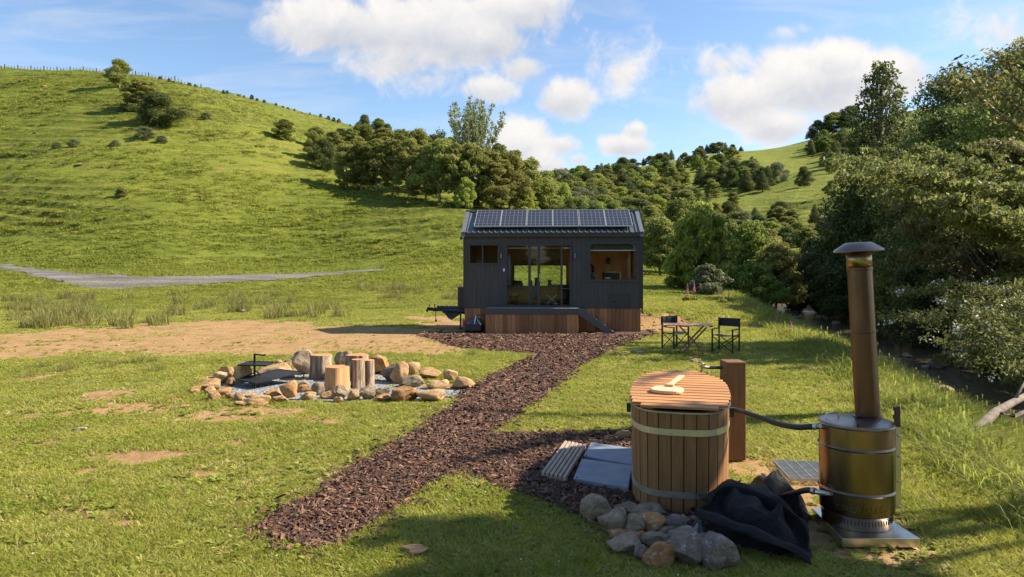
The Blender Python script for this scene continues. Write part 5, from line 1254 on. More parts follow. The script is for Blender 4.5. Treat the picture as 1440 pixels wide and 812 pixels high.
    # pressed lettering round the drum
    cu = bpy.data.curves.new('lettering', 'FONT'); cu.body = 'KIROLINAS'; cu.size = .072; cu.extrude = .0014; cu.align_x = 'CENTER'; cu.space_character = 1.12
    to = bpy.data.objects.new('tmp', cu); COL.objects.link(to); bpy.context.view_layer.update()
    me = bpy.data.meshes.new_from_object(to.evaluated_get(bpy.context.evaluated_depsgraph_get())); bpy.data.objects.remove(to)
    me.materials.clear(); me.materials.append(steel('letter_steel', (.26,.19,.12), .35, .2))
    for v in me.vertices:
        q = R(-111)+v.co.x/(R0); rr = R0+.0025+v.co.z; h = z0+.165+v.co.y; v.co = (rr*cos(q), rr*sin(q), h)
    link('lettering', me, o)
boiler()
def hose(name, pts, r, label):
    # smooth curve through the points
    P_ = [Vector(p) for p in pts]; out = []
    for i in range(len(P_)-1):
        p0, p1, p2, p3 = P_[max(i-1, 0)], P_[i], P_[i+1], P_[min(i+2, len(P_)-1)]
        for k in range(8):
            t_ = k/8; out.append(.5*((2*p1)+(-p0+p2)*t_+(2*p0-5*p1+4*p2-p3)*t_*t_+(-p0+3*p1-3*p2+p3)*t_**3))
    out.append(P_[-1]); o = MB().tube(out, r, 12).build(name, simple(name+'_rubber', (.022,.023,.025), .5, 0, .2, 30, .2), smooth=True); prop(o, label, 'hose'); 
    for e in (0, -1):
        c = out[e]; c2 = out[1 if e == 0 else -2]; dr = (c2-c).normalized(); MB().tube([c+dr*.02, c+dr*.05], r*1.22, 12).build('clamp', M_ALU, o, smooth=True)
hose('water_hose', [(2.20,7.35,.86), (2.30,7.22,.87), (2.42,6.95,.86), (2.50,6.70,.855), (2.58,6.45,.88), (2.66,6.34,.91), (2.72,6.31,.918)], .026, 'black hose running through the air from the tub to the boiler top')
hose('return_hose', [(2.40,6.9,.10), (2.48,6.7,.16), (2.56,6.48,.27), (2.62,6.32,.35), (2.68,6.25,.36)], .026, 'black hose from under the cloth to the foot of the boiler')

# slabs, duckboard, grate
def slab(cs, label):
    P_ = [G(*c, .06) for c in cs]; t = NT('blue_slab'); p = t.P('World'); n = t.noise(p, 5, 5); t.col(t.ramp(n, [(.3, (.15,.18,.235)), (.7, (.23,.265,.33))])); t.set(Roughness=.6); t.bump(t.noise(p, 60, 3), .15, .004)
    o = MB().plate(P_, 0.012, .062).build('paving_slab', t.m, bevel=.008); prop(o, label, 'paving slab')
    c = Vector(P_[3]).lerp(Vector(P_[1]), .06); MB().lathe([(.014,.0625), (.014,.064)], 12, None, c.x, c.y).build('hole', simple('hole_dark', (.01,.01,.01), .9), o)
slab([(831,622), (893,631), (889,654), (820,641)], 'blue-grey paving slab left of the tub, the farther one')
slab([(818,645), (889,655), (884,686), (806,673)], 'blue-grey paving slab left of the tub, the nearer one')
def duckboard():
    a, b_, c, d = [Vector(G(*q, .09)) for q in ((794,620), (822,624), (797,672), (761,664))]
    r = empty('duckboard', (d.x, d.y, 0), 0, label='weathered slatted duckboard step on the bark path', cat='duckboard')
    o = d; ux = (c-d); uy = (a-d); w = ux.length; l = uy.length; ux.normalize(); uy.normalize()
    m = wood('weathered_slat', (.26,.20,.15), (.52,.43,.34), 'y', 5, .8, .2, .4); M = Matrix(((ux.x, uy.x, 0, 0), (ux.y, uy.y, 0, 0), (0, 0, 1, 0), (0, 0, 0, 1)))
    n = 6; sw = w/n
    for k in range(n): MB().box(k*sw+.004, (k+1)*sw-.014, 0, l, .055, .095, M).build('slat', m, r, bevel=.003)
    for f in (.03, .5, .93): MB().box(0, w-.01, l*f, l*f+.06, .014, .054, M).build('bearer', m, r)
duckboard()
def grate():
    m = simple('galvanised_grate', (.45,.47,.47), .4, .8, .2, 15, .1); r = empty('metal_grate', (3.25, 8.0, .02), R(-6), label='galvanised bar grate lying on the grass behind the boiler', cat='grate')
    b = MB()
    for k in range(15): y = -.35+k*.05; b.box(-.22, .40, y, y+.014, .0, .028)
    b.build('bars', m, r)
    b = MB(); [b.box(x, x+.008, -.36, .37, .029, .034) for x in np.linspace(-.22, .39, 6)]; b.build('cross_rods', m, r)
grate()
# black cloth in a heap
def cloth():
    from mathutils import noise as mn
    st = .022; m = NT('black_cloth'); n = m.noise(m.P('World'), 14, 5, .6); m.col(m.ramp(n, [(.3, (.007,.007,.008)), (.7, (.014,.014,.016))])); m.set(Roughness=.7, Specular_IOR_Level=.3); m.bump(m.math('ABSOLUTE', m.math('SUBTRACT', m.noise(m.P('World'), 5, 6, .6, (1, 1.8, 1.2), 1.2), .5)), .9, .10)
    out = [(2.30,7.30),(2.62,7.22),(2.80,6.95),(2.82,6.62),(2.70,6.45),(2.55,6.45),(2.50,6.10),(2.44,5.82),(2.28,5.66),(2.05,5.70),(1.80,5.98),(1.70,6.35),(1.85,6.62),(2.15,6.72),(2.28,6.95)]
    xs = np.arange(1.5, 3.15, st); ys = np.arange(5.5, 7.5, st); X, Y = np.meshgrid(xs, ys); D = polydist(X, Y, out)+fbm(X*4, Y*4, 3, 7)*.035
    e = sstep(0, .17, D)
    ax = X*.85-Y*.5; ay = X*.5+Y*.85
    ridge = lambda v: 1-np.abs(v*2-1)
    f1 = ridge(vnoise(ax*3.4+fbm(X*2, Y*2, 2, 3)*1.6, ay*1.2, 5)); f2 = ridge(vnoise(ax*7+3, ay*2.4+fbm(X*3, Y*3, 2, 8), 15))
    body = .13+.15*np.exp(-((X-2.45)**2+(Y-7.0)**2)/.06)+.13*np.exp(-((X-2.78)**2+(Y-6.72)**2)/.04)+.02*np.exp(-(((X-2.28)*1.1)**2+(Y-6.02)**2)/.05)+.10*np.exp(-((X-2.0)**2+(Y-6.35)**2)/.03)
    Z = e*(body+f1**3*.18+f2**3*.11)+.004
    i = np.arange(X.size).reshape(X.shape); keep = (D[:-1, :-1] > 0) & (D[1:, 1:] > 0) & (D[1:, :-1] > 0) & (D[:-1, 1:] > 0)
    q = np.stack([i[:-1, :-1], i[:-1, 1:], i[1:, 1:], i[1:, :-1]], -1)[keep]; used = np.unique(q); mp = np.zeros(X.size, int); mp[used] = np.arange(len(used))
    o = link('black_cloth', npmesh('black_cloth', np.stack([X, Y, Z], -1).reshape(-1, 3)[used], mp[q].reshape(-1, 4), np.full(len(q), 4), m.m, True)); prop(o, 'crumpled black cover heaped between the tub and the boiler', 'cover'); o.scale = (1, 1, .84)
    # the turned-back lobe in front, open like a hood
    n = 26; k = 16; vs = []
    A0 = [Vector((1.72,6.22,.30)), Vector((1.86,6.36,.42)), Vector((2.06,6.36,.42)), Vector((2.28,6.20,.36)), Vector((2.40,5.98,.27)), Vector((2.44,5.82,.15))]
    C0 = [Vector((1.60,6.18,.26)), Vector((1.76,5.98,.24)), Vector((1.98,5.82,.17)), Vector((2.16,5.68,.12)), Vector((2.30,5.60,.07)), Vector((2.42,5.74,.10))]
    def cr(P_, t_):
        t_ *= len(P_)-1; i = min(int(t_), len(P_)-2); t_ -= i; p0, p1, p2, p3 = P_[max(i-1, 0)], P_[i], P_[i+1], P_[min(i+2, len(P_)-1)]
        return .5*((2*p1)+(-p0+p2)*t_+(2*p0-5*p1+4*p2-p3)*t_*t_+(-p0+3*p1-3*p2+p3)*t_**3)
    for j in range(k+1):
        v = j/k
        for i in range(n+1):
            u = i/n; a = cr(A0, u); c = cr(C0, u)
            mid = a.lerp(c, .5)+Vector((0, .34, -.26))*sin(pi*u)
            p = a*(1-v)**2+mid*2*v*(1-v)+c*v*v; p = p+mn.noise_vector(p*4.5)*.045*min(1, .4+v)+Vector((0,0,1))*(.014*sin(u*17+v*4)*sin(pi*v)); vs.append(p)
    # outer skin running back over the heap from the upper lip
    for j in range(1, 9):
        v = j/8
        for i in range(n+1): u = i/n; a = cr(A0, u); p = a+Vector((.10, .50, -.16-.06*sin(u*9)))*v+Vector((0,0,.05))*sin(pi*v)+Vector((0,0,.022))*sin(u*21+v*3); p = p+mn.noise_vector(p*4.5)*.045; vs.append(p)
    q = n+1; fs = [(j*q+i, j*q+i+1, (j+1)*q+i+1, (j+1)*q+i) for j in range(k) for i in range(n)]
    o0 = (k+1)*q; prev = [i for i in range(q)]
    for j in range(8):
        cur = [o0+j*q+i for i in range(q)]; fs += [(prev[i], cur[i], cur[i+1], prev[i+1]) for i in range(n)]; prev = cur
    # a low fold lying on the stones to the left
    b = MB(); b.add(vs, fs); fl = b.build('turned_fold', m.m, o, smooth=True); s = fl.modifiers.new('s', 'SOLIDIFY'); s.thickness = .012; s.offset = 0
    vs = []; D0 = [Vector((1.53,6.02,.34)), Vector((1.70,5.96,.33)), Vector((1.92,5.80,.27)), Vector((2.12,5.66,.19)), Vector((2.30,5.56,.10))]; E0 = [Vector((1.56,5.93,.30)), Vector((1.72,5.80,.24)), Vector((1.92,5.63,.19)), Vector((2.12,5.52,.12)), Vector((2.30,5.50,.05))]
    for j in range(9):
        v = j/8
        for i in range(n+1): u = i/n; p = cr(D0, u).lerp(cr(E0, u), v*.75)+Vector((0,0,.03))*sin(pi*v)+Vector((0,0,.012))*sin(u*14+v*3); p = p+mn.noise_vector(p*4.5)*.045; vs.append(p)
    vs2 = [(lambda p: p+mn.noise_vector(p*4.5)*.045)(cr(C0, i/n).lerp(cr(D0, i/n), j/4)) for j in range(4) for i in range(n+1)]
    fs = [(j*q+i, j*q+i+1, (j+1)*q+i+1, (j+1)*q+i) for j in range(3) for i in range(n)]; N2 = 4*q
    fs += [(3*q+i, 3*q+i+1, N2+i+1, N2+i) for i in range(n)]+[(N2+j*q+i, N2+j*q+i+1, N2+(j+1)*q+i+1, N2+(j+1)*q+i) for j in range(8) for i in range(n)]
    b = MB(); b.add(vs2+vs, fs); fl = b.build('lower_fold', m.m, o, smooth=True); s = fl.modifiers.new('s', 'SOLIDIFY'); s.thickness = .012; s.offset = 0
cloth()

# ---------------------------------------------------------------- table and chairs
def table():
    m = wood('table_wood', (.16,.065,.035), (.30,.14,.08), 'x', 6, .6, .15, .2); cx, cy = 4.62, 18.75
    r = empty('folding_table', (cx, cy, 0), R(-8), label='brown slatted folding table between the two black chairs', cat='table')
    top = wood('table_slats', (.34,.17,.12), (.50,.28,.20), 'x', 6, .6, .15, .2)
    b = MB()
    for k in range(8): y = -.34+k*.087; b.box(-.62, .62, y, y+.075, .735, .757)
    b.build('tabletop', top, r, bevel=.003)
    b = MB(); b.box(-.60, -.55, -.33, .33, .705, .733); b.box(.55, .60, -.33, .33, .705, .733); b.build('frame', m, r)
    for yy in (-.28, .28):
        for s in (-1, 1): y = yy+.022*s; MB().tube([(.13-.33*s, y, .705), (.13+.30*s, y, .02)], .024, 6).build('leg', m, r)
    b = MB(); b.tube([(-.155, -.28, .06), (-.155, .28, .06)], .014, 6); b.tube([(.41, -.28, .06), (.41, .28, .06)], .014, 6); b.build('stretcher', m, r)
table()
def chair(x, y, rz, label):
    fr = M_BLACKMETAL; cl = simple('chair_canvas', (.016,.018,.022), .8, 0, .2, 30, .2); r = empty('folding_chair', (x, y, 0), rz, label=label, cat='chair', group='black folding chairs by the table')
    for s in (-1, 1):
        xx = s*.28
        MB().box(xx-.016, xx+.016, .20, .235, 0, .90).build('leg', fr, r); MB().box(xx-.016, xx+.016, -.235, -.20, 0, .60).build('leg', fr, r)
        MB().box(xx-.028, xx+.028, -.25, .198, .602, .626).build('armrest', fr, r, bevel=.005)
        MB().box(xx-.013, xx+.013, -.198, .198, .43, .455).build('side_rail', fr, r)
    for yy in (-.215, .215):
        for s in (-1, 1): MB().tube([(-.265*s, yy+.018*s, .04), (.265*s, yy+.018*s, .425)], .012, 6).build('brace', fr, r)
    vs = []; n = 10
    for l in (0, 1):
        for yv in (-.20, .20):
            for i in range(n+1): u = i/n; vs.append((-.265+.53*u, yv, .462-.03*sin(pi*u)-.008*l))
    q = n+1; fs = [(i, i+1, q+i+1, q+i) for i in range(n)]+[(2*q+i, 3*q+i, 3*q+i+1, 2*q+i+1) for i in range(n)]+[(i, 2*q+i, 2*q+i+1, i+1) for i in range(n)]+[(q+i, q+i+1, 3*q+i+1, 3*q+i) for i in range(n)]
    MB().add(vs, fs).build('seat', simple('seat_canvas', (.05,.058,.07), .7), r, smooth=False)
    vs = []
    for l in (0, 1):
        for zv in (.67, .89):
            for i in range(n+1): u = i/n; vs.append((-.30+.60*u, .245+.03*sin(pi*u)-.05*0+.008*l, zv))
    MB().add(vs, fs).build('backrest', cl, r)
chair(4.50, 19.6, R(33), 'black folding chair with a pocketed back, on the cabin side of the table')
chair(5.68, 18.9, R(-40), 'black folding chair right of the table, next to the long grass')
# ---------------------------------------------------------------- trees and shrubs
def leaf_quads(C, size, r, droop=0.0, aspect=1.7, up=.35, N0=None):
    """C: leaf centres; returns verts and quad loops of small folded rhombs"""
    n = len(C); nr = r.normal(size=(n, 3)); nr[:, 2] += up
    if N0 is not None: nr += N0*1.1
    nr /= np.linalg.norm(nr, axis=1)[:, None]; t = r.normal(size=(n, 3)); t[:, 2] -= droop
    t -= nr*(t*nr).sum(1)[:, None]; t /= np.linalg.norm(t, axis=1)[:, None]; b = np.cross(nr, t)
    s = size*(.6+.8*r.rand(n))[:, None]
    V = np.stack([C-t*s*aspect*.5, C+b*s*.5, C+t*s*aspect*.5, C-b*s*.5], 1).reshape(-1, 3)
    return V
def crown_mesh(name, clumps, leaf, per, mat, seed, droop=0, spray=0.0, aspect=1.7, shell=.55):
    """clumps: (centre, radii) ellipsoids thick with leaves outside, thin inside"""
    r = np.random.RandomState(seed); Cs = []; Ns = []
    tot = sum(rr[0]*rr[1]+rr[2]*rr[0] for _, rr in clumps)
    for c, rr in clumps:
        m = max(6, int(per*len(clumps)*(rr[0]*rr[1]+rr[2]*rr[0])/tot)); d = r.normal(size=(m, 3)); d[:, 2] = d[:, 2]*.9+.25; d /= np.linalg.norm(d, axis=1)[:, None]
        q = shell+(1-shell)*r.rand(m)**.6; lump = 1+.35*np.sin(d[:, 0]*5+c[0]*3)*np.cos(d[:, 1]*5+c[1]*3+d[:, 2]*4)
        p = d*np.array(rr)*(q*lump)[:, None]+np.array(c)
        Cs.append(p); Ns.append(d)
    C = np.concatenate(Cs); N0 = np.concatenate(Ns)
    V = leaf_quads(C, leaf, r, droop, aspect, .35, N0); n = len(C)
    return npmesh(name, V, np.arange(n*4), np.full(n, 4), mat)
def limb_mesh(name, H_, r0, clumps, mat, seed, lean=(0, 0), base=.25, n=6, every=1, multi=1):
    r = random.Random(seed); b = MB()
    for s in range(multi):
        off = Vector((r.uniform(-.4, .4), r.uniform(-.4, .4), 0))*(multi > 1); top = Vector((lean[0]*H_+off.x*3, lean[1]*H_+off.y*3, H_*.86))
        pts = []; K = 7
        for i in range(K+1):
            t_ = i/K; pts.append(off.lerp(top, t_)+Vector((r.uniform(-1, 1), r.uniform(-1, 1), 0))*.035*H_*sin(pi*t_)*.7+Vector((0, 0, -.15*(i == 0))))
        b.tube(pts, [r0/(multi**.5)*(1.25 if i == 0 else 1)*(1-.85*i/K) for i in range(K+1)], n)
        for j, (c, rr) in enumerate(clumps):
            if j % (every*multi) != s: continue
            c = Vector(c); t_ = max(base, min(.85, (c.z/H_)*.72)); p0 = pts[min(K, int(t_*K))].lerp(pts[min(K, int(t_*K)+1)], t_*K-int(t_*K)); k = r0*(1-.8*t_)*.5
            mid = p0.lerp(c, .5)+Vector((r.uniform(-.1, .1), r.uniform(-.1, .1), -.06))*(c-p0).length
            b.tube([p0, mid, c], [k, k*.65, k*.2], 5)
            for q in range(2):
                e = c+Vector((r.uniform(-1, 1)*rr[0], r.uniform(-1, 1)*rr[1], r.uniform(-.2, .9)*rr[2]))*.8; b.tube([mid.lerp(c, .6), e], [k*.3, k*.08], 4, False)
    me = bpy.data.meshes.new(name); me.from_pydata([tuple(v) for v in b.v], [], b.f); me.materials.append(mat)
    for p in me.polygons: p.use_smooth = True
    return me
def cloudy(seed, H_, W_, low=.3, n=26, cr=.2, flat=.6, taper=.35, lean=0.0):
    """clump layout of a bushy native crown"""
    r = random.Random(seed); out = []
    for i in range(n):
        t_ = low+(1-low)*((i+.5)/n); wid = W_*.5*(sin(pi*min(1, (t_-low)/(1-low)*.80+.18)))**.7*(1-taper*(t_-low)/(1-low))
        a = i*2.4+r.uniform(-.5, .5); q = wid*(r.random()**.45); s = cr*H_*r.uniform(.55, 1.15)
        out.append(((q*cos(a)+lean*t_*H_, q*sin(a), H_*t_*.93), (s*r.uniform(.8, 1.3), s*r.uniform(.8, 1.3), s*flat)))
    return out
def conifer(seed, H_, W_, n=34):
    r = random.Random(seed); out = []
    for i in range(n):
        t_ = .12+.86*(i/(n-1)); wid = W_*.5*(1-t_)**.62*r.uniform(.75, 1.15); a = i*2.4; s = .10*H_*(1.15-t_)*r.uniform(.7, 1.2)+.18
        out.append(((wid*.75*cos(a), wid*.75*sin(a), H_*t_), (s, s, s*.85)))
    return out
M_TRUNK = simple('trunk_bark', (.12,.095,.07), .95, 0, .4, 6, .6, .03, (1, 1, .2))
M_PALETRUNK = simple('pale_trunk', (.26,.23,.19), .9, 0, .3, 6, .5, .03, (1, 1, .2))
F_OLIVE = foliage('olive_leaves', (.175,.20,.045), (.34,.35,.095), .5, .03, .45, .5)
F_GREEN = foliage('green_leaves', (.13,.175,.033), (.25,.30,.06), .5, .03, .4, .5)
F_DARK = foliage('dark_leaves', (.065,.09,.026), (.15,.185,.05), .42, .03, .4, .6)
F_BRIGHT = foliage('bright_leaves', (.23,.28,.045), (.40,.43,.09), .5, .02, .2, .5)
F_PALE = foliage('pale_leaves', (.17,.22,.08), (.32,.37,.17), .45, .02, .2, .5)
F_BRONZE = foliage('bronze_leaves', (.11,.12,.036), (.26,.25,.085), .45, .03, .3, .5)
F_GREYG = foliage('grey_leaves', (.13,.15,.075), (.24,.26,.14), .4, .02, .3, .5)
F_MANUKA = foliage('kanuka_sprays', (.09,.12,.032), (.28,.295,.09), .5, .02, .3, .6)

_one = {}
def split_tree(name, crown, limbs, x, y, rz, sc, label, cat, group=None, z=None, trunkname='trunk'):
    """a tree: Empty at its foot > trunk, crown"""
    o = empty(name, (x, y, (gz(x, y) if z is None else z)-.05), rz, label=label, cat=cat, group=group)
    o.scale = sc if isinstance(sc, tuple) else (sc, sc, sc)
    link(trunkname, limbs, o); link('crown', crown, o); return o
def joined(me_list, name):
    bm = bmesh.new(); mats = []
    out = bpy.data.meshes.new(name); V = []; Lp = []; Ct = []; Mi = []
    for me in me_list:
        n0 = sum(len(v) for v in V); v = np.empty(len(me.vertices)*3, np.float32); me.vertices.foreach_get('co', v); V.append(v.reshape(-1, 3))
        l = np.empty(len(me.loops), np.int32); me.loops.foreach_get('vertex_index', l); Lp.append(l+n0)
        c = np.empty(len(me.polygons), np.int32); me.polygons.foreach_get('loop_total', c); Ct.append(c); Mi.append(np.full(len(c), len(mats), np.int32)); mats.append(me.materials[0])
    bm.free(); me = npmesh(name, np.concatenate(V), np.concatenate(Lp), np.concatenate(Ct))
    for m in mats: me.materials.append(m)
    me.polygons.foreach_set('material_index', np.concatenate(Mi)); return me

def far_protos():
    P_ = {}
    def mk(key, kind, H_, W_, mat, n, per, leaf, seed, **k):
        cl = conifer(seed, H_, W_, n) if kind == 'c' else cloudy(seed, H_, W_, n=n, **k)
        P_[key] = (crown_mesh('crown', cl, leaf, per, mat, seed), limb_mesh('trunk', H_, .15*H_/8, cl, M_PALETRUNK if kind != 'c' else M_TRUNK, seed, every=2, n=5), H_)
    for i in range(4): mk('ol%d' % i, 'b', 9, 6.2, F_OLIVE, 38, 780, .115, 10+i, low=[.10,.22,.14,.28][i], cr=.10, flat=[.6,.8,.5,.7][i])
    for i in range(2): mk('gr%d' % i, 'b', 8, 6.0, F_GREEN, 34, 780, .115, 20+i, low=.10, cr=.12, flat=.75)
    for i in range(2): mk('dk%d' % i, 'b', 8, 6.5, F_DARK, 32, 760, .115, 30+i, low=.10, cr=.14, flat=.75)
    mk('br0', 'b', 7, 6, F_BRIGHT, 32, 700, .11, 40, low=.10, cr=.13, flat=.7); mk('gy0', 'b', 7, 6.5, F_GREYG, 30, 700, .11, 41, low=.05, cr=.14, flat=.8)
    for i in range(2): mk('co%d' % i, 'c', 11, 5.5, F_DARK, 46, 420, .12, 50+i)
    return P_
FP = far_protos()
def plant_far(key, px, row, hpx, label, group, name='pine_tree', cat='tree', parts=True, dist=None, wide=1.0):
    """a tree whose foot is seen at px,row and which is hpx tall there"""
    x, y = hit(px, row, 30) if dist is None else ((px-720)/1000*dist, dist)
    cr_, tr_, H_ = FP[key]; s = hpx/1000*y/H_; w = s*wide*rnd.uniform(.78, 1.3)
    if parts: return split_tree(name, cr_, tr_, x, y, rnd.uniform(0, 6.28), (w, w, s), label, cat, group)
    if key not in _one: _one[key] = joined([cr_, tr_], name)
    o = link(name, _one[key]); o.location = (x, y, gz(x, y)-.1); o.rotation_euler.z = rnd.uniform(0, 6.28); o.scale = (w, w, s); prop(o, label, cat, group); return o
def grove():
    G_ = 'bushy trees in the grove on the hill flank'
    # (px, foot row, height px, kind): front edge of the grove first
    front = [(487,262,66,'ol0'),(508,266,70,'ol1'),(530,270,78,'ol2'),(552,275,82,'ol3'),(575,281,86,'ol0'),(598,285,84,'ol2'),(618,290,90,'ol1'),(640,294,88,'ol3'),(664,297,92,'ol0'),(690,302,92,'ol2'),(716,306,92,'ol1'),(742,308,88,'ol3'),(765,312,76,'ol0'),(655,300,46,'br0'),(738,312,44,'br0'),(792,314,52,'br0'),(780,318,40,'gr0')]
    names = ['leftmost','second from the left','third from the left','fourth from the left','fifth from the left','sixth from the left','seventh from the left','eighth from the left','ninth from the left','tenth from the left','eleventh from the left','twelfth from the left','rightmost']
    for i, (px, row, h, k) in enumerate(front):
        lb = 'olive bushy tree at the front edge of the grove, '+names[i] if i < 13 else ['low bright green bush among the stems left of the cabin roof', 'bright green bush behind the middle of the cabin roof', 'bright round tree behind the right end of the cabin roof', 'small green tree above the right end of the solar panels'][i-13]
        plant_far(k, px, row, h, lb, G_ if i < 13 else None, 'native_tree')
    back = [(440,226,44,'ol1'),(455,236,46,'dk0'),(468,232,50,'ol3'),(494,236,58,'ol2'),(516,232,62,'gr0'),(540,238,60,'ol0'),(565,242,62,'gr1'),(588,246,66,'ol1'),(612,250,64,'dk1'),(636,256,70,'ol2'),(700,268,70,'gr0'),(724,276,68,'ol3'),(748,282,62,'ol1'),(772,290,52,'gr1'),(800,296,44,'ol2'),(680,262,60,'ol0'),(480,222,40,'dk1'),(505,214,40,'gr1')]
    for px, row, h, k in back: plant_far(k, px, row, h, 'olive green tree in the packed rear of the grove on the hill flank', 'trees in the rear of the grove', 'native_tree', parts=False)
    # the two crowns on the skyline and the lone conifer
    plant_far('dk0', 512, 196, 38, 'large dark round tree on the skyline at the top left of the grove', None, 'native_tree'); plant_far('gr0', 532, 200, 36, 'green round tree on the skyline just right of the dark one', None, 'native_tree'); plant_far('dk1', 545, 206, 34, 'dark bush behind the skyline trees of the grove', None, 'native_tree')
    plant_far('co0', 591, 190, 22, 'small dark cone-shaped tree alone on the skyline above the grove', None, 'conifer_tree', wide=1.35)
    # hill shrubs
    for px, row, h, k, lb in [(168,124,42,'ol1','dark bushy tree at the top of the left hill below the fence line'), (196,158,48,'ol0','olive tree halfway down the left hill, above the big dark one'), (222,178,50,'dk1','big dark spreading tree on the left hill beside a red slip'), (212,148,34,'gr0','green tree between the two big ones on the left hill'),
                              (400,196,32,'gr0','round dark shrub standing alone on the ridge right of the left hill'), (446,210,32,'ol1','olive shrub on the ridge, left of the grove'), (462,222,28,'ol2','small olive shrub between the ridge shrubs and the grove'), (478,232,26,'dk1','dark low shrub at the left foot of the grove')]:
        plant_far(k, px, row, h, lb, None, 'hill_tree', wide=1.45)
grove()
def hill_bits():
    for i, (px, row, w, lb) in enumerate([(73,148,9,'small orange slip rock high on the left hill'),(50,186,10,'orange rock on the far left of the hill face'),(112,231,16,'long orange slip rock low on the left hill'),(312,215,9,'orange rock in the middle of the hill, right of the big trees'),(318,306,10,'rusty rock low on the hill above the gravel road'),(43,277,10,'rusty rock at the lower left of the hill'),(72,260,8,'small rusty rock left of the low hill middle'),(235,253,9,'brown rock on the hill below the two big trees'),(262,208,7,'tan rock right below the big hill trees'),(30,117,10,'orange slip near the fence on the left hill'),(62,121,13,'long orange slip just below the fence'),(200,143,10,'red slip between the two big hill trees'),(156,288,7,'small brown rock low on the hill'),(290,228,7,'small tan rock by the hill gully')]):
        x, y = hit(px, row, 60); s = w/1000*y; k = ('r', i % 14)
        if k not in _rk: _rk[k] = rock_mesh('rock', i % 14, MATS['r'])
        o = link('slip_rock', _rk[k]); o.scale = (s*.8, s*.5, s*.22); o.location = (x, y, gz(x, y)+s*.05); prop(o, lb, 'rock')
    for i, (px, row, w, lb) in enumerate([(105,207,20,'grey-green scrub tuft on the left hill, in the middle of three'),(80,210,16,'grey-green scrub tuft left of the three on the hill'),(162,207,16,'grey-green scrub tuft right of the three on the hill'),(203,196,30,'grey-green scrub right under the big dark hill tree'),(170,160,14,'dark scrub left of the big dark hill tree'),(170,276,20,'brownish scrub clump low on the hill above the road'),(290,170,18,'small scrub on the hill below the skyline shrubs'),(228,200,18,'scrub at the foot of the big dark hill tree'),(50,212,12,'small scrub at the left edge of the hill face')]):
        x, y = hit(px, row, 60); k = 'gy0' if i != 5 else 'ol1'; cr_, tr_, H_ = FP[k]
        if k not in _one: _one[k] = joined([cr_, tr_], 'native_tree')
        o = link('scrub', _one[k]); s = w/1000*y/6.5; o.scale = (s, s, s*.55); o.location = (x, y, gz(x, y)-.1); o.rotation_euler.z = i; prop(o, lb, 'scrub')
hill_bits()
def skyline_shrubs():
    for i in range(30):
        px = 215+i*10.6+rnd.uniform(-4, 4); row = np.interp(px, [200,250,330,420,480,540], [106,122,134,148,172,190])
        y = 228 if px > 290 else 168; y = float(np.interp(px, [200, 290, 320], [160, 165, 226])); x = (px-720)/1000*y
        k = rnd.choice(['gr0', 'dk0', 'gr1']); cr_, tr_, H_ = FP[k]
        if k not in _one: _one[k] = joined([cr_, tr_], 'native_tree')
        o = link('skyline_shrub', _one[k]); s = rnd.uniform(3.2, 7.5)/1000*y/H_; o.scale = (s*1.2, s*1.2, s); o.location = (x, y, gz(x, y)-.1); o.rotation_euler.z = rnd.uniform(0, 6)
        prop(o, 'tiny shrub in the row along the crest of the left hill', 'shrub', 'shrubs along the hill crest')
skyline_shrubs()
def hill_fence():
    r = empty('hill_fence', (0, 0, 0), 0, label='thin post and batten fence along the crest of the left hill', cat='fence')
    pw = simple('fence_post', (.12,.10,.085), .9); tops = []
    k = 0
    for px in np.arange(-30, 345, 4.6):
        y = float(np.interp(px, [-30, 250, 300, 345], [178, 168, 170, 226])); x = (px-720)/1000*y; z = gz(x, y); big = k % 4 == 0; h = 1.25 if big else 1.0; w = .10 if big else .045
        MB().box(x-w, x+w, y-w, y+w, z-.2, z+h).build('fence_post' if big else 'batten', pw, r); tops.append((x, y, z)); k += 1
    for h in (.3, .6, .9): MB().tube([(x, y, z+h) for x, y, z in tops], .012, 3).build('wire', M_ALU, r)
hill_fence()
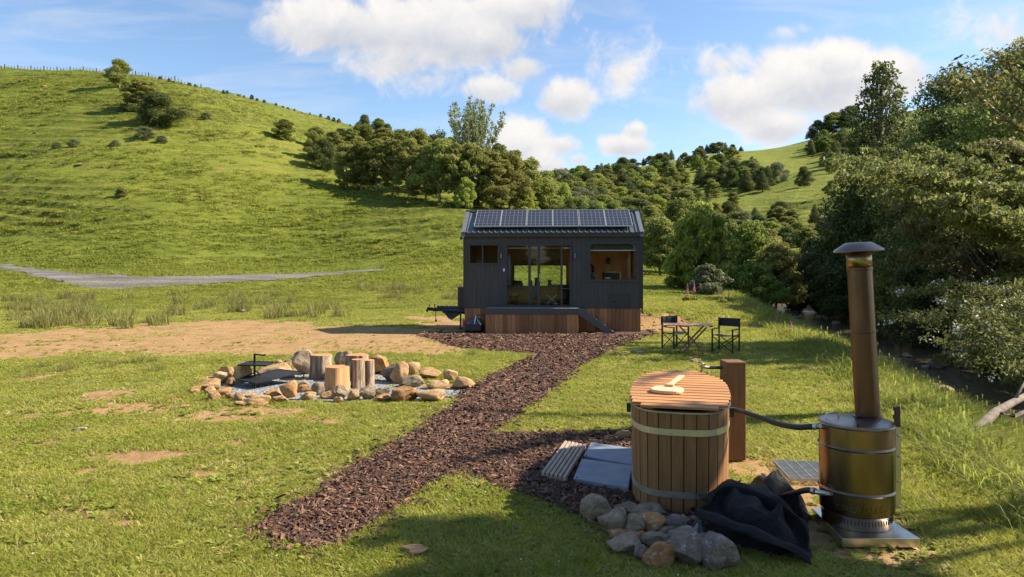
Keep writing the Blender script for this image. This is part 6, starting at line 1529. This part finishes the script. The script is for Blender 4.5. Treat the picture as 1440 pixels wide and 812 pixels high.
def far_wood():
    """the bush covering the far hill: separate trees"""
    g = 'trees of the bush on the far hill'; n = 0; tries = 0
    lb = {'ol': 'olive tree in the bush on the far hill', 'dk': 'dark tree in the bush on the far hill', 'gr': 'green tree in the bush on the far hill', 'co': 'dark pointed tree in the bush on the far hill', 'gy': 'greyish tree in the bush on the far hill', 'br': 'bright green tree in the bush on the far hill'}
    while n < 265 and tries < 9000:
        tries += 1
        px = rnd.uniform(770, 1215); row = rnd.uniform(200, 352)
        sk = float(np.interp(px, [770,830,880,940,1000,1060,1120,1200], [262,247,240,228,216,214,206,178]))
        if row < sk+1: continue
        dens = 1.0
        # clearings: the grassy spur and faces of the right hill
        v = fbm(np.array([px*.02]), np.array([row*.05]), 3, 12)[0]
        if px > 925:
            dens = .10
            if row < sk+16 and px < 985: dens = .9
            if 955 < px < 1030 and 232 < row < 275: dens = .85
            if 1000 < px < 1080 and 243 < row < 268: dens = .6
            if px > 1135 and row < 222: dens = .95
            if row > 300: dens = .6
            if 940 < px < 965 and 215 < row < 245: dens = .12
            dens += v*.5
        elif px < 845 and row < 262: dens = .9
        if rnd.random() > dens: continue
        k = rnd.choice(['ol0','ol1','ol2','ol3','dk0','dk0','dk1','dk1','gr0','gr1','co0','co1','gy0','br0'] if row > 250 else ['dk0','dk1','gr0','co0','co1','dk0','ol0','gr1'])
        x, y = hit(px, row, 85); hpx = rnd.uniform(6.5, 9.5)/y*1000*(1.0 if y > 200 else 1.0)
        plant_far(k, px, row, min(hpx, 46 if px < 985 else 30), lb[k[:2]], g+', '+k[:2].replace('ol','olive').replace('dk','dark').replace('gr','green').replace('co','pointed').replace('gy','greyish').replace('br','bright'), 'hillside_tree', parts=False, dist=y, wide=1.35); n += 1
    for i, (px, row, h) in enumerate([(936,219,12),(944,216,14),(926,224,12),(915,228,12),(905,231,10),(985,216,12),(994,214,13),(1003,212,14),(1012,210,15),(1020,210,13),(1030,212,10),(1042,213,7),(890,236,12),(872,240,12),(856,243,12),(840,247,12),(1162,196,24),(1150,200,22),(1172,190,26),(1184,186,26),(1196,182,26),(1140,204,14),(822,250,13),(806,254,14)]):
        y = float(np.interp(px, [800,900,1000,1120,1200], [440,462,478,498,500])); plant_far('dk0 co0 dk1 gr0 co1'.split()[i % 5], px, row, h*1.15, 'dark tree standing up on the skyline of the far hill', 'skyline trees of the far hill', 'hillside_tree', parts=False, dist=y, wide=1.5)
far_wood()

def poplar():
    """the tall airy tree above the grove"""
    x, y = (665-720)/1000*118, 118.0; H_ = 18.0; r = np.random.RandomState(4); rr = random.Random(4); b = MB(); C = []
    z = gz(x, y)
    for i in range(46):
        a = rr.uniform(0, 6.28); out_ = rr.uniform(.5, 8.2); z0 = rr.uniform(2.5, 7.5); tip = Vector((cos(a)*out_+.6, sin(a)*out_*.8, H_*(1.0-.018*out_)*rr.uniform(.74, 1.0))); p0 = Vector((rr.uniform(-.3, .3), rr.uniform(-.3, .3), z0))
        mid = p0.lerp(tip, .5)+Vector((cos(a), sin(a), 0))*.6*out_*.25; b.tube([p0, mid, tip], [.09, .05, .012], 4, False)
        for k in range(9):
            t_ = .3+.7*k/8; p = (p0.lerp(mid, t_*2) if t_ < .5 else mid.lerp(tip, t_*2-1)); m = 34; sp = .20+.42*(1-t_)
            for q in range(2):
                s2 = p+Vector((rr.uniform(-1, 1), rr.uniform(-1, 1), rr.uniform(.2, 1.2)))*sp*1.4; b.tube([p, s2], [.018, .006], 3, False); C.append(np.array(s2)+r.normal(size=(m//2, 3))*np.array([.17, .17, .24]))
    b.tube([(0,0,-.2), (.1,.1,4), (.2,0,8), (.5,0,12)], [.30,.24,.15,.06], 8)
    C = np.concatenate(C); V = leaf_quads(C, .19, r, .2); n = len(C)
    me = bpy.data.meshes.new('trunk'); me.from_pydata([tuple(v) for v in b.v], [], b.f); me.materials.append(M_PALETRUNK)
    split_tree('poplar_tree', npmesh('crown', V, np.arange(n*4), np.full(n, 4), F_PALE), me, x, y, 0, 1.0, 'tall airy pale green tree rising above the grove left of the cabin', 'tree')
poplar()

# ---- the near trees by the stream
def big_tree(name, x, y, H_, W_, mat, label, seed, n=46, per=900, leaf=.09, low=.18, cr=.13, flat=.6, kind='b', trunk=M_TRUNK, multi=1, droop=0, lean=0, rz=0, cat='tree', sc=1, z=None, r0=None, aspect=1.7, taper=.35, group=None, shell=.5):
    cl = conifer(seed, H_, W_, n) if kind == 'c' else cloudy(seed, H_, W_, low, n, cr, flat, taper, lean)
    return split_tree(name, crown_mesh('crown', cl, leaf, per, mat, seed, droop, aspect=aspect, shell=shell), limb_mesh('trunk', H_, r0 or .02*H_, cl, trunk, seed, multi=multi), x, y, rz, sc, label, cat, group, z)
def streamside():
    X = lambda px, d: (px-720)/1000*d
    big_tree('willow_tree', X(986, 46), 46, 5.7, 5.6, F_BRIGHT, 'bright feathery green tree on the grass right of the cabin', 61, n=120, per=430, leaf=.085, low=.08, cr=.075, flat=1.0, droop=-1.6, multi=3, aspect=4.5, shell=.2)
    big_tree('native_tree', X(928, 62), 62, 5.4, 4, F_OLIVE, 'narrow olive tree right behind the corner of the cabin', 62, n=40, per=500, leaf=.11, low=.2)
    big_tree('native_tree', X(955, 68), 68, 7.5, 5, F_GREEN, 'green tree behind the gap between the cabin and the feathery tree', 162, n=40, per=500, leaf=.12, low=.1)
    big_tree('native_tree', X(1056, 58), 58, 7.4, 5.0, F_GREEN, 'rounded green tree right of the bright feathery one', 63, n=46, per=600, leaf=.11, low=.12)
    big_tree('native_tree', X(1092, 52), 52, 5.8, 4.4, F_OLIVE, 'olive tree with open branches in front of the dark stream trees', 64, n=44, per=600, leaf=.10, low=.25)
    big_tree('native_tree', X(1030, 75), 75, 6.2, 5.5, F_GREEN, 'taller green tree at the back between the stream trees', 65, n=44, per=500, leaf=.13, low=.1)
    big_tree('native_tree', X(1075, 84), 84, 5.6, 6, F_OLIVE, 'broad olive tree far back up the stream', 66, n=44, per=500, leaf=.13, low=.1)
    big_tree('native_tree', X(1000, 88), 88, 7, 6.5, F_GREYG, 'greyish bush far behind the feathery tree', 166, n=34, per=500, leaf=.14, low=.05)
    big_tree('dark_tree', X(1150, 55), 55, 6.2, 6.4, F_DARK, 'dark dense tree leaning over the upper stream', 67, n=60, per=700, leaf=.11, low=.06, cr=.12)
    big_tree('dark_tree', X(1205, 48), 48, 8.2, 6.8, F_DARK, 'dark dense tree left of the boiler flue top', 68, n=60, per=800, leaf=.10, low=.04, cr=.12)
    big_tree('dark_tree', X(1262, 44), 44, 9.4, 7.5, F_DARK, 'dark tree filling the gap right of the flue', 69, n=60, per=800, leaf=.10, low=.04, cr=.12)
    big_tree('conifer_tree', X(1240, 46), 46, 16.6, 8.2, F_DARK, 'tall pointed dark conifer rising over the stream trees', 70, n=70, per=520, leaf=.13, kind='c')
    big_tree('dark_tree', X(1345, 36), 36, 11.4, 9.5, F_DARK, 'large dark tree on the far bank at the right', 71, n=64, per=900, leaf=.09, low=.05, cr=.12)
    big_tree('dark_tree', X(1440, 32), 32, 11.4, 9, F_GREEN, 'green tree cut by the right edge of the view', 72, n=60, per=900, leaf=.085, low=.05, cr=.12)
    big_tree('dark_tree', X(1300, 78), 78, 15, 11, F_OLIVE, 'wide olive tree on the slope right of the conifer', 73, n=54, per=600, leaf=.15, low=.06, cr=.12)
    big_tree('dark_tree', X(1345, 62), 62, 15, 12, F_DARK, 'dark tree high on the slope at the right', 74, n=50, per=600, leaf=.14, low=.06, cr=.12)
    big_tree('dark_tree', X(1440, 50), 50, 14, 12, F_DARK, 'dark tree high on the slope at the very right', 75, n=50, per=600, leaf=.12, low=.06, cr=.12)
    big_tree('bronze_tree', X(1400, 27), 27, 9.0, 8.0, F_BRONZE, 'bronze-leaved tree with spreading branches against the sky', 76, n=70, per=900, leaf=.075, low=.45, cr=.085, flat=.45, shell=.3)
    # shrubs of the bank
    big_tree('pale_shrub', X(1292, 33), 33, 4.6, 3.8, F_MANUKA, 'pale yellow-green shrub on the far bank right of the flue', 77, n=40, per=500, leaf=.045, low=.2, cr=.09, multi=3, aspect=3, cat='shrub')
    big_tree('bushy_shrub', X(997, 40), 40, 1.75, 2.6, F_GREYG, 'low grey-green shrub beside the foxgloves', 78, n=26, per=500, leaf=.07, low=.05, cr=.22, cat='shrub', r0=.03)
    big_tree('bushy_shrub', X(1060, 44), 44, 3.0, 4.2, F_GREEN, 'dark green bush on the bank above the stream', 79, n=34, per=500, leaf=.08, low=.02, cr=.18, cat='shrub', r0=.04)
    big_tree('bushy_shrub', X(1175, 60), 60, 3.4, 4.0, F_DARK, 'dark bush overhanging the far side of the stream', 80, n=30, per=500, leaf=.08, low=.02, cr=.2, cat='shrub', r0=.04)
    for i, (px, d, h, w, z) in enumerate([(1290, 36, 4.6, 6, None), (1340, 32, 4.4, 6, None), (1420, 26, 3.8, 6, None), (1500, 23, 3.8, 5, None), (1560, 20, 3.4, 5, None), (1232, 45, 4.6, 6, None)]):
        big_tree('bank_shrub', X(px, d), d, h, w, F_DARK if i % 2 else F_OLIVE, ['olive thicket on the far bank behind the flue','dark thicket on the far bank right of the pale shrub','olive thicket behind the white-flowered shrub','dark thicket at the right edge behind the white flowers','olive thicket low at the right edge of the view','dark thicket at the bend of the stream'][i], 82+i, n=40, per=600, leaf=.07, low=.0, cr=.17, cat='shrub', r0=.05)
streamside()

# trees on top of the near bank at the right: long sunlit kanuka sprays reaching in over the stream
def spray_tree(name, x, y, H_, tips, mat, label, seed, leaf=.04, per=46, r0=.16, sub=7, droop=.12, cat='tree', flowers=None, z=None, spread=.55, start=2):
    """branches from the trunk to given tips (world), set with short leafy side twigs in flat sprays"""
    rr = random.Random(seed); r = np.random.RandomState(seed); b = MB(); C = []; base = Vector((x, y, (gz(x, y) if z is None else z)-.1)); F = []
    top = base+Vector((rr.uniform(-.3, .3), rr.uniform(-.3, .3), H_)); tr = [base, base.lerp(top, .35)+Vector((.15, .1, 0)), base.lerp(top, .7)+Vector((-.12, 0, 0)), top]; b.tube([p-base for p in tr], [r0*1.2, r0, r0*.7, r0*.3], 8)
    for tip in tips:
        tip = Vector(tip); t_ = min(.95, max(.25, (tip.z-base.z)/H_*.75)); k = t_*3; i = min(int(k), 2); p0 = tr[i].lerp(tr[i+1], k-i); L_ = (tip-p0).length
        mid = p0.lerp(tip, .5)+Vector((rr.uniform(-.08, .08), rr.uniform(-.08, .08), .10))*L_; pts = []
        for j in range(9):
            u = j/8; pts.append(p0*(1-u)**2+mid*2*u*(1-u)+tip*u*u+Vector((rr.uniform(-1, 1), rr.uniform(-1, 1), rr.uniform(-1, 1)))*.02*L_)
        b.tube([p-base for p in pts], [max(.008, r0*.38*(1-j/8.5)) for j in range(9)], 5, False)
        dr = (tip-p0).normalized(); side = dr.cross(Vector((0, 0, 1))).normalized()
        for j in range(start, 9):
            for q in range(sub):
                p = pts[j].lerp(pts[j-1], rr.random()); s = rr.choice((-1, 1)); l = L_*spread*.30*(1.15-.08*j)*rr.uniform(.5, 1.2)
                e = p+dr*l*rr.uniform(.3, .9)+side*s*l*rr.uniform(.4, 1.0)+Vector((0, 0, 1))*l*rr.uniform(-.35-droop, .25); b.tube([p-base, e-base], [.010, .003], 3, False)
                m = per; t2 = r.rand(m, 1)**.7; c = np.array(p)*(1-t2)+np.array(e)*t2+r.normal(size=(m, 3))*np.array([.07, .07, .045])*(1+l*.5); C.append(c-np.array(base))
                if flowers and rr.random() < flowers: F.append(np.array(e)+r.normal(size=(16, 3))*np.array([.10, .10, .05])-np.array(base))
    C = np.concatenate(C); V = leaf_quads(C, leaf, r, .1, 2.4, .5); n = len(C)
    me = bpy.data.meshes.new('trunk'); me.from_pydata([tuple(v) for v in b.v], [], b.f); me.materials.append(M_TRUNK)
    o = empty(name, tuple(base), 0, label=label, cat=cat); link('trunk', me, o); link('crown', npmesh('crown', V, np.arange(n*4), np.full(n, 4), mat), o)
    if F:
        C = np.concatenate(F); V = leaf_quads(C, .045, r, 0, 1.0, 1.0); n = len(C); link('blossom', npmesh('blossom', V, np.arange(n*4), np.full(n, 4), simple('white_petals', (.75,.75,.78), .6)), o)
    return o
def sprays():
    def W3(px, row, d): return ((px-720)/1000*d, d, zrow(d, row))
    tips = [W3(px+rnd.uniform(-6, 6), row+rnd.uniform(-4, 4), d) for px, row, d in [(1168,232,19),(1175,252,20),(1195,222,21),(1215,262,19),(1230,212,22),(1228,242,18),(1255,228,21),(1262,270,18),(1285,212,22),(1300,246,18),(1318,225,20),(1330,275,17),(1345,205,22),(1360,240,18),(1375,262,17),(1390,215,20),(1400,290,16),(1420,240,18),(1440,262,17),(1450,210,20),(1290,292,18),(1350,300,17),(1430,310,15.5)]]
    spray_tree('kanuka_tree', 15.6, 20.5, 6.6, tips, F_MANUKA, 'wide kanuka with sunlit level sprays reaching left over the stream', 91, leaf=.055, per=40, r0=.2, sub=6)
    tips = [W3(px, row, d) for px, row, d in [(1322,118,9.5),(1350,104,9.6),(1378,92,9.8),(1400,86,10),(1430,62,10),(1455,70,10.2),(1452,100,10)]]
    tips = [W3(1324,116,9.5), W3(1352,96,9.7), W3(1392,72,10.2), W3(1440,58,10.5)]
    spray_tree('overhanging_tree', 9.6, 11.5, 7.2, tips+[(8.6,9.5,7.3),(9.8,9.0,7.6),(8.9,12.5,7.6)], F_BRONZE, 'near tree whose thin twig hangs into the top right of the sky', 92, leaf=.035, per=20, r0=.15, sub=5, spread=.22)
    tips = [W3(px, row, d) for px, row, d in [(1250,440,17),(1262,412,18),(1290,455,16),(1310,402,18),(1322,432,16),(1345,470,14.5),(1362,415,16),(1380,445,14.5),(1398,480,13.5),(1410,425,15),(1430,455,14),(1440,490,13),(1452,430,14.5),(1440,400,16),(1330,490,15),(1385,505,13.5),(1430,520,12.5)]]
    spray_tree('flowering_manuka', 15.4, 16.6, 2.8, tips, F_MANUKA, 'manuka shrub covered with white blossom over the stream bank', 93, leaf=.035, per=36, r0=.09, sub=6, flowers=.20, cat='shrub')
    # tree that shades the foreground
    tips = [(9.6,6.9,8.0),(10.2,7.2,8.3),(10.4,6.6,7.6),(10.8,7.3,8.2),(9.9,6.3,8.4),(10.3,7.5,9.0),(10.7,6.3,8.8),(10.1,5.7,7.5),(10.6,5.6,8.6),(11.9,7.6,8.9),(9.3,6.4,7.8)]
    spray_tree('shade_tree', 15.0, 8.2, 8.6, tips, F_MANUKA, 'tree just outside the right edge whose shade falls on the foreground grass', 94, leaf=.08, per=54, r0=.18, sub=11, spread=.40, start=6)
sprays()
def snag():
    """grey dead trunk leaning over the stream at the right"""
    def W3(px, row, d): return Vector(((px-720)/1000*d, d, zrow(d, row)))
    P_ = [W3(1345,628,9.6), W3(1372,606,9.9), W3(1400,580,10.4), W3(1425,566,10.9), W3(1460,548,11.5)]; rr = random.Random(2)
    b = MB(); b.tube(P_, [.085,.075,.065,.055,.04], 10); b.tube([P_[2], W3(1425,585,10.2), W3(1460,572,10.6)], [.04,.032,.02], 8); b.tube([P_[3], W3(1440,540,11.2), W3(1452,520,11.5)], [.03,.02,.008], 6)
    o = b.build('dead_trunk', simple('grey_dead_wood', (.17,.14,.115), .9, 0, .4, 8, .6, .02, (1, 1, 1)), smooth=True); prop(o, 'grey dead trunk leaning out over the stream at the right', 'dead trunk')
snag()
def tree_fern(x, y, H_, label, seed, z=None):
    rr = random.Random(seed); z = gz(x, y) if z is None else z; r = empty('tree_fern', (x, y, z), 0, label=label, cat='tree fern', group=None)
    MB().tube([(0,0,-.2), (.04,0,H_*.5), (0,.05,H_)], [.16,.12,.13], 10).build('trunk', simple('fern_trunk', (.09,.055,.035), .95, 0, .4, 14, .8, .03), r, smooth=True)
    m = foliage('fern_frond', (.07,.10,.025), (.16,.19,.05), .45, .02, .3, .8)
    for k in range(16):
        a = k*2*pi/16+rr.uniform(-.15, .15); L_ = rr.uniform(1.5, 2.0); V = []; Lp = []; up = rr.uniform(.35, .75); pts = []
        for j in range(22):
            t_ = j/21; pts.append(Vector((cos(a)*L_*t_, sin(a)*L_*t_, H_+up*sin(t_*2.2)*L_*.42-.45*L_*t_**2.4)))
        for j in range(1, 21):
            d = (pts[j+1]-pts[j-1]).normalized(); s = d.cross(Vector((0, 0, 1))).normalized(); w = .42*sin(pi*(j/21)**.7)*L_/1.8
            for q in (-1, 1):
                n0 = len(V); e = pts[j]+s*q*w+d*.12-Vector((0, 0, .10*w)); V += [tuple(pts[j]-d*.035), tuple(pts[j]+d*.035), tuple(e+d*.01), tuple(e-d*.012)]; Lp += [n0, n0+1, n0+2, n0+3]
        link('frond', npmesh('frond', V, Lp, np.full(len(Lp)//4, 4), m), r)
    return r
tree_fern(18.0, 26.0, 3.0, 'tree fern with drooping fronds under the dark trees at the right', 1); tree_fern(16.6, 22.6, 2.5, 'lower tree fern in front of the other at the right edge', 2)

def foxglove(px, row, hpx, label, d):
    x = (px-720)/1000*d; z0 = gz(x, y := d); h = zrow(d, row)-z0; r = empty('foxglove', (x, d, z0), rnd.uniform(0, 6), label=label, cat='foxglove', group=None); rr = random.Random(int(px))
    MB().tube([(0,0,0), (.02,0,h*.5), (0,.02,h)], [.012,.009,.004], 5).build('stem', M_LONG, r)
    b = MB(); n = 26; fh = hpx/1000*d
    for k in range(n):
        t_ = k/(n-1); a = k*2.4; zz = h-fh*.98+fh*.98*t_; s = (.026 if d > 30 else .036)*(1.1-t_)+.009; o = Vector((cos(a), sin(a), -.5)); p = Vector((0, .01, zz)); b.tube([p, p+o*s, p+o*s*1.9], [s*.25, s*.5, s*.7], 6)
    b.build('flowers', simple('foxglove_pink', (.62,.16,.42), .6), r)
    cl = [((cos(i*1.3)*.12, sin(i*1.3)*.12, .08+.05*(i % 3)), (.12, .12, .06)) for i in range(7)]; link('leaves', crown_mesh('leaves', cl, .08, 14, M_LONG, int(px)), r)
for px, row, hp, lb, d in [(967,398,18,'leftmost pink foxglove, beside the low grey-green shrub',33), (976,394,16,'tall pink foxglove just right of the leftmost one',33.5), (1025,406,20,'pink foxglove rising behind the right end of the low shrub',34), (1017,417,16,'short pink foxglove left of the one behind the shrub end',33), (1093,436,28,'pink foxglove at the edge of the stream bank',26), (1113,452,20,'rightmost pink foxglove in the tall grass by the stream',23)]: foxglove(px, row, hp, lb, d)

def rushes():
    P_ = [blades(70+i, 110, .34, .75, .013, .4, .6, M_RUSH, .1) for i in range(3)]; P2 = [blades(80+i, 90, .3, .55, .016, .5, .6, M_RUSH, .05) for i in range(2)]
    rr = random.Random(9); n = 0
    spots = []
    for i in range(74): spots.append((rr.gauss(90, 75), rr.uniform(418, 462), 'g'))
    for i in range(22): spots.append((rr.uniform(240, 430), rr.uniform(412, 442), 'g'))
    for i in range(14): spots.append((rr.uniform(385, 480), rr.uniform(436, 449), 'g'))
    for i in range(26): spots.append((rr.uniform(500, 648), rr.uniform(404, 424), 'g'))
    for i in range(10): spots.append((rr.uniform(60, 270), rr.uniform(505, 525), 'l'))
    for s in [(45,518),(90,522),(38,530)]: spots.append(s+('l',))
    for px, row, k in spots:
        if px < -60: continue
        x, y = G(px, row) if row > 425 else hit(px, row, 24)
        s = rr.uniform(.7, 1.15)*(1.0 if k == 'g' else .42); o = link('rush_clump', (P_ if rr.random() < .6 else P2)[rr.randrange(2)]); o.location = (x, y, gz(x, y)-.03); o.scale = (s*1.3, s*1.3, s); o.rotation_euler.z = rr.uniform(0, 6)
        prop(o, ('rush clump in the dense rushes at the far left of the paddock' if px < 240 else 'rush clump in the middle of the paddock below the gravel road' if px < 490 else 'rush clump in the paddock near the tow bar') if k == 'g' else 'low tussock at the near edge of the bare earth', 'rush clump' if k == 'g' else 'tussock', ('rush clumps at the left' if px < 240 else 'rush clumps in the middle' if px < 490 else 'rush clumps by the cabin') if k == 'g' else 'tussocks at the edge of the bare earth')
    for px, row, s, lb in [(636,528,.35,'wispy tussock behind the right end of the fire circle'), (664,500,.45,'thin tussock where the bare earth meets the bark'), (40,378,.9,'tawny clump beside the gravel road at the far left'), (486,396,.7,'dark round tussock by the end of the gravel road'), (582,432,.6,'tussock left of the tow bar')]:
        x, y = G(px, row) if row > 425 else hit(px, row, 24); o = link('tussock', P2[0]); o.location = (x, y, gz(x, y)-.03); o.scale = (s, s, s); prop(o, lb, 'tussock')
rushes()
# clods on the cut bank and the bare earth
def clods():
    rr = random.Random(31); n = 0
    while n < 46:
        a = rr.random()
        if a < .5: x, y = rr.uniform(4.6, 6.6), rr.uniform(25.6, 27.4)
        else: x, y = G(rr.uniform(150, 640), rr.uniform(462, 500))
        s = rr.uniform(.03, .10); k = ('t', n % 14)
        if k not in _rk: _rk[k] = rock_mesh('rock', n % 14, MATS['t'])
        o = link('clod', _rk[k]); o.scale = (s*1.3, s, s*.7); o.location = (x, y, gz(x, y)+s*.15); o.rotation_euler.z = rr.uniform(0, 6); prop(o, 'earth clod on the cut bank right of the cabin' if a < .5 else 'small clod on the bare earth beyond the fire circle', 'clod', 'clods on the cut bank' if a < .5 else 'clods on the bare earth'); n += 1
clods()

def behind_camera():
    """trees that stand behind the viewpoint; they darken what the windows and the steel mirror"""
    src = [o for o in SC.objects if o.name.startswith('dark_tree') and o.parent is None]
    index_kids()
    for i, (x, y, s) in enumerate([(-16,-22,1.2),(-7,-26,1.35),(2,-24,1.25),(10,-20,1.3),(17,-13,1.2),(-26,-14,1.2)]):
        o = copy_tree(src[i % len(src)]); o.location = (x, y, -.1); o.scale = (s, s, s); o.rotation_euler.z = i
        prop(o, 'dark tree standing behind the viewpoint, %s from the left' % ['second', 'third', 'fourth', 'fifth', 'sixth', 'first'][i], 'tree')
behind_camera()

def haze():
    o = MB().box(-620, 620, -60, 690, -6, 175).build('haze', None, kind='stuff'); m = bpy.data.materials.new('haze'); m.use_nodes = True; n = m.node_tree.nodes; n.clear()
    v = n.new('ShaderNodeVolumePrincipled'); v.inputs['Color'].default_value = (.80, .88, 1, 1); v.inputs['Density'].default_value = .0006; v.inputs['Anisotropy'].default_value = .2
    ou = n.new('ShaderNodeOutputMaterial'); m.node_tree.links.new(v.outputs[0], ou.inputs['Volume']); o.data.materials.append(m)
HAZE = False
if HAZE: haze()
